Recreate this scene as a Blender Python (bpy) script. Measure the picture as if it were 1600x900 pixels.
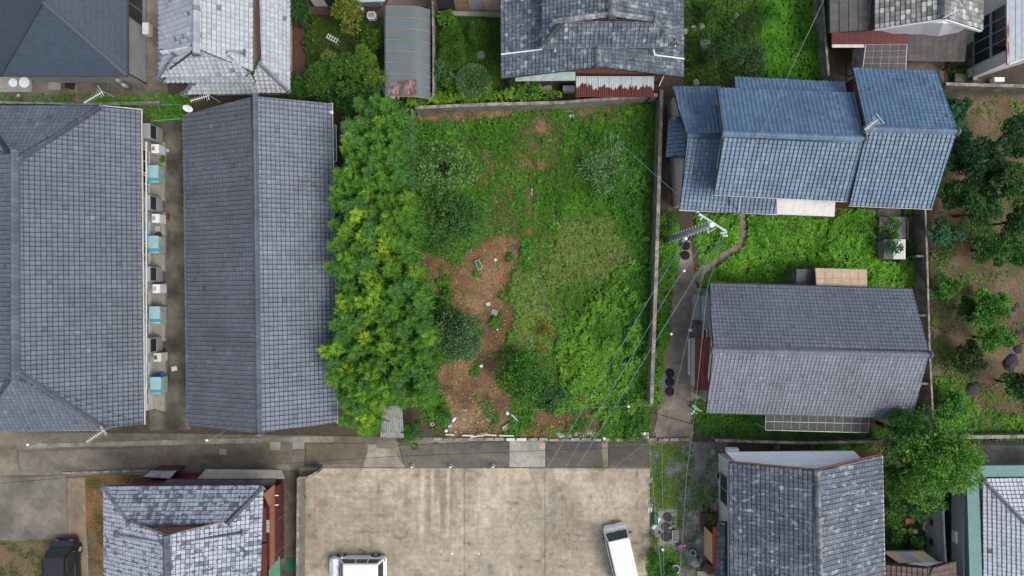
import bpy, bmesh, math, random
import numpy as np
from mathutils import Vector
for o in list(bpy.data.objects): bpy.data.objects.remove(o)
SC = bpy.context.scene; COL = SC.collection
R = math.radians
# ------------------------------------------------------------------ camera, sky, sun, exposure
H = 48.0; F = 1104.0
cam = bpy.data.cameras.new('camera'); cam.sensor_width = 36; cam.lens = 36*F/1600; cam.clip_end = 2000; cam.clip_start = 0.5
co = bpy.data.objects.new('camera', cam); COL.objects.link(co); co.location = (0, 0, H); SC.camera = co
W = bpy.data.worlds.new('World'); SC.world = W; W.use_nodes = True
nt = W.node_tree; bg = nt.nodes['Background']
sky = nt.nodes.new('ShaderNodeTexSky'); sky.sky_type = 'NISHITA'; sky.sun_disc = False
SUN_EL, SUN_AZ = 58, 118      # azimuth clockwise from +Y
sky.sun_elevation = R(SUN_EL); sky.sun_rotation = R(SUN_AZ); sky.air_density = 1.0; sky.dust_density = 3.0; sky.ozone_density = 1.5
hs = nt.nodes.new('ShaderNodeHueSaturation'); hs.inputs['Saturation'].default_value = 0.62
nt.links.new(sky.outputs[0], hs.inputs['Color']); nt.links.new(hs.outputs[0], bg.inputs['Color'])
bg.inputs['Strength'].default_value = 0.15
sl = bpy.data.lights.new('sun', 'SUN'); sl.energy = 1.0; sl.angle = R(20); sl.color = (1, 0.965, 0.92)
so = bpy.data.objects.new('sun', sl); COL.objects.link(so); so.location = (30, -20, 60)
so.rotation_euler = (R(90-SUN_EL), 0, R(180-SUN_AZ))
SC.view_settings.view_transform = 'Standard'; SC.view_settings.look = 'None'; SC.view_settings.exposure = 0.52; SC.view_settings.gamma = 1
try: SC.view_settings.use_curve_mapping = False
except Exception: pass
# ------------------------------------------------------------------ helpers
rng = np.random.default_rng(7); random.seed(5)
def P(px, py, z=0.0): return np.array([(px-800)/F*(H-z), (450-py)/F*(H-z), z])
def onplane(px, py, p0, n):
    c = np.array([0, 0, H]); d = P(px, py, 0)-c
    t = np.dot(p0-c, n)/np.dot(d, n); return c+d*t
def tag(o, label=None, cat=None, group=None, kind=None):
    if label: o['label'] = label
    if cat: o['category'] = cat
    if group: o['group'] = group
    if kind: o['kind'] = kind
    return o
def worigin(o):
    v = np.zeros(3)
    while o is not None: v = v+np.array(o.location); o = o.parent
    return v
def thing(name, label, cat, loc=(0, 0, 0), group=None):
    o = bpy.data.objects.new(name, None); COL.objects.link(o); o.location = [float(v) for v in loc]; o.empty_display_size = .3
    return tag(o, label, cat, group)
def npobj(name, V, FQ, mat, parent=None, col=None, smooth=False, kind=None):
    """V (n,3) world coordinates, FQ (m,k) faces with k corners; one mesh object"""
    V = np.asarray(V, dtype=np.float64).reshape(-1, 3); FQ = np.asarray(FQ, dtype=np.int32)
    org = worigin(parent) if parent is not None else np.zeros(3)
    me = bpy.data.meshes.new(name); k = FQ.shape[1]
    me.vertices.add(len(V)); me.vertices.foreach_set('co', (V-org).astype(np.float32).ravel())
    me.loops.add(FQ.size); me.loops.foreach_set('vertex_index', FQ.ravel())
    me.polygons.add(len(FQ)); me.polygons.foreach_set('loop_start', np.arange(0, FQ.size, k, dtype=np.int32))
    if col is not None:
        a = me.color_attributes.new('col', 'FLOAT_COLOR', 'POINT'); c = np.ones((len(V), 4), dtype=np.float32); c[:, :3] = col
        a.data.foreach_set('color', c.ravel())
    me.update(calc_edges=True)
    if smooth: me.polygons.foreach_set('use_smooth', np.ones(len(FQ), dtype=bool))
    me.materials.append(mat)
    o = bpy.data.objects.new(name, me); COL.objects.link(o)
    if parent is not None: o.parent = parent
    if kind: o['kind'] = kind
    return o
class MB:
    def __init__(s): s.v = []; s.f = []
    def add(s, V, Fc):
        b = len(s.v); s.v += [tuple(float(c) for c in p) for p in V]; s.f += [tuple(i+b for i in f) for f in Fc]; return s
    def box(s, x0, y0, z0, x1, y1, z1):
        return s.add([(x0,y0,z0),(x1,y0,z0),(x1,y1,z0),(x0,y1,z0),(x0,y0,z1),(x1,y0,z1),(x1,y1,z1),(x0,y1,z1)],
              [(3,2,1,0),(4,5,6,7),(0,1,5,4),(1,2,6,5),(2,3,7,6),(3,0,4,7)])
    def rbox(s, c, d, l, w, z0, z1):
        """box centred at c (xy), long axis direction d, length l, width w"""
        d = np.array(d[:2], float); d /= np.linalg.norm(d); n = np.array([-d[1], d[0]]); c = np.array(c[:2])
        q = [c-d*l/2-n*w/2, c+d*l/2-n*w/2, c+d*l/2+n*w/2, c-d*l/2+n*w/2]
        return s.prism(q, z0, z1)
    def prism(s, poly, z0, z1):
        n = len(poly); V = [(p[0], p[1], z0) for p in poly]+[(p[0], p[1], z1) for p in poly]
        return s.add(V, [tuple(range(n-1, -1, -1)), tuple(range(n, 2*n))]+[(i, (i+1) % n, (i+1) % n+n, i+n) for i in range(n)])
    def slab(s, pts, dz):
        """polygon with its own heights, extruded down by dz"""
        n = len(pts); V = [tuple(p) for p in pts]+[(p[0], p[1], p[2]-dz) for p in pts]
        return s.add(V, [tuple(range(n)), tuple(range(2*n-1, n-1, -1))]+[(i, i+n, (i+1) % n+n, (i+1) % n) for i in range(n)])
    def bar(s, a, b, w, h=None):
        a = np.array(a, float); b = np.array(b, float); h = h or w; d = b-a; d /= np.linalg.norm(d)
        up = np.array([0, 0, 1.]) if abs(d[2]) < .95 else np.array([1., 0, 0])
        x = np.cross(d, up); x /= np.linalg.norm(x); y = np.cross(x, d)
        q = [x*w/2*i+y*h/2*j for i, j in ((-1,-1),(1,-1),(1,1),(-1,1))]
        return s.add([a+k for k in q]+[b+k for k in q], [(3,2,1,0),(4,5,6,7),(0,1,5,4),(1,2,6,5),(2,3,7,6),(3,0,4,7)])
    def tube(s, pts, rad, n=8, cap=True):
        pts = [np.array(p, float) for p in pts]; m = len(pts)
        if not hasattr(rad, '__len__'): rad = [rad]*m
        V = []; Fc = []
        for i, p in enumerate(pts):
            d = pts[min(i+1, m-1)]-pts[max(i-1, 0)]; d = d/(np.linalg.norm(d)+1e-9)
            up = np.array([0, 0, 1.]) if abs(d[2]) < .9 else np.array([1., 0, 0])
            x = np.cross(d, up); x /= np.linalg.norm(x); y = np.cross(x, d)
            for k in range(n):
                a = 2*math.pi*k/n; V.append(p+(x*math.cos(a)+y*math.sin(a))*rad[i])
        for i in range(m-1):
            for k in range(n): Fc.append((i*n+k, i*n+(k+1) % n, (i+1)*n+(k+1) % n, (i+1)*n+k))
        if cap: Fc += [tuple(range(n-1, -1, -1)), tuple((m-1)*n+k for k in range(n))]
        return s.add(V, Fc)
    def cyl(s, c, r, z0, z1, n=20, r2=None):
        return s.tube([(c[0], c[1], z0), (c[0], c[1], z1)], [r, r2 if r2 is not None else r], n)
    def lathe(s, c, prof, n=20):
        V = []; Fc = []
        for r, z in prof:
            for k in range(n):
                a = 2*math.pi*k/n; V.append((c[0]+r*math.cos(a), c[1]+r*math.sin(a), z))
        for i in range(len(prof)-1):
            for k in range(n): Fc.append((i*n+k, i*n+(k+1) % n, (i+1)*n+(k+1) % n, (i+1)*n+k))
        return s.add(V, Fc)
    def each(s, name, mat, parent=None):
        # bars of eight corners each, one object per bar
        for i in range(len(s.v)//8):
            m = MB(); m.v = s.v[i*8:i*8+8]; m.f = [tuple(k-i*8 for k in f) for f in s.f[i*6:i*6+6]]; m.build(name, mat, parent)
    def build(s, name, mat, parent=None, smooth=False, bevel=0, kind=None, label=None):
        org = worigin(parent) if parent is not None else np.zeros(3)
        me = bpy.data.meshes.new(name); me.from_pydata([(p[0]-org[0], p[1]-org[1], p[2]-org[2]) for p in s.v], [], s.f); me.update()
        bm = bmesh.new(); bm.from_mesh(me); bmesh.ops.recalc_face_normals(bm, faces=bm.faces[:])
        if bevel: bmesh.ops.bevel(bm, geom=bm.edges[:], offset=bevel, segments=2, affect='EDGES', clamp_overlap=True)
        bm.to_mesh(me); bm.free()
        if smooth:
            for p in me.polygons: p.use_smooth = True
        me.materials.append(mat); o = bpy.data.objects.new(name, me); COL.objects.link(o)
        if parent is not None: o.parent = parent
        if kind: o['kind'] = kind
        if label: o['label'] = label
        return o
def copy_tree(o, parent=None):
    c = o.copy(); COL.objects.link(c); c.parent = parent
    for ch in list(o.children): copy_tree(ch, c)
    return c
# value noise
_lat = np.random.default_rng(99).random((256, 256))
def vn(x, y, s, seed=0):
    x = np.asarray(x, float)/s+seed*17.3; y = np.asarray(y, float)/s+seed*31.7
    xi = np.floor(x).astype(int); yi = np.floor(y).astype(int); fx = x-xi; fy = y-yi
    fx = fx*fx*(3-2*fx); fy = fy*fy*(3-2*fy)
    g = lambda a, b: _lat[a % 256, b % 256]
    return (g(xi, yi)*(1-fx)+g(xi+1, yi)*fx)*(1-fy)+(g(xi, yi+1)*(1-fx)+g(xi+1, yi+1)*fx)*fy
def fbm(x, y, s, seed=0, o=4):
    t = 0; a = 1; n = 0
    for k in range(o): t = t+a*vn(x, y, s/2**k, seed+k*5); n += a; a *= .55
    return t/n
def sdist(x, y, poly):
    """signed distance, positive inside"""
    ins = np.zeros(x.shape, bool); d = np.full(x.shape, 1e9); n = len(poly)
    for i in range(n):
        x0, y0 = poly[i]; x1, y1 = poly[(i+1) % n]
        c = ((y0 > y) != (y1 > y)) & (x < (x1-x0)*(y-y0)/((y1-y0) if y1 != y0 else 1e-9)+x0); ins ^= c
        L = (x1-x0)**2+(y1-y0)**2+1e-9; t = np.clip(((x-x0)*(x1-x0)+(y-y0)*(y1-y0))/L, 0, 1)
        d = np.minimum(d, np.hypot(x-x0-t*(x1-x0), y-y0-t*(y1-y0)))
    return np.where(ins, d, -d)
def soft(x, y, poly, feather=10, warp=14, seed=0):
    wx = x+(fbm(x, y, 30, seed+1)-.5)*2*warp+(fbm(x, y, 9, seed+3)-.5)*1.6*warp; wy = y+(fbm(x, y, 30, seed+9)-.5)*2*warp+(fbm(x, y, 9, seed+6)-.5)*1.6*warp
    return np.clip(sdist(wx, wy, poly)/feather+.5, 0, 1)
# ------------------------------------------------------------------ materials
def mat(name, c, rough=.8, var=.25, scale=1.0, fine=.15, fscale=14, bump=.02, attr=False, metal=0, c2=None, streak=None, spec=.4, transl=0, alpha=1, mott=()):
    m = bpy.data.materials.new(name); m.use_nodes = True; N = m.node_tree; L = N.links; b = N.nodes['Principled BSDF']
    tc = N.nodes.new('ShaderNodeTexCoord'); geo = N.nodes.new('ShaderNodeNewGeometry')
    src = geo.outputs['Position']
    if streak:
        mp = N.nodes.new('ShaderNodeMapping'); mp.inputs['Scale'].default_value = streak; L.new(src, mp.inputs[0]); src2 = mp.outputs[0]
    else: src2 = src
    n1 = N.nodes.new('ShaderNodeTexNoise'); n1.inputs['Scale'].default_value = scale; n1.inputs['Detail'].default_value = 5; n1.inputs['Roughness'].default_value = .62; L.new(src2, n1.inputs['Vector'])
    n2 = N.nodes.new('ShaderNodeTexNoise'); n2.inputs['Scale'].default_value = fscale; n2.inputs['Detail'].default_value = 4; L.new(src, n2.inputs['Vector'])
    r1 = N.nodes.new('ShaderNodeMapRange'); r1.inputs[1].default_value = .28; r1.inputs[2].default_value = .72; r1.inputs[3].default_value = 1-var; r1.inputs[4].default_value = 1+var; L.new(n1.outputs[0], r1.inputs[0])
    r2 = N.nodes.new('ShaderNodeMapRange'); r2.inputs[1].default_value = .3; r2.inputs[2].default_value = .7; r2.inputs[3].default_value = 1-fine; r2.inputs[4].default_value = 1+fine; L.new(n2.outputs[0], r2.inputs[0])
    mu = N.nodes.new('ShaderNodeMath'); mu.operation = 'MULTIPLY'; L.new(r1.outputs[0], mu.inputs[0]); L.new(r2.outputs[0], mu.inputs[1])
    if attr:
        at = N.nodes.new('ShaderNodeAttribute'); at.attribute_name = 'col'; base = at.outputs['Color']
    elif c2:
        mx = N.nodes.new('ShaderNodeMix'); mx.data_type = 'RGBA'; mx.inputs[6].default_value = (*c, 1); mx.inputs[7].default_value = (*c2, 1)
        rr = N.nodes.new('ShaderNodeMapRange'); rr.inputs[1].default_value = .45; rr.inputs[2].default_value = .58; L.new(n1.outputs[0], rr.inputs[0]); L.new(rr.outputs[0], mx.inputs[0]); base = mx.outputs[2]
    else:
        rg = N.nodes.new('ShaderNodeRGB'); rg.outputs[0].default_value = (*c, 1); base = rg.outputs[0]
    for mi, (mc, ms_, lo_, hi_, st_) in enumerate(mott):      # lichen or worn glaze that covers part of a tile
        mp2 = N.nodes.new('ShaderNodeMapping'); mp2.inputs['Scale'].default_value = st_; mp2.inputs['Location'].default_value = (mi*7, mi*3, 0); L.new(src, mp2.inputs[0])
        nz = N.nodes.new('ShaderNodeTexNoise'); nz.inputs['Scale'].default_value = ms_; nz.inputs['Detail'].default_value = 5; nz.inputs['Roughness'].default_value = .66; L.new(mp2.outputs[0], nz.inputs['Vector'])
        mr_ = N.nodes.new('ShaderNodeMapRange'); mr_.inputs[1].default_value = lo_; mr_.inputs[2].default_value = hi_; mr_.inputs[4].default_value = .85; L.new(nz.outputs[0], mr_.inputs[0])
        m2 = N.nodes.new('ShaderNodeMix'); m2.data_type = 'RGBA'; L.new(mr_.outputs[0], m2.inputs[0]); L.new(base, m2.inputs[6]); m2.inputs[7].default_value = (*mc, 1); base = m2.outputs[2]
    vm = N.nodes.new('ShaderNodeVectorMath'); vm.operation = 'SCALE'; L.new(base, vm.inputs[0]); L.new(mu.outputs[0], vm.inputs['Scale'])
    L.new(vm.outputs[0], b.inputs['Base Color']); b.inputs['Roughness'].default_value = rough; b.inputs['Metallic'].default_value = metal
    b.inputs['Specular IOR Level'].default_value = spec
    if bump:
        bp = N.nodes.new('ShaderNodeBump'); bp.inputs['Strength'].default_value = .5; bp.inputs['Distance'].default_value = bump; L.new(n2.outputs[0], bp.inputs['Height']); L.new(bp.outputs[0], b.inputs['Normal'])
    if transl:
        tr = N.nodes.new('ShaderNodeBsdfTranslucent'); ms = N.nodes.new('ShaderNodeMixShader'); ms.inputs[0].default_value = transl
        L.new(vm.outputs[0], tr.inputs[0]); L.new(b.outputs[0], ms.inputs[1]); L.new(tr.outputs[0], ms.inputs[2]); L.new(ms.outputs[0], N.nodes['Material Output'].inputs[0])
    if alpha < 1: b.inputs['Alpha'].default_value = alpha
    return m
M = dict(
 leaf=mat('leaf', (.1,.2,.04), .6, .0, 1, .12, 8, 0, attr=True, transl=.2, spec=.12),
 ground=mat('earth', (.2,.15,.1), .95, .12, .8, .3, 9, .05, attr=True, spec=.15),
 sheet=mat('paving', (.2,.2,.2), .9, .1, .9, .2, 16, .012, attr=True, spec=.25),
 tile=mat('glazed_tile', (.2,.2,.2), .48, .16, .5, .10, 20, .003, attr=True, spec=.45, mott=[((.085,.09,.095), 1.1, .56, .85, (1,1,1)), ((.22,.22,.2), 5.0, .70, .80, (1,1,1))]),
 tileold=mat('weathered_tile', (.2,.2,.2), .72, .18, 3, .25, 25, .006, attr=True, spec=.3),
 tilesilmott=mat('mottled_silver_tile', (.2,.2,.2), .7, .15, 3, .25, 25, .006, attr=True, spec=.3, mott=[((.075,.085,.11), 2.6, .54, .60, (1,1.5,1))]),
 tilelichen=mat('lichen_tile', (.2,.2,.2), .72, .18, 3, .25, 25, .006, attr=True, spec=.3, mott=[((.36,.39,.42), 2.0, .565, .66, (1,1.8,1)), ((.2,.225,.25), .9, .5, .75, (1,1.3,1)), ((.05,.055,.065), 2.2, .58, .7, (1,1,1))]),
 tilegrey=mat('grey_lichen_tile', (.2,.2,.2), .72, .18, 3, .25, 25, .006, attr=True, spec=.3, mott=[((.36,.38,.38), 2.4, .56, .66, (1,1,1)), ((.05,.06,.075), 1.6, .52, .66, (1,1,1))]),
 slate=mat('slate_board', (.045,.062,.085), .6, .12, 1.2, .12, 30, .003, spec=.4),
 deck=mat('roof_timber', (.06,.05,.045), .9, .2, 2, .1, 10, .005),
 wall=mat('plaster_wall', (.5,.5,.48), .85, .12, 1, .06, 20, .003),
 cream=mat('cream_wall', (.52,.46,.38), .85, .12, 1, .06, 20, .003),
 greywall=mat('grey_render', (.33,.34,.35), .85, .12, 1, .08, 20, .003),
 darkwall=mat('dark_siding', (.035,.035,.035), .8, .2, 1, .08, 20, .003),
 white=mat('white_paint', (.75,.76,.76), .45, .05, 2, .03, 20, 0),
 offwhite=mat('aged_white', (.6,.58,.52), .6, .12, 3, .08, 20, .002),
 grey=mat('grey_metal', (.3,.31,.32), .5, .12, 2, .06, 20, 0),
 steel=mat('galvanised', (.42,.46,.48), .45, .15, 3, .08, 20, 0, metal=.3),
 black=mat('black_plastic', (.018,.018,.02), .5, .1, 2, .05, 20, 0),
 darkgrey=mat('dark_grey', (.07,.07,.072), .6, .2, 3, .1, 20, .002),
 concrete=mat('concrete', (.27,.255,.22), .9, .25, 1.3, .18, 14, .01),
 darkconc=mat('mossy_concrete', (.11,.105,.09), .92, .35, 1.2, .25, 12, .012, c2=(.16,.15,.12)),
 block=mat('block_wall', (.24,.23,.2), .92, .35, 1.0, .2, 12, .012, c2=(.13,.125,.105)),
 glass=mat('window_glass', (.02,.03,.035), .08, .05, 1, .02, 10, 0, spec=.8),
 rust=mat('rusty_metal', (.16,.04,.025), .75, .3, 2, .2, 12, .004),
 rustwhite=mat('rusted_white_sheet', (.5,.5,.47), .6, .15, 1.6, .12, 12, .003, c2=(.25,.07,.035), streak=(3,.5,1)),
 whitesheet=mat('white_sheet', (.68,.64,.6), .55, .1, 1.2, .06, 12, .002),
 redwall=mat('red_brown_siding', (.12,.032,.028), .7, .18, 2, .1, 12, .004),
 terra=mat('terracotta_board', (.22,.09,.055), .8, .12, 2, .1, 12, .004),
 maroon=mat('maroon_metal', (.13,.035,.028), .6, .2, 2, .1, 12, .003),
 teal=mat('teal_metal', (.085,.2,.18), .55, .12, 1.5, .08, 12, .002),
 paleteal=mat('pale_teal_metal', (.33,.43,.40), .6, .22, 2.5, .12, 12, .002),
 tealbox=mat('turquoise_paint', (.05,.33,.42), .5, .1, 2, .05, 12, 0),
 palebox=mat('pale_turquoise_lid', (.3,.48,.5), .5, .1, 2, .05, 12, 0),
 poly=mat('smoked_polycarbonate', (.10,.092,.088), .75, .25, 1.6, .15, 14, .002, spec=.15),
 polytan=mat('aged_tan_sheet', (.5,.37,.25), .6, .2, 1.8, .12, 14, .002),
 carport=mat('carport_sheet', (.115,.145,.145), .5, .08, .7, .04, 14, 0, spec=.35),
 wood=mat('wood', (.3,.2,.11), .8, .25, 3, .15, 16, .004),
 plywood=mat('plywood', (.55,.36,.17), .75, .1, 3, .08, 16, .002),
 darkwood=mat('dark_wood', (.09,.045,.035), .8, .2, 3, .1, 16, .004),
 trunk=mat('bark', (.09,.07,.05), .95, .25, 3, .2, 16, .02),
 culm=mat('bamboo_culm', (.2,.25,.08), .6, .15, 3, .1, 16, 0),
 rock=mat('dark_rock', (.045,.046,.05), .9, .4, 3, .3, 12, .04),
 stone=mat('pale_stone', (.25,.24,.22), .9, .3, 3, .25, 12, .03),
 carwhite=mat('white_car_paint', (.8,.82,.82), .22, .02, 1, .01, 10, 0, spec=.6),
 carblack=mat('black_car_paint', (.02,.02,.026), .2, .02, 1, .01, 10, 0, spec=.6),
 tyre=mat('tyre', (.02,.02,.02), .85, .1, 3, .05, 20, 0),
 blue=mat('blue_plastic', (.02,.1,.55), .4, .05, 2, .03, 20, 0),
 skyblue=mat('blue_fabric', (.02,.3,.6), .7, .1, 2, .05, 20, 0),
 purple=mat('purple_plastic', (.35,.1,.25), .5, .1, 2, .05, 20, 0),
 orange=mat('orange_plastic', (.7,.16,.03), .5, .1, 2, .05, 20, 0),
 red=mat('faded_red', (.4,.04,.03), .7, .15, 2, .1, 12, .003),
 green=mat('green_cloth', (.02,.12,.06), .8, .15, 2, .1, 12, .003),
 yellow=mat('yellow_plate', (.7,.5,.02), .5, .03, 2, .02, 20, 0),
 wire=mat('wire_teal', (.12,.26,.3), .5, .05, 2, .02, 20, 0),
 wireb=mat('wire_black', (.02,.02,.022), .6, .05, 2, .02, 20, 0),
 wirew=mat('wire_pale', (.26,.28,.28), .6, .05, 2, .02, 20, 0),
 lidblack=mat('rubber_lid', (.022,.024,.027), .9, .25, 3, .2, 14, .002, spec=.1), lidgrey=mat('grey_lid', (.06,.065,.072), .9, .25, 3, .2, 14, .002, spec=.1),
 amber=mat('lamp_red', (.5,.02,.02), .3, .02, 2, .02, 20, 0),
)
# ------------------------------------------------------------------ ground painting
def lerp(a, b, t): return a+(b-a)*t[..., None]
LOT = [(646,166),(1024,156),(1014,690),(690,690),(650,640)]
DIRT = [(758,372),(808,366),(812,398),(792,440),(804,500),(790,560),(802,612),(796,660),(775,688),(702,688),(700,650),(684,610),(688,575),(738,552),(752,520),(700,480),(664,440),(664,402),(722,410)]
DIRTS = [(DIRT,12,8,1.),([(834,184),(856,182),(860,206),(850,218),(832,210)],15,7,.8),([(826,176),(872,178),(866,240),(830,262),(822,215)],26,10,.55),([(826,216),(850,224),(854,240),(830,234)],13,6,.75),([(808,243),(832,238),(860,243),(858,270),(836,266),(810,262)],15,7,.8),([(850,215),(872,216),(868,226),(850,224)],8,4,.5),([(856,250),(874,248),(872,300),(860,290)],12,6,.35),([(650,168),(800,160),(800,182),(730,186),(652,196)],8,8,.8),([(890,160),(980,158),(975,180),(900,185)],12,8,.55),
  ([(738,230),(765,228),(770,285),(745,290)],10,8,.6),([(822,292),(834,292),(834,368),(824,372)],6,3,.7),([(826,646),(936,646),(940,690),(800,690)],12,8,.85),([(770,290),(800,285),(800,345),(778,350)],14,8,.5),
  ([(650,390),(690,400),(690,440),(655,450)],12,6,.9)]
EGARD = [(1500,150),(1610,150),(1610,672),(1458,672),(1454,330)]
def dirtmask(x, y):
    d = np.zeros(x.shape)
    for k, (p, f, w, a) in enumerate(DIRTS): d = np.maximum(d, soft(x, y, p, f, w, k*3)*a)
    br = np.clip((fbm(x, y, 26, 171, 4)-.58)*5, 0, 1)          # weeds have taken parts of the soil back
    return d*(1-.85*br)
def ground_paint(x, y):
    c = np.empty(x.shape+(3,)); n = fbm(x, y, 60, 3); n2 = fbm(x, y, 14, 8)
    soil = np.array([.075,.06,.042]); c[:] = soil; c *= (.7+.6*n)[..., None]
    lot = soft(x, y, LOT, 6, 3)
    gr = lerp(np.broadcast_to(np.array([.05,.055,.025]), c.shape), np.array([.09,.085,.04]), n2); c = lerp(c, gr, lot)
    d = dirtmask(x, y); dc = lerp(np.broadcast_to(np.array([.12,.064,.033]), c.shape), np.array([.265,.16,.088]), np.clip((fbm(x, y, 46, 4)-.3)*2.2, 0, 1))
    dc = lerp(dc, np.array([.10,.062,.038]), np.clip((fbm(x, y, 22, 12)-.52)*4, 0, 1)); c = lerp(c, dc, np.clip(d*1.3-.1, 0, 1))
    e = soft(x, y, EGARD, 8, 4); ec = lerp(np.broadcast_to(np.array([.105,.07,.042]), c.shape), np.array([.20,.14,.088]), np.clip((fbm(x, y, 50, 21)-.35)*2.2, 0, 1))
    ec = lerp(ec, np.array([.08,.085,.03]), np.clip((fbm(x, y, 34, 25)-.5)*4, 0, 1)); c = lerp(c, ec, e)
    g1 = soft(x, y, [(470,25),(600,25),(600,160),(470,160)], 8, 3); c = lerp(c, np.array([.035,.055,.012])*1., g1)
    g2 = soft(x, y, [(682,20),(790,20),(790,158),(682,158)], 8, 3); c = lerp(c, np.array([.04,.06,.012]), g2)
    g3 = soft(x, y, [(1068,-10),(1295,-10),(1300,130),(1068,135)], 8, 3); c = lerp(c, np.array([.035,.045,.012]), g3)
    # bottom-left orange brown earth beside the mottled roof, mossy earth round the black van
    o1 = soft(x, y, [(130,736),(250,732),(250,765),(170,765),(170,920),(136,920),(128,800)], 6, 4)
    oc = lerp(np.broadcast_to(np.array([.23,.12,.045]), c.shape), np.array([.07,.065,.02]), np.clip((fbm(x, y, 30, 31)-.42)*4, 0, 1)); c = lerp(c, oc, o1)
    o2 = soft(x, y, [(-60,842),(75,842),(150,830),(160,960),(-60,960)], 5, 4)
    oc = lerp(np.broadcast_to(np.array([.14,.105,.06]), c.shape), np.array([.06,.065,.02]), np.clip((fbm(x, y, 26, 41)-.4)*4, 0, 1)); c = lerp(c, oc, o2)
    # gravel yard by the lower right house
    g4 = soft(x, y, [(1016,690),(1135,690),(1135,960),(1012,960)], 4, 3)
    gc = lerp(np.broadcast_to(np.array([.21,.195,.175]), c.shape), np.array([.1,.09,.065]), np.clip((fbm(x, y, 24, 51)-.42)*3, 0, 1)); c = lerp(c, gc, g4)
    return c
gx = np.concatenate([[-7000,-2500,-600,-200], np.arange(-60, 1662, 3.0), [1800,2400,4500,8500]])
gy = np.concatenate([[-7000,-2500,-600,-200], np.arange(-60, 966, 3.0), [1100,1600,4000,8000]])
GX, GY = np.meshgrid(gx, gy)
gc = ground_paint(GX, GY)
gz = (fbm(GX, GY, 18, 77)-.5)*.05*np.clip(dirtmask(GX, GY)+soft(GX, GY, EGARD), 0, 1)-.02
V = np.stack([(GX-800)/F*H, (450-GY)/F*H, gz], -1).reshape(-1, 3)
nxg, nyg = len(gx), len(gy)
I = (np.arange(nyg-1)[:, None]*nxg+np.arange(nxg-1)[None]).ravel()
npobj('ground', V, np.stack([I, I+nxg, I+nxg+1, I+1], 1), M['ground'], None, gc.reshape(-1, 3), True, 'structure')
def quad_sheet(name, q, z, paint, parent=None, step=3, thick=.0, kind='structure', jit=0):
    """painted sheet between four ground pixels (a b c d clockwise), bilinear"""
    q = [np.array(p, float) for p in q]; nx = max(2, int(np.linalg.norm(q[1]-q[0])/step)); ny = max(2, int(np.linalg.norm(q[3]-q[0])/step))
    u, v = np.meshgrid(np.linspace(0, 1, nx+1), np.linspace(0, 1, ny+1)); u = u[..., None]; v = v[..., None]
    p = (q[0]*(1-u)+q[1]*u)*(1-v)+(q[3]*(1-u)+q[2]*u)*v; x = p[..., 0]; y = p[..., 1]
    c = paint(x, y); zz = np.full(x.shape, z)
    if jit:
        e = (u[..., 0] < 1e-6)|(u[..., 0] > 1-1e-6)|(v[..., 0] < 1e-6)|(v[..., 0] > 1-1e-6)
        x = x+np.where(e, (fbm(x, y, 14, 5)-.5)*jit*2, 0); y = y+np.where(e, (fbm(x, y, 14, 15)-.5)*jit*2, 0)
    V = np.stack([(x-800)/F*(H-zz), (450-y)/F*(H-zz), zz], -1).reshape(-1, 3); I = (np.arange(ny)[:, None]*(nx+1)+np.arange(nx)[None]).ravel()
    Fq = np.stack([I, I+nx+1, I+nx+2, I+1], 1); n0 = len(V); cc = c.reshape(-1, 3)
    ring = list(range(0, nx+1))+[r*(nx+1)+nx for r in range(1, ny+1)]+[ny*(nx+1)+k for k in range(nx-1, -1, -1)]+[r*(nx+1) for r in range(ny-1, 0, -1)]
    lo = V[ring]-np.array([0, 0, thick+.02]); V = np.vstack([V, lo]); cc = np.vstack([cc, cc[ring]]); m = len(ring)
    Fs = np.array([(ring[i], ring[(i+1) % m], n0+(i+1) % m, n0+i) for i in range(m)]); Fq = np.vstack([Fq, Fs])
    return npobj(name, V, Fq, M['sheet'], parent, cc, True if not thick else False, kind)
def conc(base, dark, s=40, seed=0, st=None, k=2.4):
    def f(x, y):
        a = x*(st[0] if st else 1); b = y*(st[1] if st else 1)
        n = np.clip((fbm(a, b, s, seed, 5)-.5)*k+.5, 0, 1); n2 = fbm(x, y, 5, seed+3, 2)*1.5-.25
        return lerp(np.broadcast_to(np.array(dark), x.shape+(3,)), np.array(base), n)*(.85+.3*n2)[..., None]
    return f
# road in patches of different age, each a sheet of its own
def road_p(seed, b, d): return conc(b, d, 36, seed, (.5, 1.2))
quad_sheet('road', [(-60,668),(700,690),(1016,690),(1016,733)][:0] or [(-60,672),(1018,688),(1018,734),(-60,744)], .0, road_p(1, (0.222,0.192,0.144), (0.111,0.097,0.072)))
quad_sheet('asphalt_patch', [(26,704),(242,698),(242,730),(30,738)], .004, road_p(2, (0.207,0.185,0.144), (0.126,0.114,0.091)), jit=2)
quad_sheet('asphalt_patch', [(622,694),(795,688),(795,729),(632,728)], .004, road_p(3, (0.177,0.159,0.128), (0.089,0.080,0.065)), jit=2)
quad_sheet('asphalt_patch', [(852,690),(940,690),(942,729),(852,730)], .004, road_p(4, (0.126,0.111,0.091), (0.074,0.067,0.057)), jit=1)
quad_sheet('asphalt_patch', [(950,690),(1014,690),(1014,729),(950,729)], .004, road_p(5, (0.126,0.111,0.091), (0.074,0.067,0.057)), jit=1)
quad_sheet('asphalt_patch', [(476,692),(573,692),(573,724),(476,728)], .004, road_p(15, (0.177,0.142,0.098), (0.103,0.085,0.063)), jit=2)
quad_sheet('concrete_strip', [(60,693),(520,681),(520,690),(36,700)], .009, conc((.3,.28,.23), (.16,.15,.12), 20, 6), jit=1.5)
quad_sheet('concrete_pad', [(795,687),(852,687),(852,730),(795,730)], .03, conc((.34,.33,.28), (.24,.23,.2), 30, 7))
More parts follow.
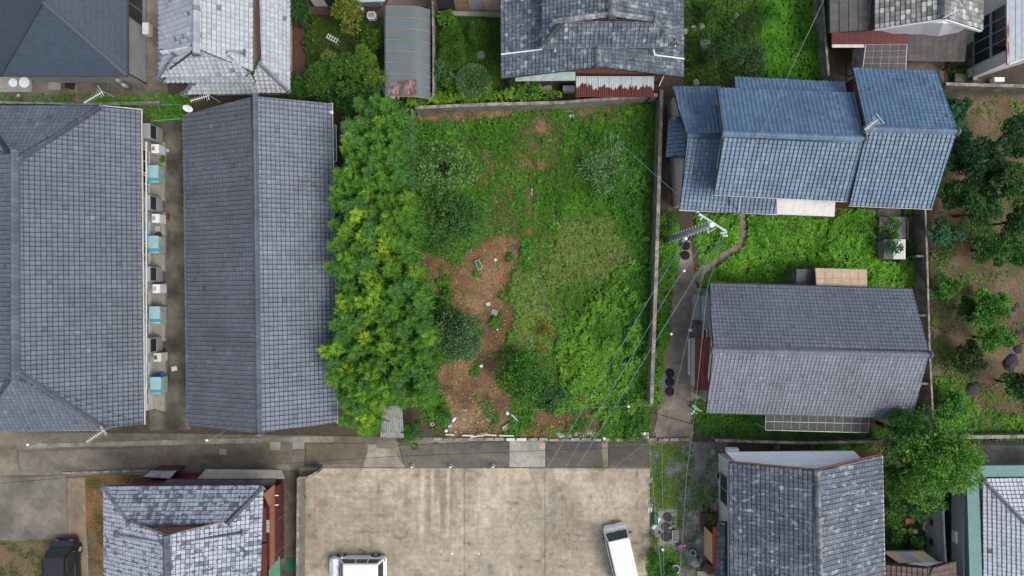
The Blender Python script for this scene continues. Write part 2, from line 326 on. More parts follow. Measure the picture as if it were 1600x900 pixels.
s_ = quad_sheet('concrete_apron', [(575,698),(612,700),(634,730),(564,730)], .02, conc((.33,.29,.23), (.23,.2,.16), 25, 8), jit=2)
# car park of concrete slabs with stained tyre tracks
def park_p(x, y):
    c = conc((.465,.395,.292), (.32,.268,.195), 80, 11, (1.0,.6), 2.4)(x, y)
    st = soft(x, y, [(640,728),(712,728),(704,835),(650,840)], 14, 5); n = vn(x, y*.08, 5, 3)
    c = c*(1+st*(n-.5)*.75)[..., None]
    n3 = vn(x*.12, y, 4, 9); c = c*(1+(n3-.5)*.16)[..., None]
    n4 = vn(x, y*.05, 3, 29)+vn(x, y*.11, 6, 31)-.5; c = c*(1+(n4-.5)*.10)[..., None]; fl = np.clip((vn(x*.2, y, 3.3, 63)-.72)*4, 0, 1)*np.clip((fbm(x, y, 50, 66)-.45)*5, 0, 1); c = c*(1+.28*fl)[..., None]
    dk = soft(x, y, [(470,735),(640,800),(640,960),(460,960)], 90, 10); sw = fbm(x*.6+y*.25, y*.45-x*.2, 18, 91, 4); c = c*(1+(sw-.5)*.38)[..., None]; c = c*(1-.24*dk)[..., None]; d2 = soft(x, y, [(880,790),(935,760),(960,810),(1010,800),(1016,960),(850,960)], 70, 14); c = c*(1-.2*d2)[..., None]
    hz = np.clip((vn(x*.16, y, 2.6, 111)-.66)*5, 0, 1)*np.clip((fbm(x, y, 34, 113)-.46)*7, 0, 1); vz = np.clip((vn(x, y*.12, 2.4, 115)-.66)*5, 0, 1)*np.clip((fbm(x, y, 40, 117)-.44)*7, 0, 1); c = c*(1+.17*hz+.15*vz)[..., None]
    lt = soft(x, y, [(880,735),(1010,735),(1010,800),(900,810)], 50, 14); c = c*(1+.12*lt)[..., None]
    blot = np.clip((fbm(x, y, 16, 61, 4)-.62)*7, 0, 1); c = c*(1-.22*blot)[..., None]
    for (ax_, ay_, rr_) in ((520,1010,235),(520,1010,268),(1180,640,330),(1180,640,362),(690,1150,330)):
        tq = np.clip(1-np.abs(np.hypot(x-ax_, y-ay_)-rr_-(fbm(x, y, 60, 101)-.5)*10)/4.5, 0, 1)*np.clip((fbm(x, y, 40, 103)-.42)*5, 0, 1); c = c*(1-.16*tq)[..., None]
    cr = np.abs(fbm(x, y, 80, 95, 4)-.5); c = c*(1-.35*np.clip(1-cr*170, 0, 1)*(fbm(x, y, 60, 97) > .52))[..., None]; oil = np.clip((vn(x, y, 9, 98)-.86)*9, 0, 1); c = c*(1-.4*oil)[..., None]
    return c
pk = bpy.data.objects.new('parking_lot', None); COL.objects.link(pk); pk['kind'] = 'structure'; pk.location = P(740,820)
xs_ = [468, 724.6, 851, 1016]; ys_ = [731, 960]
for i in range(3):
    for j in range(1):
        quad_sheet('slab', step=2, z=.05, paint=park_p, parent=pk, thick=.02, kind=None, q=[(xs_[i]+.05, ys_[j]+.1),(xs_[i+1]-.05, ys_[j]+.1),(xs_[i+1]-.05-(2 if i == 2 else 0), ys_[j+1]-.1),(xs_[i]+.05, ys_[j+1]-.1)])
# other paving
quad_sheet('alley', [(232,185),(292,185),(298,672),(232,672)], .006, conc((.15,.135,.105), (.055,.05,.04), 26, 12))
quad_sheet('paved_yard', [(-60,120),(262,120),(262,165),(-60,168)], .006, conc((.2,.17,.13), (.1,.088,.065), 24, 13))
quad_sheet('side_path', [(228,-60),(262,-60),(262,120),(228,120)], .006, conc((.27,.235,.18), (.18,.155,.12), 24, 14))
quad_sheet('paved_yard', [(-60,744),(128,742),(128,842),(-60,846)], .006, conc((.21,.19,.15), (.12,.11,.085), 34, 16), jit=2)
quad_sheet('side_path', [(104,745),(132,744),(140,940),(104,842)], .010, conc((.27,.2,.13), (.17,.14,.1), 20, 17), jit=2)
quad_sheet('side_path', [(415,735),(466,735),(466,960),(415,960)], .006, conc((.15,.13,.1), (.07,.062,.05), 24, 18))
quad_sheet('paved_yard', [(1322,95),(1420,95),(1420,130),(1322,130)], .006, conc((.13,.115,.095), (.07,.065,.055), 24, 19))
quad_sheet('paved_yard', [(1415,95),(1475,95),(1475,135),(1415,135)], .011, conc((.2,.16,.12), (.1,.085,.065), 24, 20))
quad_sheet('paved_yard', [(1515,10),(1540,10),(1540,132),(1515,132)], .006, conc((.12,.11,.09), (.07,.065,.05), 20, 23))
quad_sheet('paved_yard', [(1496,692),(1660,690),(1660,735),(1500,735)], .006, conc((.23,.205,.165), (.14,.125,.1), 30, 24))
quad_sheet('paved_yard', [(570,25),(604,5),(604,75),(568,60)], .006, conc((.16,.125,.095), (.09,.075,.06), 20, 26), jit=2)
quad_sheet('paved_yard', [(604,-60),(680,-60),(680,12),(604,12)], .010, conc((.15,.13,.11), (.09,.08,.07), 20, 27))
quad_sheet('paved_yard', [(1370,322),(1408,322),(1408,340),(1370,340)], .006, conc((.15,.13,.11), (.08,.07,.06), 20, 28))
def ribbon(name, pts, paint, z=.01):
    """path strip: (px, py, half width px) stations"""
    pts = np.array(pts, float); t = np.linspace(0, len(pts)-1, 12*len(pts)); k = np.arange(len(pts))
    x = np.interp(t, k, pts[:, 0]); y = np.interp(t, k, pts[:, 1]); w = np.interp(t, k, pts[:, 2])
    dx = np.gradient(x); dy = np.gradient(y); L = np.hypot(dx, dy); nx, ny = -dy/L, dx/L; m = 8
    s = np.linspace(-1, 1, m+1)[None]; j = 1+(fbm(x, y, 12, 3)[:, None]-.5)*.5
    X = x[:, None]+nx[:, None]*w[:, None]*s*j; Y = y[:, None]+ny[:, None]*w[:, None]*s*j
    c = paint(X, Y).reshape(-1, 3); V = np.stack([(X-800)/F*H, (450-Y)/F*H, np.full(X.shape, z)-np.abs(s)**8*.015], -1).reshape(-1, 3)
    I = (np.arange(len(t)-1)[:, None]*(m+1)+np.arange(m)[None]).ravel()
    npobj(name, V, np.stack([I, I+m+1, I+m+2, I+1], 1), M['sheet'], None, c, True, 'structure')
ribbon('footpath', [(1160,334,5),(1161,360,6),(1156,385,7),(1132,400,7),(1105,420,9),(1088,440,10)], conc((.24,.2,.15), (.15,.125,.095), 14, 31), .014)
ribbon('footpath', [(1072,376,7),(1072,410,11),(1071,445,17),(1070,475,20),(1064,520,26),(1058,580,28),(1056,640,28),(1052,695,32)], conc((.24,.205,.16), (.13,.11,.085), 24, 32), .008)
ribbon('footpath', [(1056,250,14),(1052,290,13),(1056,328,10)], conc((.14,.11,.08), (.06,.05,.04), 14, 33), .008)
quad_sheet('paved_yard', [(1085,450),(1112,450),(1108,640),(1078,640)], .02, conc((.27,.24,.2), (.16,.14,.12), 16, 34))
# ------------------------------------------------------------------ tiled roofs
PROF_T = np.array([.032,.052,.15,.32,.55,.8,.948,.968]); PROF_H = np.array([-.06,.044,.042,.012,0.,.010,.028,-.06])
def pal(base, var=.12, light=None, pl=0, cl=0, ns=1.0, tint=.03):
    """per tile colour; light tiles chosen with probability pl, clustered by noise (cl)"""
    base = np.array(base)
    def f(u, v, r):
        c = base[None]*(1+(r.random(len(u))-.5)*2*var)[:, None]*(1+(r.random((len(u), 3))-.5)*tint)
        od = r.random(len(u)); c = c*np.where(od < .012, .72, np.where(od > .992, 1.3, 1.))[:, None]      # replaced tiles
        st = fbm(u*9, v*1.1, 9, 7, 3); c = c*(1+(st-.5)*.22)[:, None]
        if light is not None:
            n = fbm(u, v, ns, int(abs(base[0])*1000), 3); p = np.clip(pl+(n-.5)*cl, 0, 1)
            m = r.random(len(u)) < p; w = (.45+.55*r.random(len(u)))[:, None]
            c = np.where(m[:, None], c*(1-w)+np.array(light)*w, c)
        return c
    return f
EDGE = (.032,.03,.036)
def tiles(parent, pts, pf, mt, du=.262, dv=.25, lip=.045, lift=.065, prof=(PROF_T, PROF_H), name='tiles', ec=None):
    ec = EDGE if ec is None else ec
    p0, p1, p2 = pts[0], pts[1], pts[2]; U = (p1-p0)/np.linalg.norm(p1-p0); N = np.cross(U, p2-p0); N /= np.linalg.norm(N)
    if N[2] < 0: N = -N
    Vd = np.cross(N, U)
    if np.dot(Vd, p2-p0) < 0: Vd = -Vd
    q = [(np.dot(p-p0, U), np.dot(p-p0, Vd)) for p in pts]; vmax = max(a[1] for a in q); vmin = min(a[1] for a in q)
    def rg(v):
        v = min(max(v, vmin+1e-4), vmax-1e-4); us = []
        for i in range(len(q)):
            (a, b), (c, d) = q[i], q[(i+1) % len(q)]
            if (b-v)*(d-v) <= 0 and b != d: us.append(a+(c-a)*(v-b)/(d-b))
        return (min(us), max(us)) if us else (0, 0)
    T, Hh = prof; k = len(T); VV = []; FF = []; CC = []; base = 0
    umin = min(a[0] for a in q); umax = max(a[0] for a in q); cols = np.arange(math.floor(umin/du), math.ceil(umax/du)+1)
    off = rng.random()*du; nrow = int(math.ceil((vmax-vmin)/dv)); r = np.random.default_rng(int(abs(p0[0]*100))+11)
    for j in range(nrow):
        v0 = vmin+j*dv; v1 = min(v0+dv+.01, vmax); a0, b0 = rg(v0); a1, b1 = rg(v1)
        u = (cols[:, None]+T[None])*du-off; lo = np.clip(u, a0, b0); hi = np.clip(u, a1, b1)
        keep = ((lo[:, -1]-lo[:, 0]) > .12*du) | ((hi[:, -1]-hi[:, 0]) > .12*du)
        lo, hi = lo[keep], hi[keep]; n = len(lo)
        if n == 0: continue
        jz = (r.random(n)-.5)[:, None]*.012; jv = (r.random(n)-.5)[:, None]*.012
        def w(uu, vv, hh): return p0+uu[..., None]*U+(vv+np.zeros_like(uu))[..., None]*Vd+(hh+np.zeros_like(uu))[..., None]*N
        A2 = w(lo, v0-.012+jv, lift+Hh+lip+jz); A = w(lo, v0+.024+jv, lift+Hh+lip*.93+jz); B = w(hi, np.full_like(hi, v1), lift+Hh+jz*.3); Cc = w(lo, v0-.04+jv, lift+Hh+.004)
        VV.append(np.stack([Cc, A2, A, B], 1).reshape(-1, 3))      # per tile: 4*k verts (nosing, body)
        tid = base+np.arange(n)*4*k
        for i in range(k-1):
            FF.append(np.stack([tid+2*k+i, tid+2*k+i+1, tid+3*k+i+1, tid+3*k+i], 1)); FF.append(np.stack([tid+k+i, tid+k+i+1, tid+2*k+i+1, tid+2*k+i], 1)); FF.append(np.stack([tid+i, tid+i+1, tid+k+i+1, tid+k+i], 1))
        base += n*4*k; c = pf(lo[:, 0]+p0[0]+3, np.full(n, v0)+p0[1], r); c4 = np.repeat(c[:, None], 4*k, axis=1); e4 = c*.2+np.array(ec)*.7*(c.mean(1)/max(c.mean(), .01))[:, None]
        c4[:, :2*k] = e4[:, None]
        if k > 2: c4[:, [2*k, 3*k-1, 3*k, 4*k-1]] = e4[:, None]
        CC.append(c4.reshape(-1, 3))
    V = np.concatenate(VV); Fq = np.concatenate(FF); C = np.concatenate(CC)
    # orient upwards
    f0 = Fq[0]; nn = np.cross(V[f0[1]]-V[f0[0]], V[f0[2]]-V[f0[0]])
    if np.dot(nn, N) < 0: Fq = Fq[:, ::-1]
    return npobj(name, V, Fq, mt, parent, C, False, 'stuff')
def slope(T, px, zs, pf, mt=None, du=.262, dv=.25, thick=.12, prof=(PROF_T, PROF_H), lip=.045, do_tiles=True, ec=None):
    """px: polygon pixels, first two on the eave, third at the ridge; zs heights of those three. Returns world corners"""
    A, B, C = [P(px[i][0], px[i][1], zs[i]) for i in range(3)]; N = np.cross(B-A, C-A); N /= np.linalg.norm(N)
    if N[2] < 0: N = -N
    pts = [onplane(x, y, A, N) for x, y in px]
    rf = MB().slab(pts, thick).build('roof', M['deck'], T)
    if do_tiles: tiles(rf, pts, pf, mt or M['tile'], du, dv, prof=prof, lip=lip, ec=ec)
    return pts, rf
CAPN = 6
def ridge(T, a, b, pf, mt=None, w=.26, h=.16, seg=.3, name='ridge', end=True):
    """stacked ridge: courses below, round cap tiles above, a thick end tile"""
    a = np.array(a, float); b = np.array(b, float); L = np.linalg.norm(b-a); d = (b-a)/L
    x = np.cross(d, [0, 0, 1.]); x /= np.linalg.norm(x); y = np.cross(x, d); n = max(1, int(L/seg)); VV = []; FF = []; CC = []; base = 0; r = np.random.default_rng(int(L*100))
    cols = pf(a[0]+np.arange(n)*.3, a[1]+np.arange(n)*.07, r)
    for i in range(n):
        s0 = a+d*(L*i/n+.006); s1 = a+d*(L*(i+1)/n-.006); jj = (r.random()-.5)*.012
        prof = [(-w*.62,-.02),(-w*.62,h*.45),(-w*.52,h*.47),(-w*.52,h*.8),(-w*.42,h*.82),(-w*.36,h+.03),(-w*.18,h+.085),(0,h+.1),(w*.18,h+.085),(w*.36,h+.03),(w*.42,h*.82),(w*.52,h*.8),(w*.52,h*.47),(w*.62,h*.45),(w*.62,-.02)]
        m = len(prof)
        for s in (s0, s1):
            for q, z in prof: VV.append(s+x*(q+jj)+y*z)
        for k in range(m-1): FF.append((base+k, base+k+1, base+m+k+1, base+m+k))
        # end caps as fans of quads
        for o2 in (0, m):
            for k in range(0, m//2): FF.append((base+o2+k, base+o2+k+1, base+o2+m-2-k, base+o2+m-1-k))
        CC += [cols[i]]*(2*m); base += 2*m
    o = npobj(name, VV, FF, mt or M['tile'], T, np.array(CC))
    if end:
        for s, sg in ((a, -1), (b, 1)):
            mb = MB(); c = s+d*sg*.05
            pr = [(-.24,-.05),(-.2,.16),(-.1,.3),(0,.36),(.1,.3),(.2,.16),(.24,-.05)]
            V = [c+x*q+y*z-d*.05 for q, z in pr]+[c+x*q+y*z+d*.05 for q, z in pr]; m = len(pr)
            mb.add(V, [tuple(range(m)), tuple(range(2*m-1, m-1, -1))]+[(i, i+m, (i+1) % m+m, (i+1) % m) for i in range(m)])
            mb.build('ridge_end_tile', M['ridgeend'], T)
    return o
M['ridgeend'] = mat('ridge_end', (.12,.135,.16), .6, .2, 4, .1, 20, .004)
def inset(poly, d):
    poly = [np.array(p[:2]) for p in poly]; n = len(poly); A = sum(poly[i][0]*poly[(i+1) % n][1]-poly[(i+1) % n][0]*poly[i][1] for i in range(n)); s = 1 if A > 0 else -1; out = []
    dd = d if hasattr(d, '__len__') else [d]*n
    ln = []
    for i in range(n):
        e = poly[(i+1) % n]-poly[i]; e /= np.linalg.norm(e); nn = np.array([-e[1], e[0]])*s; ln.append((poly[i]+nn*dd[i], e))
    for i in range(n):
        (p, e), (q, g) = ln[i-1], ln[i]; det = e[0]*(-g[1])+g[0]*e[1]
        r = q-p; t = (r[0]*(-g[1])+g[0]*r[1])/det; out.append(p+e*t)
    return out
def walls(T, px, ze, over, mt, z0=0, top=None):
    poly = inset([P(x, y, ze) for x, y in px], over); MB().prism(poly, z0, (top or ze)-.06).build('wall', mt, T); return poly
def gable(T, a, b, pk, mt, z0=0, th=.12, inward=(0, 0)):
    """triangular wall between points a, b (xy) with tops za, zb and peak pk (3d)"""
    iv = np.array([inward[0], inward[1], 0]); V0 = [np.array([a[0], a[1], z0]), np.array([b[0], b[1], z0]), np.array([b[0], b[1], b[2]]), np.array(pk), np.array([a[0], a[1], a[2]])]
    V = [v for v in V0]+[v+iv*th for v in V0]
    return MB().add(V, [(0,1,2,3,4),(9,8,7,6,5)]+[(i, (i+1) % 5, (i+1) % 5+5, i+5) for i in range(5)]).build('gable_wall', mt, T)
def edge(T, a, b, mt, w=.1, h=.1, name='gutter', dz=0, r=None):
    a = np.array(a)+[0, 0, dz]; b = np.array(b)+[0, 0, dz]; return MB().bar(a, b, w, h).build(name, mt, T)
def window(T, p, d, w, z0, z1, out, cols=2, fr='grey', gl='glass', fw=.05):
    """p centre xy, d along, out outward normal"""
    p = np.array(p[:2], float); d = np.array(d, float)/np.linalg.norm(d); out = np.array(out, float)/np.linalg.norm(out); mb = MB(); c = p+out*.03
    a = c-d*w/2; b = c+d*w/2; v3 = lambda q, z: (q[0], q[1], z)
    for z in (z0, z1): mb.bar(v3(a, z), v3(b, z), .07, fw)
    for k in range(cols+1):
        q = a+(b-a)*k/cols; mb.rbox(q, d, fw, .065, z0+fw/2, z1-fw/2)
    f = mb.build('window', M[fr], T)
    for k in range(cols):
        q = a+(b-a)*(k+.5)/cols; MB().rbox(q-out*.01, d, w/cols-fw, .02, z0+fw/2, z1-fw/2).build('pane', M[gl], f)
    return f
def lowquad(px4, zs): return [P(px4[i][0], px4[i][1], zs[i]) for i in range(4)]
def panel_roof(T, px4, zs, nx, ny, pm, fm, gap=.03, thick=.02, name='roof_panel', bow=0, corr=0):
    """grid of separate panels on a frame; corners a b (one edge) c d (other edge)"""
    q = lowquad(px4, zs)
    def at(u, v):
        p = (q[0]*(1-u)+q[1]*u)*(1-v)+(q[3]*(1-u)+q[2]*u)*v; p = p.copy()
        return p
    Lu = np.linalg.norm(q[1]-q[0]); Lv = np.linalg.norm(q[3]-q[0]); gu = gap/Lu/2; gv = gap/Lv/2; fr = MB()
    for i in range(nx+1): fr.bar(at(i/nx, 0)-[0, 0, .02], at(i/nx, 1)-[0, 0, .02], .045, .05)
    for j in range(ny+1): fr.bar(at(0, j/ny)-[0, 0, .025], at(1, j/ny)-[0, 0, .025], .04, .045)
    f = fr.build('frame', M[fm], T)
    for i in range(nx):
        for j in range(ny):
            u0, u1, v0, v1 = i/nx+gu, (i+1)/nx-gu, j/ny+gv, (j+1)/ny-gv
            if not corr: MB().slab([at(u0, v0)+[0,0,.02], at(u1, v0)+[0,0,.02], at(u1, v1)+[0,0,.02], at(u0, v1)+[0,0,.02]], thick).build(name, M[pm], T)
            else:
                m = int((u1-u0)*Lu/corr*4); V = []; Fq = []
                for k in range(m+1):
                    u = u0+(u1-u0)*k/m; z = .02+.5*corr*.28*math.sin(k*math.pi/2); V += [at(u, v0)+[0,0,z], at(u, v1)+[0,0,z]]
                n = len(V); V += [p-[0,0,.01] for p in V]
                for k in range(m): Fq += [(2*k, 2*k+1, 2*k+3, 2*k+2), (n+2*k+2, n+2*k+3, n+2*k+1, n+2*k)]
                Fq += [(0, n, n+1, 1)]
                MB().add(V, Fq).build(name, M[pm], T)
    return q
def posts(T, pts, z0s, z1s, mt, w=.08, name='post'):
    for p, z1 in zip(pts, z1s): MB().rbox(p, (1, 0), w, w, 0, z1).build(name, mt, T)
def base_of(px, z): p = P(px[0], px[1], z); return (p[0], p[1], 0)
PROF_F = (PROF_T, np.array([-.04,.075,.074,.022,0.,.004,.02,-.02]))
# ------------------------------------------------------------------ houses
SL = (np.array([.008,.992]), np.array([0., 0.]))
def hbase(px, py, z=3): p = P(px, py, z); return (p[0], p[1], 0)
pC = pal((.104,.126,.152), .12); pD = pal((.132,.158,.195), .12); pDshade = pal((.102,.110,.126), .10); pF = pal((.088,.158,.245), .09, (.125,.20,.28), .3, 1.2, 2.0)  # west slope of long house has its shade painted into the tile colour
pFsun = pal((.125,.192,.262), .10, (.175,.245,.30), .3, 1.2, 2.0); pFg = pal((.12,.17,.24), .12); pG = pal((.128,.142,.172), .10); pGsun = pal((.168,.182,.210), .12)  # south slopes of blue and gable houses get sunlight painted in as paler tiles
pB = pal((.37,.39,.41), .10, (.12,.125,.14), .01, .2, 1.0); pE = pal((.12,.145,.172), .22, (.32,.35,.37), .03, .7, 1.2); pH = pal((.085,.098,.118), .14, (.30,.33,.36), -.02, .35, .8)
pHr = pal((.110,.130,.155), .14, (.28,.31,.34), .0, .4, .8); pI = pal((.37,.39,.44), .08, (.12,.13,.16), .10, 1.2, .9); pIn = pal((.27,.295,.345), .12, (.09,.1,.12), .16, 1.2, .9)
pJ = pal((.24,.24,.22), .35, (.52,.52,.48), .18, .8, .6); pJl = pal((.125,.118,.10), .1); pL = pal((.46,.48,.52), .06, (.1,.105,.12), .02, .25, .8); pBr = pal((.13,.085,.075), .12)
pRidge = pal((.115,.13,.16), .12); pRf = pal((.12,.185,.27), .15); pRe = pal((.2,.21,.22), .4); pRb = pal((.36,.38,.42), .15); pRg = pal((.15,.155,.19), .1)
# --- A  slate hipped house, upper left
T = thing('house', 'dark blue slate hipped house filling the top left corner', 'house', hbase(60, -20))
A_pk = (66, 2)
def slates(T, px, zs, dv=.33, du=.93):
    A, B, C = [P(px[i][0], px[i][1], zs[i]) for i in range(3)]; N = np.cross(B-A, C-A); N /= np.linalg.norm(N); N = N if N[2] > 0 else -N
    pts = [onplane(x, y, A, N) for x, y in px]; rf = MB().slab(pts, .1).build('roof', M['deck'], T)
    U = (B-A)/np.linalg.norm(B-A); Vd = np.cross(N, U); Vd = Vd if np.dot(Vd, C-A) > 0 else -Vd
    q = [(np.dot(p-A, U), np.dot(p-A, Vd)) for p in pts]; vmax = max(a[1] for a in q); r = random.Random(3)
    def rg(v):
        v = min(max(v, 1e-4), vmax-1e-4); us = []
        for i in range(len(q)):
            (a, b), (c, d) = q[i], q[(i+1) % len(q)]
            if (b-v)*(d-v) <= 0 and b != d: us.append(a+(c-a)*(v-b)/(d-b))
        return (min(us), max(us)) if us else (0, 0)
    for j in range(int(vmax/dv)+1):
        v0 = j*dv; v1 = min(v0+dv+.03, vmax); (a0, b0), (a1, b1) = rg(v0), rg(v1); u = math.floor(min(a0, a1)/du)*du-(j % 2)*du*.5-.1*(j % 3)
        while u < max(b0, b1):
            l0, l1 = np.clip([u+.006, u+du-.006], a0, b0); h0, h1 = np.clip([u+.006, u+du-.006], a1, b1); u += du
            if l1-l0 < .03 and h1-h0 < .03: continue
            z = .012+r.random()*.006; w = lambda uu, vv, hh: A+uu*U+vv*Vd+hh*N
            if l1-l0 < .01: l0 = h0; l1 = h1-.001
            MB().slab([w(l0, v0, z+.022), w(l1, v0, z+.022), w(h1, v1, z), w(h0, v1, z)], .02).build('slate', M['slate'], rf)
    return pts
s_s = slates(T, [(0,117),(198,117),A_pk], (3.2,3.2,5.9))
s_e = slates(T, [(198,117),(198,-60),(66,-60),A_pk], (3.2,3.2,5.9))
sw = slates(T, [(0,117),(0,-60),(66,-60),A_pk], (3.2,3.2,5.9))
hipA = MB()
for a, b in (((66,2),(198,117)), ((66,2),(0,117)), ((66,2),(66,-60))):
    za, zb = 5.95, (3.25 if b[1] > 0 else 5.95); hipA.bar(P(*a, za), P(*b, zb), .2, .09)
hipA.build('ridge', mat('ridge_metal', (.035,.048,.065), .5, .1, 2, .05, 20, 0), T)
wp = walls(T, [(0,117),(198,117),(198,-60),(0,-60)], 3.2, .42, M['greywall'])
edge(T, P(-2,118,3.14), P(199.5,118,3.14), .1, .1) if False else None
MB().bar(P(-2,118.5,3.12), P(199,118.5,3.12), .1, .1).bar(P(199.5,118,3.12), P(199.5,-60,3.12), .1, .1).each('gutter', M['darkgrey'], T)
c_ = wp[1]; MB().tube([(c_[0]+.42, c_[1]-.42, 3.1), (c_[0]+.1, c_[1]-.1, 2.8), (c_[0]+.08, c_[1]-.08, 0.05)], .035, 6).build('downpipe', M['black'], T)
ex = max(p[0] for p in wp); sy = min(p[1] for p in wp)
window(T, (ex, P(0,10,1.6)[1]), (0,1), 1.9, .5, 2.3, (1,0), 2); window(T, (P(137,0,1.6)[0], sy), (1,0), 1.0, 1.3, 2.0, (0,-1), 2)
def bx(name, label, cat, px, py, z0, w, d, h, m, rot=0, group=None, top=None, bev=.02, kids=None):
    """small box shaped thing with its top centre at pixel; optional lid as a part"""
    c = P(px, py, z0+h); T = thing(name, label, cat, (c[0], c[1], z0), group); dd = (math.cos(R(rot)), math.sin(R(rot)))
    MB().rbox(c, dd, w, d, z0+(.02 if h > .06 else 0), z0+h-(.03 if top else 0)).build('body', M[m], T, bevel=bev)
    if top: MB().rbox(c, dd, w+.03, d+.03, z0+h-.03, z0+h+.01).build('lid', M[top], T, bevel=.008)
    if kids: kids(T, c, dd, z0, h)
    return T
def fan(T, c, dd, z0, h):
    n = np.array([-dd[1], dd[0]]); q = np.array(c[:2]); mb = MB()
    for rr in (.2, .13, .06): mb.lathe((0, 0), [(rr, 0), (rr+.015, 0), (rr+.015, .02), (rr, .02)], 14)
    mb.v = [(q[0]+x*dd[0]-n[0]*(.17+z), q[1]+x*dd[1]-n[1]*(.17+z), z0+h*.5+y) for x, y, z in mb.v]; mb.build('fan_grille', M['darkgrey'], T)
bx('air_conditioner', 'beige air conditioner unit on wall bracket beside the slate house', 'air conditioner', 227, 44, 1.9, .42, .75, .6, 'offwhite', 0, kids=None)
T = thing('propane_tanks', 'pair of grey gas meters and cylinders by the slate house south wall', 'gas cylinders', hbase(187, 128, 1))
for k, (a, b) in enumerate(((181,124),(190,131))): MB().lathe(P(a, b, 1)[:2], [(0,.02),(.15,.03),(.16,.8),(.1,.93),(.05,.95),(.05,1.05),(0,1.05)], 14).build('cylinder', M['steel'], T, smooth=True)
T = thing('septic_pad', 'concrete pad with two round white lids near the left edge', 'septic pad', hbase(26, 132, 0)); MB().prism([P(x, y, .08)[:2] for x, y in ((-6,120),(50,120),(50,144),(-6,144))], 0, .1).build('base', M['concrete'], T, bevel=.01)
for a, b, r_ in ((20,129,.27),(37.5,128.5,.34)): MB().lathe(P(a, b, .15)[:2], [(r_+.02,.1),(r_+.02,.14),(r_-.03,.15),(r_-.05,.14),(0,.14)], 24).build('lid', M['white'], T)
bx('utility_pad', 'square pale concrete pad with a cover by slate house', 'pad', 85, 134, 0, .8, .55, .1, 'offwhite', top='concrete'); bx('doormat', 'black mat lying on the yard by the slate house', 'mat', 109, 133, 0, .7, .5, .03, 'black', -10)
bx('step', 'low concrete step against the slate house wall', 'step', 153, 135, 0, 1.6, .55, .12, 'darkconc'); bx('flowerpot', 'tiny turquoise pot at the left edge by a fence', 'pot', 28, 149, 0, .2, .2, .2, 'paleteal')
# --- B  silver tiled house
T = thing('house', 'silver grey tiled house with tiered hipped roofs, top left centre', 'house', hbase(340, 0)); mt = M['tileold']
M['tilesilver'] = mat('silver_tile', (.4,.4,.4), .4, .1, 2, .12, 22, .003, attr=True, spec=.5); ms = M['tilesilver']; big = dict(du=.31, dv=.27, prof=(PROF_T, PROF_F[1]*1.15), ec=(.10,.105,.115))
slope(T, [(394,-60),(394,112),(308,76),(308,-60)], (4.6,4.6,6.6), pB, ms, **big); slope(T, [(250,-60),(251,119),(307,76),(307,-60)], (4.6,4.6,6.6), pB, ms, **big)
slope(T, [(251,119),(394,117),(355,84),(310,76),(272,88)], (4.6,4.6,5.7), pB, ms, **big)
slope(T, [(256,127),(400,127),(392,115),(262,116)], (3.9,3.9,4.4), pB, ms, **big)
slope(T, [(452,-60),(452,143),(405,96),(402,-60)], (2.8,2.8,4.2), pB, ms, **big); slope(T, [(395,144),(450,144),(404,98),(396,118)], (2.8,2.8,3.9), pB, ms, **big)
slope(T, [(289,146),(396,145),(396,127),(302,127)], (2.8,2.8,3.4), pB, ms, **big)
ridge(T, P(307,-40,6.65), P(307,85,6.65), pRb, ms, .34, .22); ridge(T, P(254,82,5.3), P(305,74,6.3), pRb, ms, .2, .12); ridge(T, P(310,74,6.3), P(380,83,5.0), pRb, ms, .2, .12)
ridge(T, P(275,86,5.5), P(249,120,4.6), pRb, ms, .2, .12); ridge(T, P(354,84,5.4), P(387,114,4.65), pRb, ms, .2, .12); ridge(T, P(301,129,3.45), P(289,146,2.85), pRb, ms, .2, .1); ridge(T, P(405,97,4.2), P(450,142,2.85), pRb, ms, .2, .1)
MB().bar(P(403,-50,4.4), P(403,92,4.4), .07).each('gutter', M['redwall'], T)
walls(T, [(251,119),(394,117),(394,-60),(250,-60)], 4.6, .6, M['greywall'], top=4.9); walls(T, [(296,146),(452,144),(452,-60),(296,-60)], 2.8, .6, M['cream'])
bx('veranda', 'brown timber veranda along east side of silver tiled house', 'veranda', 467, 60, 0, .8, 5.6, .4, 'darkwood')
# --- C  long row house at the left edge
T = thing('row_house', 'long blue grey tiled hipped row house at the left edge', 'house', hbase(60, 420)); CA, CB = (219,172), (224,662)
e_c, r0 = slope(T, [CA, CB, (25,590), (165,670)][:0] or [CA, CB, (25,590), (24,246), (158,167)], (2.6,2.6,5.8), pC, du=.285, dv=.285)
slope(T, [(165,670),(224,662),(120,640)], (3.4,2.6,4.3), pC, do_tiles=False) if False else None
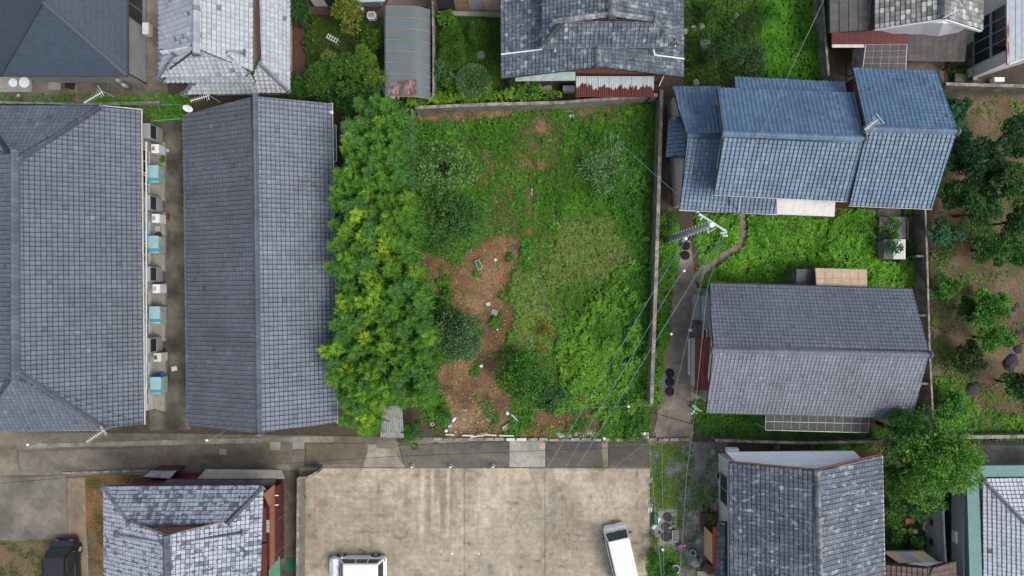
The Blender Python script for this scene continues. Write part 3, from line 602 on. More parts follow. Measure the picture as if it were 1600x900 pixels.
# south verge triangle below the hip is part of the same plane: add it separately
N_ = np.cross(e_c[1]-e_c[0], e_c[2]-e_c[0]); N_ /= np.linalg.norm(N_)
ext = [onplane(224,662,e_c[0],N_), onplane(165,670,e_c[0],N_), onplane(25,590,e_c[0],N_)]
rf = MB().slab(ext, .12).build('roof', M['deck'], T); tri = [ext[0], ext[0]+(e_c[0]-e_c[1])*.02, ext[2], ext[1]]
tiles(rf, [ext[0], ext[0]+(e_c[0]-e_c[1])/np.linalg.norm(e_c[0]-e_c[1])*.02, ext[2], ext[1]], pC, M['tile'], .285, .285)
zz_ = e_c[4][2]; zs_ = ext[1][2]
slope(T, [(158,167),(-30,167),(24,246)], (zz_, zz_, 5.75), pC, du=.285, dv=.285); slope(T, [(-40,673),(165,670),(26,586)], (zs_, zs_, 5.75), pC, du=.285, dv=.285)
slope(T, [(-140,172),(-140,668),(-20,668),(23,586),(23,246),(-20,170)], (2.6,2.6,4.4), pC, du=.285, dv=.285) if False else slope(T, [(-150,662),(-150,176),(23,246),(23,588)], (2.6,2.6,5.8), pC, du=.285, dv=.285)
ridge(T, P(24,238,5.9), P(25,594,5.9), pRidge, w=.36, h=.26); ridge(T, P(30,250,5.75), P(157,168,zz_+.1), pRidge, w=.24, h=.16); ridge(T, P(31,582,5.75), P(163,668,zs_+.1), pRidge, w=.24, h=.16)
ridge(T, P(18,246,5.75), P(-30,170,zz_+.1), pRidge, w=.24, h=.16); ridge(T, P(20,586,5.75), P(-35,668,zs_+.1), pRidge, w=.24, h=.16)
edge(T, P(221,172,2.55), P(226,662,2.55), None and 0, M['offwhite']) if False else MB().bar(P(221,171,2.56), P(226,663,2.56), .11, .09).bar(P(160,165,3.5), P(220,171,2.7), .05).each('gutter', M['offwhite'], T)
MB().bar(P(-30,674,3.35), P(160,672,3.35), .07, .06).build('verge_board', M['offwhite'], T)
wC = walls(T, [(224,662),(219,172),(-150,176),(-150,662)], 2.6, .55, M['wall']); xw = max(p[0] for p in wC)
PZ = .32
for k in range(4):
    y0 = 208+k*109.5+(0, 1, 2, 3)[k]*.8
    # dark bay window with a grey sliding sash
    yw = P(0, y0, 1.2)[1]; mb = MB(); xb = P(229, 0, 1.5)[0]
    f = MB().box(xw, yw-.5, .2, xw+.62, yw+.5, 1.9).build('entry_porch', M['grey'], T, bevel=.01)
    MB().box(xw+.61, yw-.42, 1.12, xw+.635, yw+.42, 1.8).build('pane', M['glass'], f); MB().box(xw+.61, yw-.42, .34, xw+.635, yw+.42, 1.04).build('door_panel', M['grey' if k != 1 else 'steel'], f)
    window(T, (xw, yw-1.9), (0,1), 1.5, .9, 1.9, (1,0), 2, 'white', 'tealbox' if k % 2 else 'glass'); window(T, (xw, yw-3.4), (0,1), 1.1, .9, 1.9, (1,0), 2, 'white')
xr = P(230, 0, 1.9)[0]; MB().bar((xr, P(0,222,1.9)[1], 2.0), (xr, P(0,640,1.9)[1], 2.0), .07, .09).build('handrail', M['white'], T)
T2 = thing('terrace', 'long concrete terrace of bays along the row house east wall', 'terrace', hbase(246, 420, .3))
for k in range(4):
    ya, yb = 222+k*109.8, 306+k*109.8; MB().prism([P(x, y, PZ)[:2] for x, y in ((233,ya+2),(258,ya),(257,yb+8),(233,yb))], 0, PZ).build('terrace_bay', M['concrete'], T2, bevel=.015)
for k, (wl, tl, wx) in enumerate((('white water heater box with tan cover plate, northernmost in the alley', 'turquoise bin with pale lid, northernmost in the alley', 0),
      ('white heater box standing beside a dark bucket in the alley', 'turquoise bin with creased pale lid beside the dark bucket', 1),
      ('white heater box, third from the north in the alley', 'turquoise bin, third from the north in the alley', 2), ('cream heater box with dark round spots by the blue barrel', 'turquoise bin next to the blue barrel in the alley', 3))):
    yb = (232, 341, 451, 558.5)[k]; xb = (242, 243, 244, 245.5)[k]
    bx('water_heater', wl, 'water heater', xb, yb, PZ, .5, .58, .95, 'white' if k < 3 else 'offwhite', 0, 'white heater boxes on the terrace', kids=lambda T, c, dd, z0, h, k=k: MB().rbox(np.array(c[:2])+[-.1, 0], dd, .18, .26, z0+h, z0+h+.03).build('cover_plate', M['wood' if k == 0 else 'greywall' if k < 3 else 'darkgrey'], T))
    yt = (270, 380.5, 491, 601.5)[k]; xt = (238.5, 239, 241, 242.5)[k]; c = P(xt, yt, 1.35); Tt = thing('storage_bin', tl, 'storage bin', (c[0], c[1], PZ), 'turquoise bins on the terrace')
    MB().box(c[0]-.34, c[1]-.62, PZ+.02, c[0]+.34, c[1]+.5, 1.22).build('body', M['paleteal'], Tt, bevel=.02); MB().box(c[0]-.36, c[1]-.32, 1.3, c[0]+.36, c[1]+.52, 1.36).build('lid', M['palebox'], Tt, bevel=.015)
    MB().slab([(c[0]-.36,c[1]-.62,1.16),(c[0]+.36,c[1]-.62,1.16),(c[0]+.36,c[1]-.34,1.34),(c[0]-.36,c[1]-.34,1.34)], .04).build('front_flap', M['tealbox'], Tt)
bx('bucket', 'dark brown bucket between heater box and turquoise bin', 'bucket', 246, 366, PZ, .3, .3, .35, 'maroon', bev=.06); bx('basin', 'grey basin on the terrace above the brown bucket', 'basin', 245, 357, PZ, .35, .4, .3, 'steel', bev=.04)
T = thing('barrel', 'bright blue plastic barrel lying on the terrace', 'barrel', hbase(251, 586, .5)); c = P(251, 586, .6); MB().tube([c+[-.26,0,0], c+[-.22,0,0], c+[.0,0,0], c+[.22,0,0], c+[.26,0,0]], [.08,.14,.16,.14,.08], 14).build('body', M['blue'], T, smooth=True)
MB().tube([c+[.05,0,.14], c+[.05,0,.2]], .04, 8).build('cap', M['skyblue'], T)
bx('crate', 'dark crate on alley floor below second turquoise bin', 'crate', 251, 412, 0, .45, .5, .25, 'darkgrey', 5); bx('flower_box', 'reddish box on the alley floor near second heater', 'box', 260, 338, 0, .3, .42, .2, 'maroon')
bx('paint_tin', 'pale turquoise tin on the alley floor near a round weed', 'tin', 261, 235, 0, .22, .24, .2, 'palebox'); bx('rubble', 'small pale broken slab on alley floor near the south end', 'rubble', 272, 576, 0, .38, .3, .05, 'offwhite', 12)
bx('step', 'rounded grey step at the south end of the terrace', 'step', 240, 628, 0, .9, .9, .2, 'concrete', bev=.08)
# --- D  long gable house
T = thing('long_house', 'long grey tiled gable house beside the bamboo grove', 'house', hbase(400, 415))
l_, _ = slope(T, [(294,665),(288,180),(398,151),(405,676)], (2.8,2.8,5.0), pDshade, du=.29, dv=.25); r_, _ = slope(T, [(517,162),(525,660),(405,676),(398,151)], (2.8,2.8,5.0), pD, du=.29, dv=.27)
ridge(T, P(398.5,149,5.05), P(405,677,5.05), pRidge, w=.26, h=.15)
wD = walls(T, [(294,665),(525,660),(517,162),(288,180)], 2.8, .5, M['greywall']); gable(T, (*wD[0], 2.8), (*wD[1], 2.8), P(405,672,4.9), M['greywall'], inward=(0,1))
gable(T, (*wD[3], 2.8), (*wD[2], 2.8), P(398,160,4.9), M['greywall'], inward=(0,-1))
MB().bar(P(519,161,2.76), P(527,661,2.76), .1, .09).each('gutter', M['offwhite'], T); MB().bar(P(287,181,2.76), P(293,665,2.76), .1, .09).each('gutter', M['offwhite'], T)
for py in (176, 295, 416): c = P(518.5+(py-176)*.012, py, 2.95); MB().lathe(c[:2], [(.05,2.7),(.06,2.95),(.12,2.98),(.12,3.04),(.04,3.09),(0,3.09)], 12).build('vent_cap', M['white'], T)
xd = max(p[0] for p in wD)
T = thing('awning', 'teal awning strip on the east wall of the long grey house', 'awning', hbase(522, 215, 2)); panel_roof(T, [(518,196),(525,196),(526,252),(519,252)], (2.5,2.2,2.2,2.5), 1, 3, 'teal', 'white')
T = thing('awning', 'dark red awning strip on the east wall, hidden by bamboo', 'awning', hbase(524, 365, 2)); panel_roof(T, [(520,338),(527,338),(528,392),(521,392)], (2.4,2.1,2.1,2.4), 1, 3, 'redwall', 'darkwood')
# --- E  weathered house top centre
T = thing('house', 'weathered grey tiled house with raised hood roof at top centre', 'house', hbase(930, 20))
slope(T, [(783,-80),(784,123),(935,105),(935,-80)], (3.6,3.6,5.4), pE, M['tilegrey']); slope(T, [(1067,121),(1067,-80),(935,-80),(935,105)], (3.6,3.6,5.4), pE, M['tilegrey'])
slope(T, [(848,73),(848,-80),(957,-80),(957,22),(885,31)], (5.5,5.5,7.3), pE, M['tilegrey']); slope(T, [(1055,70),(1055,-80),(957,-80),(957,22),(1022,31)], (5.5,5.5,7.3), pE, M['tilegrey'])
slope(T, [(850,73),(1054,71),(1022,29),(885,30)], (5.5,5.5,6.7), pE, M['tilegrey'])
ridge(T, P(957,-60,7.4), P(957,26,7.4), pRe, M['tilegrey'], .4, .3); ridge(T, P(866,33,6.6), P(955,22,7.3), pRe, M['tilegrey'], .24, .16); ridge(T, P(960,22,7.3), P(1020,30,6.8), pRe, M['tilegrey'], .24, .16)
ridge(T, P(882,31,6.6), P(852,68,5.55), pRe, M['tilegrey'], .24, .14); ridge(T, P(1022,31,6.6), P(1048,65,5.6), pRe, M['tilegrey'], .24, .14); ridge(T, P(934,78,5.5), P(934,103,5.5), pRe, M['tilegrey'], .3, .16)
MB().bar(P(920,30,6.7), P(936,50,6.1), .12, .1).build('roof_ornament', M['tilegrey'] if False else M['stone'], T)
MB().bar(P(848,74,5.45), P(1056,72,5.45), .09, .08).bar(P(783,85,4.2), P(848,77,4.6), .07).bar(P(1021,77,4.9), P(1023,86,4.6), .07).bar(P(1023,86,4.6), P(1069,92,4.0), .07).bar(P(868,74,5.4), P(867,81,4.9), .06).each('gutter', M['white'], T)
wE = walls(T, [(784,123),(1067,121),(1067,-80),(783,-80)], 3.6, .65, M['greywall']); gable(T, (*wE[0], 3.6), (*wE[1], 3.6), P(935,100,5.3), M['terra'], z0=0, inward=(0,1)); sE = min(p[1] for p in wE)
wu = inset([P(x, y, 5.5) for x, y in ((850,73),(1054,71),(1054,-80),(850,-80))], .6); MB().prism(wu, 3.5, 5.5).build('wall', M['greywall'], T)
MB().bar((P(1040,0,3)[0], sE, 3.3), (P(1034,0,3)[0], sE-.7, 2.2), .06).build('brace', M['white'], T)
T = thing('lean_to', 'low lean-to roof of pale sheets streaked with red rust', 'lean-to', hbase(960, 135, 2)); M['rw2'] = mat('rust_streaked_sheet', (.42,.46,.45), .6, .12, 3.2, .12, 12, .003, streak=(1.6,.7,1))
# rust climbs from the lower edge of every sheet with a ragged top
def rustgrad(m, y0, y1):
    N = m.node_tree; L = N.links; b = N.nodes['Principled BSDF']; src = b.inputs['Base Color'].links[0].from_socket; g = N.nodes.new('ShaderNodeNewGeometry'); sp = N.nodes.new('ShaderNodeSeparateXYZ'); L.new(g.outputs['Position'], sp.inputs[0])
    mp = N.nodes.new('ShaderNodeMapping'); mp.inputs['Scale'].default_value = (5.5, .6, 1); L.new(g.outputs['Position'], mp.inputs[0]); n = N.nodes.new('ShaderNodeTexNoise'); n.inputs['Scale'].default_value = 1.0; n.inputs['Detail'].default_value = 3; L.new(mp.outputs[0], n.inputs['Vector'])
    mr = N.nodes.new('ShaderNodeMapRange'); mr.inputs[1].default_value = y1; mr.inputs[2].default_value = y0; mr.inputs[3].default_value = 0; mr.inputs[4].default_value = .62; L.new(sp.outputs[1], mr.inputs[0])
    mr.clamp = False; ad = N.nodes.new('ShaderNodeMath'); ad.operation = 'ADD'; L.new(mr.outputs[0], ad.inputs[0]); L.new(n.outputs[0], ad.inputs[1])
    st = N.nodes.new('ShaderNodeMapRange'); st.inputs[1].default_value = .86; st.inputs[2].default_value = .92; L.new(ad.outputs[0], st.inputs[0]); mx = N.nodes.new('ShaderNodeMix'); mx.data_type = 'RGBA'; L.new(st.outputs[0], mx.inputs[0]); L.new(src, mx.inputs[6]); mx.inputs[7].default_value = (.095,.022,.014,1); L.new(mx.outputs[2], b.inputs['Base Color'])
rustgrad(M['rw2'], P(0,146,2.1)[1], P(0,122,2.6)[1])
panel_roof(T, [(900,119),(1022,119),(1021,151),(900,151)], (2.7,2.7,2.2,2.2), 7, 1, 'rw2', 'redwall', .01, corr=.13)
posts(T, [P(903,149,2.1), P(1018,149,2.1)], 0, (2.1,2.1), M['darkwood'])
T = thing('awning', 'long pale teal metal awning left of the rusty lean-to', 'awning', hbase(850, 120, 2)); panel_roof(T, [(805,119),(899,111),(899,126),(805,127)], (3.0,3.0,2.7,2.7), 4, 1, 'paleteal', 'redwall', .01)
bx('air_conditioner', 'beige air conditioner beside the rusty lean-to', 'air conditioner', 889, 138, 0, .8, .4, .6, 'offwhite', 0, kids=fan)
bx('bench', 'weathered grey plank bench under teal awning', 'bench', 852, 138, 0, .9, .35, .4, 'stone', 8)
# --- F  blue tiled house
T = thing('house', 'large blue tiled house with several stepped roofs, right of centre', 'house', hbase(1260, 220)); mb_ = M['tile']
slope(T, [(1125,137),(1050,137),(1072,211),(1135,211)], (2.9,2.9,4.5), pF, prof=PROF_F, ec=(.06,.085,.12)); f1, _ = slope(T, [(1062,326),(1140,331),(1140,212),(1074,212)], (2.8,2.8,4.5), pFsun, prof=PROF_F, ec=(.06,.085,.12))
slope(T, [(1138,331),(1213,333),(1213,300),(1138,298)], (2.8,2.8,3.3), pFsun, prof=PROF_F, ec=(.06,.085,.12))
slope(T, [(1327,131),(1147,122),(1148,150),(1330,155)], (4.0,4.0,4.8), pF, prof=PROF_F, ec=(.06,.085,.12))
slope(T, [(1333,147),(1120,139),(1130,209),(1349,217)], (5.2,5.2,6.9), pF, prof=PROF_F, ec=(.06,.085,.12)); f2, _ = slope(T, [(1115,303),(1325,313),(1349,217),(1130,209)], (5.2,5.2,6.9), pFsun, prof=PROF_F, ec=(.06,.085,.12))
slope(T, [(1463,113),(1332,108),(1353,202),(1493,206)], (5.3,5.3,7.2), pF, prof=PROF_F, ec=(.06,.085,.12)); slope(T, [(1326,320),(1455,325),(1493,206),(1353,202)], (5.3,5.3,7.2), pFsun, prof=PROF_F, ec=(.06,.085,.12))
ridge(T, P(1130,209,7.0), P(1349,217,7.0), pRf, w=.28, h=.16); ridge(T, P(1352,202,7.3), P(1494,206,7.3), pRf, w=.28, h=.16); ridge(T, P(1075,212,4.55), P(1128,212,4.55), pRf, w=.24, h=.12)
slope(T, [(1042,247),(1044,185),(1075,186),(1074,247)][:0] or [(1042,246),(1046,187),(1076,187),(1073,246)], (2.3,2.3,3.1), pFg, prof=PROF_F, ec=(.06,.085,.12)); ridge(T, P(1054,186,3.1), P(1076,186,3.2), pFg, w=.22, h=.1)
MB().bar(P(1061,328,2.75), P(1215,335,2.75), .09).bar(P(1115,304.5,5.15), P(1326,315,5.15), .09).bar(P(1326,321.5,5.25), P(1456,326.5,5.25), .09).bar(P(1154,329,2.9), P(1157,308,4.8), .06).bar(P(1126,139,5.2), P(1333,146,5.2), .06).bar(P(1148,121,4.0), P(1327,130,4.0), .06).each('gutter', M['offwhite'], T)
wF = walls(T, [(1062,326),(1213,333),(1213,140),(1050,137)], 2.8, [.4,.3,.4,.25], M['cream']); wF2 = walls(T, [(1115,303),(1325,313),(1333,147),(1120,139)], 5.2, [.5,.1,.5,.5], M['wall'], z0=0)
wF3 = walls(T, [(1326,320),(1455,325),(1463,113),(1332,108)], 5.3, [.5,.4,.5,.12], M['redwall']); gable(T, (*wF3[0], 5.2), (*wF3[3], 5.2), P(1356,202,7.0), M['maroon'], z0=1, inward=(1,0))
gable(T, (*wF2[0], 5.1), (*wF2[3], 5.1), P(1136,209,6.8), M['wall'], z0=1, inward=(1,0))
T = thing('porch_roof', 'white sheet porch roof with rust stains under the blue roof edge', 'porch roof', hbase(1257, 325, 2)); panel_roof(T, [(1214,308),(1305,311),(1303,338),(1203,334)], (3.1,3.1,2.6,2.6), 6, 1, 'whitesheet', 'offwhite', .02); posts(T, [P(1206,332,2.5), P(1300,336,2.5)], 0, (2.5,2.5), M['wood'])
# --- G  grey brown gable house at right
T = thing('house', 'grey gable house with neat tiles and white west wall, at right', 'house', hbase(1280, 550))
g1, _ = slope(T, [(1425,453),(1108,444),(1114,547),(1450,554)], (3.2,3.2,5.4), pG, du=.245, dv=.25); g2, _ = slope(T, [(1103,643),(1424,652),(1450,554),(1114,547)], (3.2,3.2,5.4), pGsun, du=.245, dv=.24)
ridge(T, P(1113,547,5.45), P(1451,554,5.45), pRg, w=.28, h=.16)
wG = walls(T, [(1103,643),(1424,652),(1425,453),(1108,444)], 3.2, [.5,.4,.5,.4], M['wall']); gable(T, (*wG[0], 3.2), (*wG[3], 3.2), P(1117,547,5.3), M['white'], z0=0, inward=(1,0)); xg = min(p[0] for p in wG)
window(T, (xg, P(0,521,1.5)[1]), (0,1), .6, 1.2, 2.0, (-1,0), 1, 'white')
MB().bar(P(1103,645,3.15), P(1425,654,3.15), .08).bar(P(1108,442,3.15), P(1425,451,3.15), .08).each('gutter', M['darkgrey'], T)
T = thing('lean_to', 'low rust red sheet roof against the white west wall', 'lean-to', hbase(1100, 570, 2)); q = [P(1087,528,2.0), P(1116,528,2.5), P(1110,609,2.5), P(1086,609,2.0)]
panel_roof(T, [(1087,528),(1116,528),(1110,609),(1086,609)], (2.0,2.5,2.5,2.0), 5, 1, 'rust', 'darkwood', .006, corr=.1); MB().prism([P(x, y, 2.0)[:2] for x, y in ((1091,531),(1104,531),(1104,607),(1090,607))], 0, 1.9).build('wall', M['wall'], T)
T = thing('lean_to', 'grey polycarbonate veranda roof south of the neat gable house', 'lean-to', hbase(1277, 660, 2)); panel_roof(T, [(1197,645),(1358,648),(1356,676),(1196,672)], (2.8,2.8,2.4,2.4), 12, 2, 'poly', 'steel', .03); posts(T, [P(1199,671,2.4), P(1276,673,2.4), P(1353,675,2.4)], 0, (2.4,)*3, M['steel'])
T = thing('lean_to', 'tan stained sheet roof north of the neat gable house', 'lean-to', hbase(1315, 435, 2)); panel_roof(T, [(1274,419),(1354,421),(1355,452),(1276,450)], (2.5,2.5,2.9,2.9), 6, 2, 'polytan', 'wood', .02); posts(T, [P(1276,421,2.4), P(1352,423,2.4)], 0, (2.4,2.4), M['wood'])
bx('shed', 'low dark flat roofed shed beside the tan sheet roof', 'shed', 1260, 434, 0, 1.3, 1.1, 2.0, 'darkconc', 0, top='darkgrey')
T = thing('concrete_sink', 'outdoor concrete washing sink by the white west wall', 'sink', hbase(1092, 480, .6))
c = P(1089,478,.6); MB().box(c[0]-.28, c[1]-.95, 0, c[0]+.28, c[1]+.75, .5).build('basin', M['concrete'], T, bevel=.03); MB().box(c[0]+.3, c[1]-1.0, 0, c[0]+.6, c[1]+.7, .75).build('drainboard', M['steel'], T, bevel=.02)
bx('paving_slab', 'dark square slab between the washing sink and rust red roof', 'slab', 1089, 506, 0, .55, .6, .12, 'darkconc'); bx('block', 'small white block at the corner of rust red roof', 'block', 1079, 516, 0, .25, .2, .2, 'white')
for k in range(9): pass
T = thing('block_edging', 'row of pale perforated blocks beside the rust red roof', 'edging', hbase(1077, 555, .2))
for k in range(8):
    c = P(1077, 532+k*7.2, .15); b = MB().box(c[0]-.07, c[1]-.145, 0, c[0]+.07, c[1]+.145, .17).build('block', M['offwhite'], T, bevel=.008)
# --- H  lower right dark tiled house
T = thing('house', 'dark slate grey tiled house with pale patches, lower right', 'house', hbase(1260, 830)); 
slope(T, [(1141,960),(1140,722),(1276,735),(1282,960)], (4.6,4.6,6.6), pH, M['tilelichen'], du=.262, dv=.262); h2, _ = slope(T, [(1376,711),(1381,960),(1282,960),(1276,735)], (4.2,4.2,6.6), pHr, M['tilelichen'], du=.3, dv=.262)
ridge(T, P(1276,735,6.65), P(1283,960,6.65), pRe, M['tilelichen'], .26, .15)
MB().bar(P(1140,721,4.6), P(1276,733.5,6.6), .07, .12).bar(P(1276,733.5,6.6), P(1376,709.5,4.2), .07, .12).each('barge_board', M['terra'], T); MB().bar(P(1138,722,4.5), P(1139,960,4.5), .1).bar(P(1378,712,4.1), P(1383,960,4.1), .08).each('gutter', M['steel'], T)
wH = walls(T, [(1141,960),(1140,722),(1376,713),(1381,960)], 4.3, [.55,.5,.5,.3], M['offwhite']); gable(T, (*(np.array(wH[1])+[0,.02]), 4.4), (*(np.array(wH[2])+[0,.02]), 4.0), (P(1276,735,6.6)[0], max(wH[1][1],wH[2][1])-.02, 6.35), M['white'], z0=0, inward=(0,-1)); xh = min(p[0] for p in wH); yh = max(p[1] for p in wH)
MB().box(P(1140,0,0)[0], yh+.0, 0, P(1345,0,0)[0], yh+.75, 2.6).build('annex', M['white'], T) if False else None
window(T, (xh, P(0,765,1.5)[1]), (0,1), 1.9, .6, 2.2, (-1,0), 2); window(T, (P(1140,0,2)[0], yh), (1,0), .01, 1, 1.1, (0,1), 1) if False else None
T2 = thing('pent_roof', 'white metal pent roof on north side of dark tiled house', 'canopy', hbase(1240, 715, 3)); panel_roof(T2, [(1135,706.5),(1334,705),(1346,717),(1150,722)], (3.4,3.4,3.75,3.75), 9, 1, 'white', 'offwhite', .01, name='roof_sheet')
MB().slab([P(1150,722.3,3.76), P(1346,717.3,3.76), P(1276,734,4.05)], .03).build('flashing', M['white'], T2)
bx('air_conditioner', 'white air conditioner at the north west corner of the dark tiled house', 'air conditioner', 1146, 705, 1.6, .75, .32, .55, 'white', 0, kids=None)
T2 = thing('awning', 'dark tiled awning strip on the west wall of dark tiled house', 'awning', hbase(1130, 860, 2.4)); slope(T2, [(1118,960),(1122,815),(1137,815),(1137,960)], (2.5,2.5,2.9), pH, M['tilelichen'])
T2 = thing('awning', 'faded red sheet awning on the west side of the dark tiled house', 'awning', hbase(1120, 856, 2)); panel_roof(T2, [(1114,824),(1124,824),(1128,858),(1124,888)][:0] or [(1114,824),(1126,824),(1127,888),(1114,888)], (2.1,2.4,2.4,2.1), 1, 3, 'red', 'darkwood', .004)
T2 = thing('plywood_sheet', 'orange plywood sheet leaning under the faded red awning', 'board', hbase(1106, 852, 1)); MB().slab([P(1100,822,.35), P(1114,836,1.9), P(1114,882,1.9), P(1100,866,.35)], .02).build('board', M['plywood'], T2)
bx('wooden_deck', 'dark red planked deck below potted plants', 'deck', 1107, 816, 0, .95, 1.2, .25, 'darkwood'); bx('bench', 'small brown slatted bench near the house corner', 'bench', 1107, 889, 0, .75, .6, .4, 'darkwood', -35)
# --- I  mottled silver house bottom left
T = thing('house', 'mottled silver tiled house with a hipped gable roof, bottom left', 'house', hbase(290, 850)); io = M['tilesilmott']
zN = 4.6; slope(T, [(412,759),(163,761),(212,825),(345,822)], (zN, zN, 5.75), pIn, io, du=.27, dv=.25)
slope(T, [(164,763),(165,960),(260,960),(260,836),(202,814)], (zN, zN, 6.85), pI, io, du=.265, dv=.25); slope(T, [(405,960),(411,762),(357,814),(260,836),(262,960)][:0] or [(411,762),(405,960),(262,960),(261,836),(357,814)], (zN, zN, 6.85), pI, io, du=.27, dv=.25)
ga, gb_, gp = P(212,824,5.75), P(345,821,5.75), P(261,831,6.7); MB().add([ga, gb_, gp, ga-[0,.1,0], gb_-[0,.1,0], gp-[0,.1,0]], [(0,1,2),(5,4,3),(0,3,4,1),(1,4,5,2),(2,5,3,0)]).build('gable_wall', M['terra'], T)
MB().bar(P(201,813.5,5.52), P(261,836,6.9), .07, .1).bar(P(261,836,6.9), P(358,813.5,5.55), .07, .1).each('barge_board', M['stone'], T)
ridge(T, P(261,838,6.9), P(263,960,6.9), pRidge, io, .34, .2); ridge(T, P(186,834,5.2), P(257,846,6.75), pRidge, io, .18, .1); ridge(T, P(266,848,6.75), P(377,832,5.2), pRidge, io, .18, .1)
ridge(T, P(165,764,4.66), P(203,817,5.6), pRidge, io, .22, .14); ridge(T, P(410,762,4.66), P(356,817,5.6), pRidge, io, .22, .14); MB().bar(P(164,779,4.95), P(412,777,4.95), .03).build('lightning_wire', M['black'], T)
MB().bar(P(164,759,4.55), P(412,757.5,4.55), .08).each('gutter', M['darkgrey'], T); wI = walls(T, [(165,960),(163,761),(412,759),(405,960)], zN, .4, M['redwall']); xi = max(p[0] for p in wI); yi = max(p[1] for p in wI)
T2 = thing('balcony', 'red brown metal sided balcony on the east side of mottled house', 'balcony', hbase(428, 830, 2))
MB().bar(P(409,792,4.0), P(410,846,4.0), .5, .12).build('panel', M['redwall'], T2); MB().bar(P(410,849,4.0), P(411,925,4.0), .5, .12).build('panel', M['redwall'], T2)
xo = P(421,0,3.6)[0]
for k in range(46):
    y = P(0, 785+k*2.2, 3.6)[1]; MB().box(P(414.5,0,3.6)[0], y-.018, 3.5, P(421,0,3.6)[0]+.02, y+.02, 3.6).build('slat', M['white' if 12 < k < 22 else 'maroon'], T2)
MB().slab([P(411,772,4.2), P(429,757,3.6), P(429,876,3.6), P(421,890,3.6), P(421,792,3.6)][::1], .08).build('side_panel', M['terra'], T2)
for k in range(14):
    a = 760+k*8.4; MB().slab([P(430,a,3.3), P(430,a+7.9,3.3), P(443,a+2.9,.7), P(443,a-5,.7)], .04).build('siding_panel', M['redwall'], T2)
for k, y in enumerate((774, 789)): MB().bar(P(428,y,3.4), P(435,y,3.2), .05).build('bracket', M['white'], T2)
for k, (a, b, c, d) in enumerate(((429,819,447,800),(418,840,433,826),(431,868,448,848))): MB().bar(P(a,b,3.5), P(c,d,2.6), .06).build('strut', M['darkgrey'], T2)
T2 = thing('canvas_awning', 'faded green awning at the bottom beside the red balcony', 'awning', hbase(430, 890, 2)); MB().slab([P(420,890,2.8), P(437,868,2.4), P(438,940,2.4), P(420,940,2.8)], .03).build('cloth', mat('sage_cloth', (.07,.2,.13), .8, .12, 2, .1, 12, .003), T2)
bx('green_mat', 'dark green mat lying on alley by the car park wall', 'mat', 454, 883, 0, .7, 1.0, .04, 'green')
T2 = thing('lean_to', 'flat grey sheet canopy over the north front of mottled house', 'lean-to', hbase(370, 742, 2)); panel_roof(T2, [(322,733),(441,734),(446,748),(308,748)], (2.6,2.6,2.9,2.9), 1, 1, 'concrete', 'darkwood', .02)
T2 = thing('lean_to', 'row of grey brown roof panels just above mottled tiles', 'lean-to', hbase(340, 753, 2)); panel_roof(T2, [(262,749),(430,749),(426,759),(250,760)], (3.0,3.0,3.2,3.2), 8, 1, 'poly', 'maroon', .06)
T2 = thing('shed', 'small lean-to shed with split dark and steel roof', 'shed', hbase(250, 741, 1.8)); panel_roof(T2, [(236,735),(277,735),(266,748),(223,745)], (2.0,2.0,2.0,2.0), 2, 1, 'steel', 'black', .05); MB().prism([P(x, y, 1.9)[:2] for x, y in ((230,738),(270,738),(266,746),(228,746))], 0, 1.85).build('wall', M['maroon'], T2)
# --- J  top right old house
T = thing('house', 'old mixed tile house with white gable edge at top right', 'house', hbase(1420, 10)); 
slope(T, [(1296,-60),(1297,52),(1367,46),(1367,-60)], (2.7,2.7,3.7), pJl, M['tileold'], du=.36, dv=.55, prof=SL, lip=.03); slope(T, [(1367,-60),(1367,46),(1474,29),(1474,-60)], (4.2,4.2,5.8), pJ, M['tileold'], du=.3, dv=.28); slope(T, [(1533,48),(1536,-60),(1474,-60),(1474,29)], (4.3,4.3,5.8), pJ, M['tileold'], du=.3, dv=.28)
ridge(T, P(1473,-50,5.9), P(1474,27,5.9), pRe, M['tileold'], .3, .16); MB().bar(P(1367,47,4.1), P(1474,31,5.75), .06, .2).bar(P(1474,31,5.75), P(1532,49,4.2), .06, .2).each('barge_board', M['white'], T)
wJ = walls(T, [(1367,47),(1533,48),(1533,-60),(1367,-60)], 4.2, .45, M['white']); gable(T, (*wJ[0], 4.2), (*wJ[1], 4.2), P(1474,36,5.6), M['white'], inward=(0,1)); walls(T, [(1297,52),(1375,50),(1375,-60),(1296,-60)], 2.7, .35, M['darkwall'])
T2 = thing('lean_to', 'dark red metal lean-to roof with torn pale patches', 'lean-to', hbase(1360, 58, 2)); panel_roof(T2, [(1300,52),(1420,41),(1419,69),(1300,69)], (2.9,2.9,2.4,2.4), 14, 1, 'redwall', 'maroon', .012)
for px4 in (((1354,55),(1381,55),(1381,68),(1352,68)), ((1392,52),(1412,55),(1410,68),(1391,68))): MB().slab([P(x, y, 2.75-(y-50)*.02) for x, y in px4], .02).build('patch', M['stone'], T2)
MB().bar(P(1300,72,2.4), P(1350,72,2.4), .2, .06).each('gutter', M['offwhite'], T2)
T2 = thing('lean_to', 'wide smoked corrugated sheet roof at top right', 'lean-to', hbase(1465, 68, 2)); panel_roof(T2, [(1419,42),(1512,46),(1507,96),(1418,95)], (2.7,2.7,2.2,2.2), 9, 5, 'poly', 'darkgrey', .015); posts(T2, [P(1421,93,2.1), P(1504,94,2.1)], 0, (2.1,2.1), M['darkwood'])
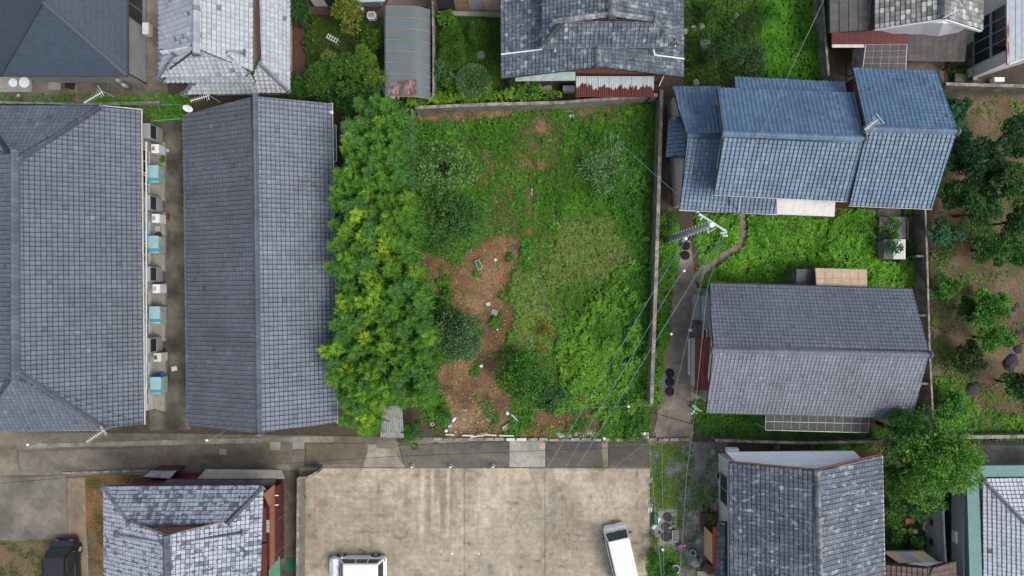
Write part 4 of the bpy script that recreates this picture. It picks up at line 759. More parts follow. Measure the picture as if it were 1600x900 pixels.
T2 = thing('lean_to', 'smaller smoked sheet roof with sloping pale end, top right', 'lean-to', hbase(1375, 88, 2)); panel_roof(T2, [(1353,70),(1417,69),(1415,109),(1348,109)], (2.5,2.5,2.1,2.1), 5, 4, 'poly', 'steel', .02); MB().slab([P(1353,70,2.5), P(1348,108,2.1), P(1331,109,1.0), P(1332,78,1.4)], .03).build('end_panel', M['stone'], T2); posts(T2, [P(1350,106,2.0), P(1413,107,2.0)], 0, (2.0,2.0), M['darkwood'])
bx('planter', 'square weathered concrete box south of smoked sheet roof', 'planter', 1506, 121, 0, 1.2, .55, .4, 'darkconc')
# --- K  pale metal roof building at right top
T = thing('warehouse', 'pale metal roofed building with dark window band, top right corner', 'building', hbase(1600, 30)); K0 = [(1577,100),(1576,-60),(1700,-60),(1700,62)]
panel_roof(T, [(1576,100),(1576,-60),(1720,-60),(1720,44)], (4.6,4.6,5.6,5.6), 1, 14, 'steel', 'steel', .05, name='roof_sheet'); MB().bar(P(1576,101,4.55), P(1575,-60,4.55), .25, .12).each('gutter', M['rustwhite'], T); MB().bar(P(1576,101,4.6), P(1720,45,5.6), .06, .12).build('verge_board', M['white'], T)
wK = walls(T, K0, 4.6, [.25,.2,.2,.2], M['wall'], top=4.65); xk = min(p[0] for p in wK)
window(T, (xk, P(0,52,3)[1]), (0,1), 2.9, 1.0, 2.6, (-1,0), 4); window(T, (xk, P(0,52,3)[1]), (0,1), 2.9, 2.75, 4.2, (-1,0), 4); MB().box(xk-.05, P(0,112,2)[1], .2, xk-.01, P(0,96,2)[1], 4.2).build('cladding_panel', M['offwhite'], T)
bx('air_conditioner', 'small white unit at foot of the pale metal roofed building', 'air conditioner', 1562, 124, .2, .7, .3, .5, 'white', 0); 
# --- L  teal edged building bottom right
T = thing('building', 'building with wide teal metal parapet and silver tiles, bottom right', 'building', hbase(1590, 820)); zt = 2.9
for a, b in (([(1510,728),(1700,726),(1700,744),(1529,745)], 0), ([(1510,728),(1529,745),(1537,960),(1517,960)], 0)):
    MB().slab([P(x, y, zt) for x, y in a], .35).build('parapet', M['teal'], T)
slope(T, [(1537,960),(1535,748),(1640,860),(1640,960)], (2.85,2.85,4.3), pL, M['tilesilver'], du=.27, dv=.25); slope(T, [(1535,748),(1700,746),(1660,870),(1640,860)], (2.85,2.85,4.3), pL, M['tilesilver'], du=.27, dv=.25)
ridge(T, P(1537,751,2.95), P(1645,862,4.4), pRidge, ms, .2, .12); MB().prism([P(x, y, zt)[:2] for x, y in ((1530,746),(1700,745),(1700,960),(1538,960))], 2.3, 2.45).build('box_gutter', M['darkwood'], T)
wL = inset([P(x, y, zt) for x, y in ((1510,728),(1700,726),(1700,960),(1517,960))], [.8,.3,.3,.05]); MB().prism([(max(p[0], wL[0][0]), p[1]) for p in wL], 0, 2.55).build('wall', M['grey'], T); xl = min(p[0] for p in wL)
for k in range(20): MB().box(xl-.03, P(0,735,3)[1]-7.4, 1.3+k*.065, xl-.002, P(0,735,3)[1]-.6, 1.34+k*.065).build('siding_board', M['grey'], T)
MB().box(xl-.05, P(0,735,3)[1]-7.4, 0, xl-.002, P(0,735,3)[1]-1.2, 1.28).build('shaded_wall_base', M['black'], T)  # black colour stands in for shade on the lower wall
for k in range(6): y = P(0,775,1)[1]-k*.85; MB().bar((xl-.06, y, .05), (xl-.06, y-.02, 1.25), .03).build('batten', M['darkgrey'], T)
bx('air_conditioner', 'wall hung air conditioner with rust brown grille, bottom right', 'air conditioner', 1497, 840, 1.5, .32, .8, .45, 'offwhite', 0)
T = thing('block_wall', 'pale rendered wall with tile coping near bottom right', 'wall', hbase(1465, 830)); c0, c1 = P(1472,790,2), P(1476,879,2); MB().bar([c0[0],c0[1],1.0], [c1[0],c1[1],1.0], .15, 1.9).build('wall', M['greywall'], T)
ridge(T, [c0[0],c0[1],1.95], [c1[0],c1[1],1.95], pRidge, M['tile'], .22, .08, end=False)
for y in (818, 848): c = P(0, y, 1.1); MB().box(c0[0]-.11, c[1]-.2, .8, c0[0]-.06, c[1]+.2, 1.1).build('opening', M['darkwall'], T)
# --- M  brown tiled lean roof bottom right
T = thing('house', 'small brown wavy tiled roof at the bottom edge', 'house', hbase(1440, 890)); slope(T, [(1384,960),(1384,881),(1451,887),(1451,960)], (3.0,3.0,3.6), pBr, M['tileold'], du=.35, dv=.3); slope(T, [(1495,960),(1491,876),(1451,887),(1451,960)], (3.0,3.0,3.6), pBr, M['tileold'], du=.35, dv=.3)
MB().slab([P(1416,881,2.6), P(1450,885,2.9), P(1474,878,2.6), P(1440,879,2.4)], .04).build('gable_wall', M['white'], T); walls(T, [(1384,960),(1384,881),(1491,878),(1495,960)], 3.0, .25, M['darkwall'], top=2.6)
T = thing('conservatory', 'row of tan and grey roof panels by brown tiled roof', 'canopy', hbase(1420, 870, 2))
for k, (a, b, m_) in enumerate(((1380,1396,'polytan'),(1397,1415,'paleteal'),(1417,1442,'polytan'))): MB().slab([P(a,862,1.7), P(b,861,1.7), P(b+26,879,2.4), P(a+24,880,2.4)], .03).build('roof_panel', M[m_] if k != 1 else M['grey'], T)
MB().bar(P(1380,861,1.7), P(1443,860,1.7), .06).bar(P(1443,860,1.7), P(1472,877,2.4), .06).build('frame', M['darkgrey'], T)
# --- N  carport, top sheds, houses at the top edge
T = thing('carport', 'curved grey carport roof with thin brown ribs', 'carport', hbase(637, 80, 2.5)); nb = 8
def cpz(u): return 2.75-.62*max(0, (u-.55)/.45)**2.2-.02*(1-u)
ya_, yb_ = 9, 150
for j in range(nb):
    v0 = ya_+(yb_-ya_)*j/nb; v1 = ya_+(yb_-ya_)*(j+1)/nb; V = []; m_ = 12
    for v in (v0+.4, v1-.4):
        for k in range(m_+1): u = k/m_; V.append(P(602.5+68*u**.96, v+u*1.5, 2.75)*[1,1,0]+[0,0,cpz(u)])
    n_ = len(V); V2 = V+[p-[0,0,.015] for p in V]; Fc = [(k, k+1, m_+2+k, m_+1+k) for k in range(m_)]+[(n_+m_+1+k, n_+m_+2+k, n_+k+1, n_+k) for k in range(m_)]
    MB().add(V2, Fc).build('roof_panel', M['carport'], T)
for j in range(nb+1):
    v = ya_+(yb_-ya_)*j/nb; MB().tube([P(602.5+68*u**.96, v+u*1.5, 2.75)*[1,1,0]+[0,0,cpz(u)+.02] for u in np.linspace(0,1,13)], .025, 5).build('rib', M['wood'], T)
MB().bar(P(602,9,2.72), P(602,150,2.72), .07).bar(P(671,11,2.14), P(671,152,2.14), .07).build('frame', M['darkgrey'], T); posts(T, [P(604,20,2.6), P(604,85,2.6), P(604,146,2.6)], 0, (2.6,)*3, M['grey'], .09)
Tc = thing('tarpaulin', 'brown patch with orange pieces for clutter seen through carport roof end', 'sheet', P(630,137,2.7)); MB().slab([P(607,131,2.79), P(624,126,2.79), P(651,124,2.78), P(652,148,2.78), P(606,148,2.79)], .012).build('sheet', mat('clutter_brown', (.13,.085,.08), .45, .4, 3, .1, 12, .002, c2=(.2,.15,.15)), Tc)  # added patch standing in for clutter seen through the carport sheet
for x, y in ((641,131),(621,144),(638,144)): MB().rbox(P(x,y,2.8), (0,1), .24, .1, 2.79, 2.82).build('clip', M['orange'], Tc)  # orange pieces stand for items seen below the roof
for k, (a, b, w_, d_, m_) in enumerate(((613,151,.35,.25,'white'),(623,151,.22,.25,'white'),(641,151,.3,.22,'white'),(630,152,.45,.35,'black'))): bx('storage_box', ('white box under carport end, leftmost','narrow white box under carport end','white box right of the black bag under carport','black bag between white boxes under carport')[k], 'box' if k < 3 else 'bag', a, b, 0, w_, d_, .3, m_)
bx('crate', 'small red brown crate with a white top beside the carport', 'crate', 597, 123, 0, .4, .35, .35, 'maroon', 0, top='white'); bx('crate', 'small blue crate beside the carport foot', 'crate', 594, 137, 0, .4, .25, .3, 'skyblue')
T = thing('house', 'brown walled house with sliding windows at the top edge', 'house', hbase(730, -20)); MB().prism([P(x, y, 0)[:2] for x, y in ((682,18),(784,18),(784,-90),(682,-90))], 0, 2.9).build('wall', M['wood'], T); MB().slab([P(x, y, 3.3) for x, y in ((670,-10),(790,-10),(790,-100),(670,-100))], .15).build('roof', M['deck'], T)
yq = P(0,18,0)[1]
for k, (a, b, m_) in enumerate(((686,712,'darkwall'),(713,733,'wood'),(734,756,'grey'),(757,781,'polytan'))): MB().box(P(a,0,0)[0], yq-.05, .35, P(b,0,0)[0], yq-.01, 2.2).build('sliding_door', M[m_], T)
MB().prism([P(x, y, .1)[:2] for x, y in ((684,18),(782,18),(782,27),(700,24),(684,20))], 0, .14).build('sill', M['concrete'], T)
T = thing('house', 'house with white shoji doors and brown deck at the top edge', 'house', hbase(500, -20)); MB().prism([P(x, y, 0)[:2] for x, y in ((470,12),(534,12),(534,-90),(470,-90))], 0, 2.9).build('wall', M['darkwall'], T); MB().slab([P(x, y, 3.3) for x, y in ((450,-12),(560,-12),(560,-100),(450,-100))], .15).build('roof', M['deck'], T)
yq = P(0,12,0)[1]; MB().box(P(494,0,0)[0], yq-.05, .35, P(514,0,0)[0], yq-.01, 2.1).build('sliding_door', M['offwhite'], T); MB().box(P(474,0,.3)[0], yq-.62, 0, P(523,0,.3)[0], yq-.06, .35).build('deck', M['darkwood'], T)
T = thing('shed', 'teal edged shed with clutter at the top edge by the carport', 'shed', hbase(568, 5)); MB().slab([P(534,4,2.3), P(601,2,2.3), P(601,-40,2.6), P(534,-40,2.6)], .1).build('roof', M['paleteal'], T); MB().prism([P(x, y, 0)[:2] for x, y in ((546,10),(598,10),(598,-40),(546,-40))], 0, 2.2).build('wall', M['grey'], T)
bx('sink', 'white plastic sink beside the teal edged shed', 'sink', 580, 23, .2, .6, .5, .6, 'white', 0, bev=.08, kids=lambda T, c, dd, z0, h: MB().rbox(c, dd, .4, .3, z0+h, z0+h+.01).build('bowl', M['grey'], T)); bx('white_bag', 'small white bag by the teal edged shed', 'bag', 565, 12, .1, .25, .2, .3, 'white', 30, bev=.07)
T = thing('corrugated_hut', 'corrugated brown roof hut at south end of bamboo grove', 'hut', hbase(611, 660, 1.6)); panel_roof(T, [(598,634),(628,634),(631,684),(594,684)], (1.9,1.9,1.6,1.6), 4, 1, 'stone', 'darkwood', .004, corr=.11); posts(T, [P(598,636,1.8), P(628,636,1.8), P(596,682,1.6), P(628,682,1.6)], 0, (1.8,1.8,1.6,1.6), M['darkwood'])
T = thing('garden_hut', 'small metal hut with overgrown slatted roof in the weedy garden', 'hut', hbase(1398, 390, 1)); MB().prism([P(x, y, 1.1)[:2] for x, y in ((1381,376),(1415,376),(1415,404),(1381,404))], 0, 1.1).build('wall', M['stone'], T)
for k in range(9): MB().slab([P(1381+k*3.8,374,1.3), P(1384.3+k*3.8,374,1.3), P(1384.3+k*3.8,405,1.15), P(1381+k*3.8,405,1.15)], .03).build('roof_slat', M['darkgrey' if k < 4 else 'offwhite'], T)
T = thing('raised_bed', 'brick edged raised bed of pale sand, overgrown, in weedy garden', 'raised bed', hbase(1395, 357, .3)); MB().prism([P(x, y, .3)[:2] for x, y in ((1376,341),(1416,341),(1416,373),(1376,373))], 0, .25).build('sand', M['stone'], T)
for side in range(4):
    for k in range(9 if side < 2 else 7):
        if side < 2: c = P(1376+k*4.9, 340 if side == 0 else 375, .3); d = (1, 0)
        else: c = P(1374.5 if side == 2 else 1418, 344+k*4.6, .3); d = (0, 1)
        MB().rbox(c, d, .185, .1, 0, .32).build('brick', M['block'], T)
# ------------------------------------------------------------------ walls, fences, edging
def longwall(name, label, pts, h, th, mt, cope=None, seg=None, z0=0, cat='wall', piers=None):
    """wall along pixel points measured on its top; optional coping blocks as parts"""
    W_ = [P(x, y, h) for x, y in pts]; c = sum(W_)/len(W_); T = thing(name, label, cat, (c[0], c[1], 0)); mb = MB()
    for i in range(len(W_)-1):
        a, b = W_[i], W_[i+1]; d = (b-a)[:2]; L = np.linalg.norm(d); d = d/L; n = np.array([-d[1], d[0]])*th/2
        mb = MB().prism([a[:2]-n, b[:2]-n, b[:2]+n, a[:2]+n], z0, h-(.06 if cope else 0)); mb.build('wall_section', mt, T)
        if cope:
            m = max(1, int(L/(seg or .8)))
            for k in range(m):
                p0 = a[:2]+d*(L*k/m+.006); p1 = a[:2]+d*(L*(k+1)/m-.006); w = n*1.15; MB().prism([p0-w, p1-w, p1+w, p0+w], h-.058, h+.0+random.random()*.008).build('coping_block', cope, T)
    if piers:
        for x, y, dx, dy in piers: q = P(x, y, h); MB().rbox(q[:2]+np.array([dx, dy])*.3, (dx, dy), .6, .14, 0, h-.15).build('pier', mt, T)
    return T
M['cope'] = mat('weathered_coping', (.19,.17,.14), .92, .3, 2, .22, 12, .01, c2=(.28,.25,.2))
longwall('block_wall', 'long weathered concrete wall along the east side of weedy lot', [(1034,140),(1031,250),(1027,380),(1023,500),(1018,632)], 1.6, .2, M['block'], M['cope'], 1.2)
longwall('block_wall', 'mossy concrete wall along the north edge of weedy lot', [(648,168),(760,163),(880,160),(1028,148)], 1.5, .18, M['block'], M['cope'], 1.2)
longwall('block_wall', 'thin concrete wall between bamboo grove and weedy lot', [(644,170),(645,330),(647,400)], 1.2, .12, M['block'], M['cope'], 1.2)
longwall('metal_fence', 'thin grey fence running beside the curved carport', [(675,-30),(677,60),(677,150)], 1.5, .1, M['block'], M['cope'], 1.5)
longwall('car_park_wall', 'low concrete wall on the west edge of car park with angled end', [(496,738),(480,747),(466,747),(464.5,900),(464,960)], 1.5, .15, M['block'], M['cope'], 1.4)
longwall('panel_wall', 'dark precast panel wall east of the blue and grey houses', [(1446,325),(1450,440),(1453,550),(1458,652)], 1.7, .1, M['darkconc'], M['cope'], 1.5, piers=[(1451,493,-1,0),(1448,400,-1,0),(1455,600,-1,0)])
longwall('block_wall', 'dark wall south of the neat gable house garden', [(1118,688),(1250,692),(1380,690)], 1.1, .16, M['darkconc'], M['cope'], 1.2, piers=[(1218,690,0,-1)])
longwall('block_wall', 'low dark wall north of the brown earth orchard', [(1478,131),(1620,135)], 1.2, .18, M['darkconc'], M['cope'], 1.4)
longwall('block_wall', 'low wall with dark ditch cover south of the orchard', [(1500,683),(1620,682)], .8, .2, M['darkconc'], M['cope'], 1.4)
longwall('block_wall', 'old wall between bright weeds and the top right house yard', [(1284,-20),(1290,60),(1295,118)], 1.5, .12, M['darkconc'], M['cope'], 1.2)
longwall('block_wall', 'old low wall beside the pale metal roofed building', [(1526,-20),(1526,60),(1524,125)], 1.0, .25, M['darkconc'], M['cope'], 1.4)
longwall('block_wall', 'low garden wall south of the slate house yard', [(-10,160),(130,162),(250,160)], .5, .12, M['darkconc'], M['cope'], 1.2)
T = thing('kerb_blocks', 'row of loose concrete blocks between weedy lot and the road', 'edging', hbase(900, 686, 0))
xk_ = 790
for k in range(17):
    w = 15.5+random.random()*3
    if k not in (12,): c = P(xk_+w/2, 686.5+random.random()*1.2, .2); MB().rbox(c, (1, random.uniform(-.03,.03)), (w-2.5)/23, .19, 0, .19).build('concrete_block', M['offwhite' if k in (0,1) else 'cope' if k%3 else 'concrete'], T, bevel=.012)
    xk_ += w
T = thing('kerb_blocks', 'old kerb stones at the lot corner below the dirt patch', 'edging', hbase(720, 685, 0))
for k, x in enumerate((684, 700, 716, 732, 748, 764, 780)): c = P(x, 686+random.random(), .12); MB().rbox(c, (1, .01), .6, .2, 0, .1).build('concrete_block', M['cope'], T, bevel=.012)
T = thing('road_edge_kerb', 'cracked pale kerb along the south edge of the road, left', 'kerb', hbase(170, 735, 0))
for k in range(9): c = P(104+k*15.5, 739-k*.45, .1); MB().rbox(c, (1, .03), .62, .14, 0, .1).build('kerb_stone', M['cope'], T, bevel=.012)
T = thing('brick_edging', 'faded red brick line at the edge of the gravel yard', 'edging', hbase(1048, 690, 0))
for k in range(13): c = P(1020+k*4.7, 689.5, .05); MB().rbox(c, (1, 0), .19, .1, 0, .05).build('brick', M['terra'], T)
T = thing('drain_grating', 'long dark drain grating beside the orchard wall', 'grating', hbase(1560, 691, 0))
for k in range(34): c = P(1521+k*2.6, 691, .03); MB().rbox(c, (.3, 1), .42, .05, .008, .04).build('grating_bar', M['darkgrey'], T)
# ------------------------------------------------------------------ leaves
def leafmesh(pos, ax, nr, ln, wd, fold=.15):
    """pos (n,3) bases, ax unit axes, nr approx normals -> 4 verts per leaf"""
    s = np.cross(ax, nr); s /= (np.linalg.norm(s, axis=1, keepdims=True)+1e-9); up = np.cross(s, ax); ln = ln[:, None]; wd = wd[:, None]
    mid = pos+ax*ln*.45; return np.stack([pos, mid+s*wd*.5-up*wd*fold, pos+ax*ln-up*ln*.12, mid-s*wd*.5-up*wd*fold], 1)
def dirs(az, pitch): return np.stack([np.cos(az)*np.cos(pitch), np.sin(az)*np.cos(pitch), np.sin(pitch)], -1)
def leafobj(name, Q, col, parent=None, kind=None):
    n = len(Q); I = np.arange(n)*4; return npobj(name, Q.reshape(-1, 3), np.stack([I, I+1, I+2, I+3], 1), M['leaf'], parent, np.repeat(col, 4, axis=0), False, kind)
def jcol(base, n, r, v=.25, h=.12):
    c = np.array(base)[None]*(1+(r.random(n)-.5)*2*v)[:, None]; c = c*(1+(r.random((n, 3))-.5)*2*h*np.array([1, .4, .6])); return np.clip(c, .002, .9)
def cover(name, label, poly, dens, colf, hgt=.3, leaf=.13, wid=.6, feather=8, warp=10, seed=0, excl=None, per=6, hs=45, minh=.02, narrow=False):
    """ground cover of small leafy plants inside a pixel polygon"""
    r = np.random.default_rng(seed+100); xs = [p[0] for p in poly]; ys = [p[1] for p in poly]; A = (max(xs)-min(xs))*(max(ys)-min(ys))/23**2; n = int(A*dens)
    x = r.uniform(min(xs), max(xs), n); y = r.uniform(min(ys), max(ys), n); m = soft(x, y, poly, feather, warp, seed)
    if excl is not None: m = m*np.clip(1-excl(x, y)*1.25, 0, 1)
    clump = np.clip((fbm(x, y, hs, seed+2)-.32)*2.6+(vn(x, y, 9, seed+4)-.5)*.7, 0.1, 1); k = r.random(n) < m*(.35+.65*clump); x, y, clump, m = x[k], y[k], clump[k], m[k]; n = len(x)
    h = minh+hgt*clump*(.55+.45*r.random(n))*np.clip(m*1.3, .2, 1)*(.55+.9*vn(x, y, 7, seed)); base = np.stack([(x-800)/F*H, (450-y)/F*H, h], -1); cb = colf(x, y, r)
    sz = leaf*(.6+.7*r.random(n)); Q = []; Cc = []
    for i in range(per):
        az = 2*np.pi*(i/per)+r.random(n)*1.6+r.random()*6; pt = np.radians(r.uniform(-15, 40, n) if not narrow else r.uniform(20, 70, n)); a = dirs(az, pt); nr = np.array([0, 0, 1.])+.35*(r.random((n, 3))-.5)
        b = base+np.stack([(r.random(n)-.5)*.08, (r.random(n)-.5)*.08, -r.random(n)*.05*(hgt/.3)], -1); b[:, 2] = np.maximum(b[:, 2], .01)
        l = sz*(.7+.5*r.random(n)); Q.append(leafmesh(b, a, nr, l, l*wid)); Cc.append(cb*np.array([1.42,1.52,1.2])*(1+(r.random(n)-.5)*.35)[:, None])
    return tag(leafobj(name, np.concatenate(Q), np.clip(np.concatenate(Cc), .002, .9), None, 'stuff'), label, name.replace('_', ' '))
def cf(a, b, s=30, seed=0, c=None, pc=0.):
    def f(x, y, r):
        t = np.clip((fbm(x, y, s, seed+7)-.3)*2.5, 0, 1)[:, None]; q = np.array(a)*(1-t)+np.array(b)*t
        if c is not None: q = np.where((r.random(len(x)) < pc*np.clip((fbm(x, y, 18, seed+13)-.4)*5, 0, 1))[:, None], np.array(c), q)
        return q*(.8+.4*r.random(len(x)))[:, None]
    return f
def ex_dirt(x, y): return dirtmask(x, y)
G1, G2, G3 = (.045,.13,.018), (.085,.20,.02), (.03,.085,.015)
DRY = (.20,.22,.07)
def lotcol(x, y, r):
    q = cf((.04,.115,.014), (.062,.15,.018), 34, 1, (.09,.19,.03), .18)(x, y, r)
    br = .7*soft(x, y, [(895,530),(985,545),(990,620),(950,650),(890,640),(870,580)], 26, 16)[:, None]; q = q*(1-br)+q*np.array([1.9,1.6,1.3])*br
    dr = np.maximum(soft(x, y, [(868,355),(960,345),(975,400),(930,440),(860,430)], 30, 14, 3), soft(x, y, [(795,415),(845,430),(850,540),(800,540)], 20, 12, 5))[:, None]*.6*(r.random(len(x)) < .75)[:, None]
    q = q*(1-dr)+np.array(DRY)*.8*dr*(.7+.6*r.random(len(x)))[:, None]
    q = q*(.65+.7*fbm(x, y, 60, 19))[:, None]
    return q
cover('lot_weeds', 'bright green weeds covering the vacant lot around brown earth', [(650,172),(1022,160),(1016,672),(960,690),(800,682),(700,668),(650,640),(650,400)], 125, lotcol, .34, .125, .62, 10, 8, 1, ex_dirt)
cover('tall_weeds', 'taller broad leaved weeds in clumps along east side of the lot', [(870,520),(960,430),(1012,360),(1014,640),(940,660),(880,620)], 42, cf((.055,.14,.018), (.10,.19,.025), 20, 61), .75, .2, .66, 14, 14, 61, per=7, hs=26)
cover('tall_weeds', 'darker tall weed clumps in the north half of the lot', [(900,180),(1015,180),(1018,350),(960,340),(900,300)], 34, cf((.03,.09,.016), (.05,.13,.02), 20, 62), .6, .19, .6, 14, 14, 62, per=7, hs=26)
cover('dry_grass', 'faded straw coloured grass tufts right of the brown earth', [(800,410),(850,425),(880,350),(960,340),(985,400),(930,440),(860,450),(848,545),(800,545)], 60, cf((.20,.20,.09), (.24,.27,.12), 16, 63), .32, .22, .06, 18, 14, 63, per=9, narrow=True, hs=24)
cover('dry_grass', 'brownish trampled stems through the middle of the lot', [(740,200),(880,200),(870,420),(770,360)], 26, cf((.13,.10,.05), (.12,.15,.04), 16, 64), .12, .2, .08, 18, 14, 64, per=7, narrow=True, hs=24)
def edgem(x, y): return 1-np.clip(dirtmask(x, y)*(1-dirtmask(x, y))*5, 0, 1)*.5
cover('dirt_weeds', 'sparse low weeds and seedlings scattered over the brown earth', [(650,165),(1000,160),(1000,688),(690,688),(655,600)], 9, cf((.05,.12,.02), (.16,.2,.05), 20, 3), .08, .1, .5, 10, 8, 2)
cover('lot_litter', 'dry straw and dead leaves strewn on the brown earth', [(655,170),(980,165),(960,688),(690,688),(660,560)], 26, lambda x, y, r: np.where((r.random(len(x)) < .5)[:, None], np.array([.33,.25,.15]), np.array([.12,.07,.04]))*(.6+.8*r.random(len(x)))[:, None], .02, .12, .22, 8, 8, 4, lambda x, y: 1-dirtmask(x, y), per=2)
cover('wall_weeds', 'dark weeds growing against the west side of long wall', [(985,170),(1022,165),(1013,690),(975,690),(985,500)], 60, cf(G3, G1, 20, 6), .55, .15, .6, 10, 6, 6)
cover('ivy', 'bright climbing plants over the north wall of the lot', [(640,152),(870,146),(880,157),(700,166),(642,175)], 150, cf((.06,.14,.02), (.14,.22,.03), 14, 8), .9, .11, .7, 3, 3, 8, minh=.75)
cover('ivy', 'climbing weeds on the wall by grove north end', [(628,150),(652,148),(650,300),(640,300)], 120, cf(G1, G2, 14, 9), .9, .12, .7, 3, 3, 9, minh=.5)
cover('path_weeds', 'green strip of weeds between long wall and earth path', [(1029,332),(1056,336),(1060,400),(1048,470),(1036,560),(1034,640),(1021,640),(1024,480)], 150, cf(G1, G2, 20, 10), .35, .12, .6, 5, 5, 10)
def ex_path(x, y):
    d = np.full(x.shape, 1e9); pts = [(1160,334,5),(1161,360,6),(1156,385,7),(1132,400,7),(1105,420,9),(1088,440,10)]
    o = np.zeros(x.shape)
    for a, b in zip(pts[:-1], pts[1:]):
        L = (b[0]-a[0])**2+(b[1]-a[1])**2; t = np.clip(((x-a[0])*(b[0]-a[0])+(y-a[1])*(b[1]-a[1]))/L, 0, 1); dd = np.hypot(x-a[0]-t*(b[0]-a[0]), y-a[1]-t*(b[1]-a[1])); o = np.maximum(o, np.clip((7.5-dd)/2.5, 0, 1))
    for q in ([(1374,338),(1420,338),(1420,408),(1374,408)], [(1368,320),(1410,320),(1410,340),(1368,340)], [(1060,385),(1090,385),(1092,450),(1050,450)]): o = np.maximum(o, np.clip(sdist(x, y, q)/3+.8, 0, 1))
    return o
cover('garden_weeds', 'thick bright weeds filling the garden between blue and grey houses', [(1084,335),(1432,326),(1438,450),(1085,450),(1090,400),(1086,360)], 190, cf((.045,.135,.015), (.085,.21,.02), 26, 11, (.12,.27,.03), .3), .4, .125, .62, 4, 4, 11, ex_path)
cover('garden_weeds', 'thick weeds south of the neat gable house', [(1080,625),(1110,625),(1112,645),(1200,645),(1200,672),(1360,676),(1440,640),(1450,684),(1130,684),(1085,672)], 190, cf((.035,.11,.015), (.06,.15,.02), 24, 12), .35, .125, .62, 4, 4, 12)
cover('garden_weeds', 'dense bright weeds beside the old wall at the top', [(1180,-10),(1284,-10),(1292,125),(1200,130),(1170,60)], 190, cf((.045,.14,.015), (.08,.2,.02), 24, 13), .5, .125, .62, 8, 8, 13)
cover('garden_weeds', 'dull mossy undergrowth of the top garden with stones', [(1068,-10),(1200,-10),(1200,132),(1070,134)], 110, cf((.03,.07,.012), (.06,.115,.018), 24, 14), .25, .11, .6, 8, 8, 14)
cover('lawn', 'dull green lawn with a white rack in walled garden', [(472,26),(600,28),(600,150),(472,150)], 260, cf((.04,.075,.014), (.055,.1,.018), 24, 15), .05, .07, .5, 5, 5, 15)
cover('moss_lawn', 'mossy green ground of the garden with clipped round shrubs', [(682,24),(784,26),(786,156),(682,157)], 240, cf((.03,.08,.012), (.06,.14,.016), 16, 16), .12, .08, .6, 5, 5, 16)
cover('alley_weeds', 'weeds between silver roof and grey tiled roofs in the alley', [(150,155),(240,150),(300,152),(292,190),(240,196),(215,172),(160,165)], 150, cf(G1, G2, 14, 17), .35, .12, .6, 6, 6, 17)
cover('yard_weeds', 'thin weeds along the low wall south of slate house', [(-20,146),(110,150),(250,146),(300,150),(300,162),(-20,166)], 60, cf(G1, (.09,.15,.03), 14, 18), .15, .11, .6, 5, 6, 18)
cover('alley_weeds', 'weeds along the foot of the long grey house', [(283,186),(292,186),(296,400),(290,400)], 50, cf(G1, G2, 14, 19), .25, .11, .6, 4, 4, 19)
cover('orchard_weeds', 'weeds of the brown earth orchard in patches', [(1460,160),(1610,150),(1610,685),(1462,685),(1456,400)], 60, cf((.045,.1,.02), (.1,.17,.03), 22, 20), .15, .11, .55, 8, 6, 20, lambda x, y: np.clip((.55-fbm(x, y, 40, 77))*6, 0, 1))
cover('orchard_weeds', 'bright weeds in the south of the brown earth orchard', [(1458,590),(1500,600),(1530,640),(1610,655),(1610,690),(1465,690)], 130, cf(G1, G2, 18, 21), .3, .12, .6, 8, 8, 21)
cover('yard_grass', 'patchy grass over the gravel of the yard by car park', [(1014,694),(1070,692),(1085,720),(1060,790),(1020,800),(1014,760)], 170, cf((.06,.12,.02), (.1,.17,.03), 16, 22), .08, .09, .45, 14, 10, 22, lambda x, y: np.clip((.42-fbm(x, y, 22, 78))*6, 0, 1))
cover('yard_grass', 'patches of grass among stones beside the dark house', [(1060,700),(1128,700),(1128,800),(1100,900),(1040,880)], 90, cf((.06,.12,.02), (.1,.17,.03), 16, 23), .08, .09, .45, 14, 10, 23, lambda x, y: np.clip((.52-fbm(x, y, 20, 79))*8, 0, 1))
cover('yard_weeds', 'thick dark weeds at the bottom beside the car park', [(1013,858),(1045,852),(1062,870),(1050,960),(1012,960)], 170, cf(G3, G2, 14, 24), .4, .13, .6, 6, 5, 24)
cover('garden_weeds', 'dark undergrowth below the big tree and potted plants', [(1382,690),(1510,690),(1500,760),(1460,880),(1384,880)], 130, cf((.025,.06,.012), (.05,.11,.02), 16, 25), .25, .12, .6, 5, 5, 25)
cover('wall_weeds', 'weeds in dark strip beside the precast panel wall', [(1418,330),(1436,330),(1442,450),(1450,650),(1425,650),(1432,452)], 120, cf(G1, G2, 14, 26), .4, .12, .6, 5, 5, 26)
cover('wall_weeds', 'weeds by the wall behind the smoked sheet roof', [(1505,50),(1520,50),(1520,118),(1480,122),(1480,98),(1506,98)], 120, cf(G3, G1, 14, 27), .3, .12, .6, 5, 5, 27)
cover('wall_weeds', 'ferny strip in front of the white gable wall', [(1268,690),(1350,690),(1380,704),(1268,700)], 150, cf(G1, G2, 14, 28), .35, .14, .4, 3, 3, 28)
cover('verge_weeds', 'brown and green weeds on earth behind the kerb blocks', [(800,668),(1010,660),(1012,686),(800,684)], 70, cf((.10,.08,.035), (.09,.15,.03), 16, 29), .12, .11, .5, 5, 5, 29)
cover('parking_weeds', 'small tufts of weeds in the car park seams', [(930,728),(945,728),(945,733),(930,733)], 150, cf(G1, G2, 14, 30), .1, .09, .5, 2, 2, 30)
cover('sedge_clump', 'fine bladed dark grass clump beside long wall', [(960,435),(1015,440),(1012,505),(960,500)], 60, cf((.035,.10,.02), (.05,.13,.025), 16, 33), .5, .42, .05, 12, 8, 33, per=12, narrow=True)
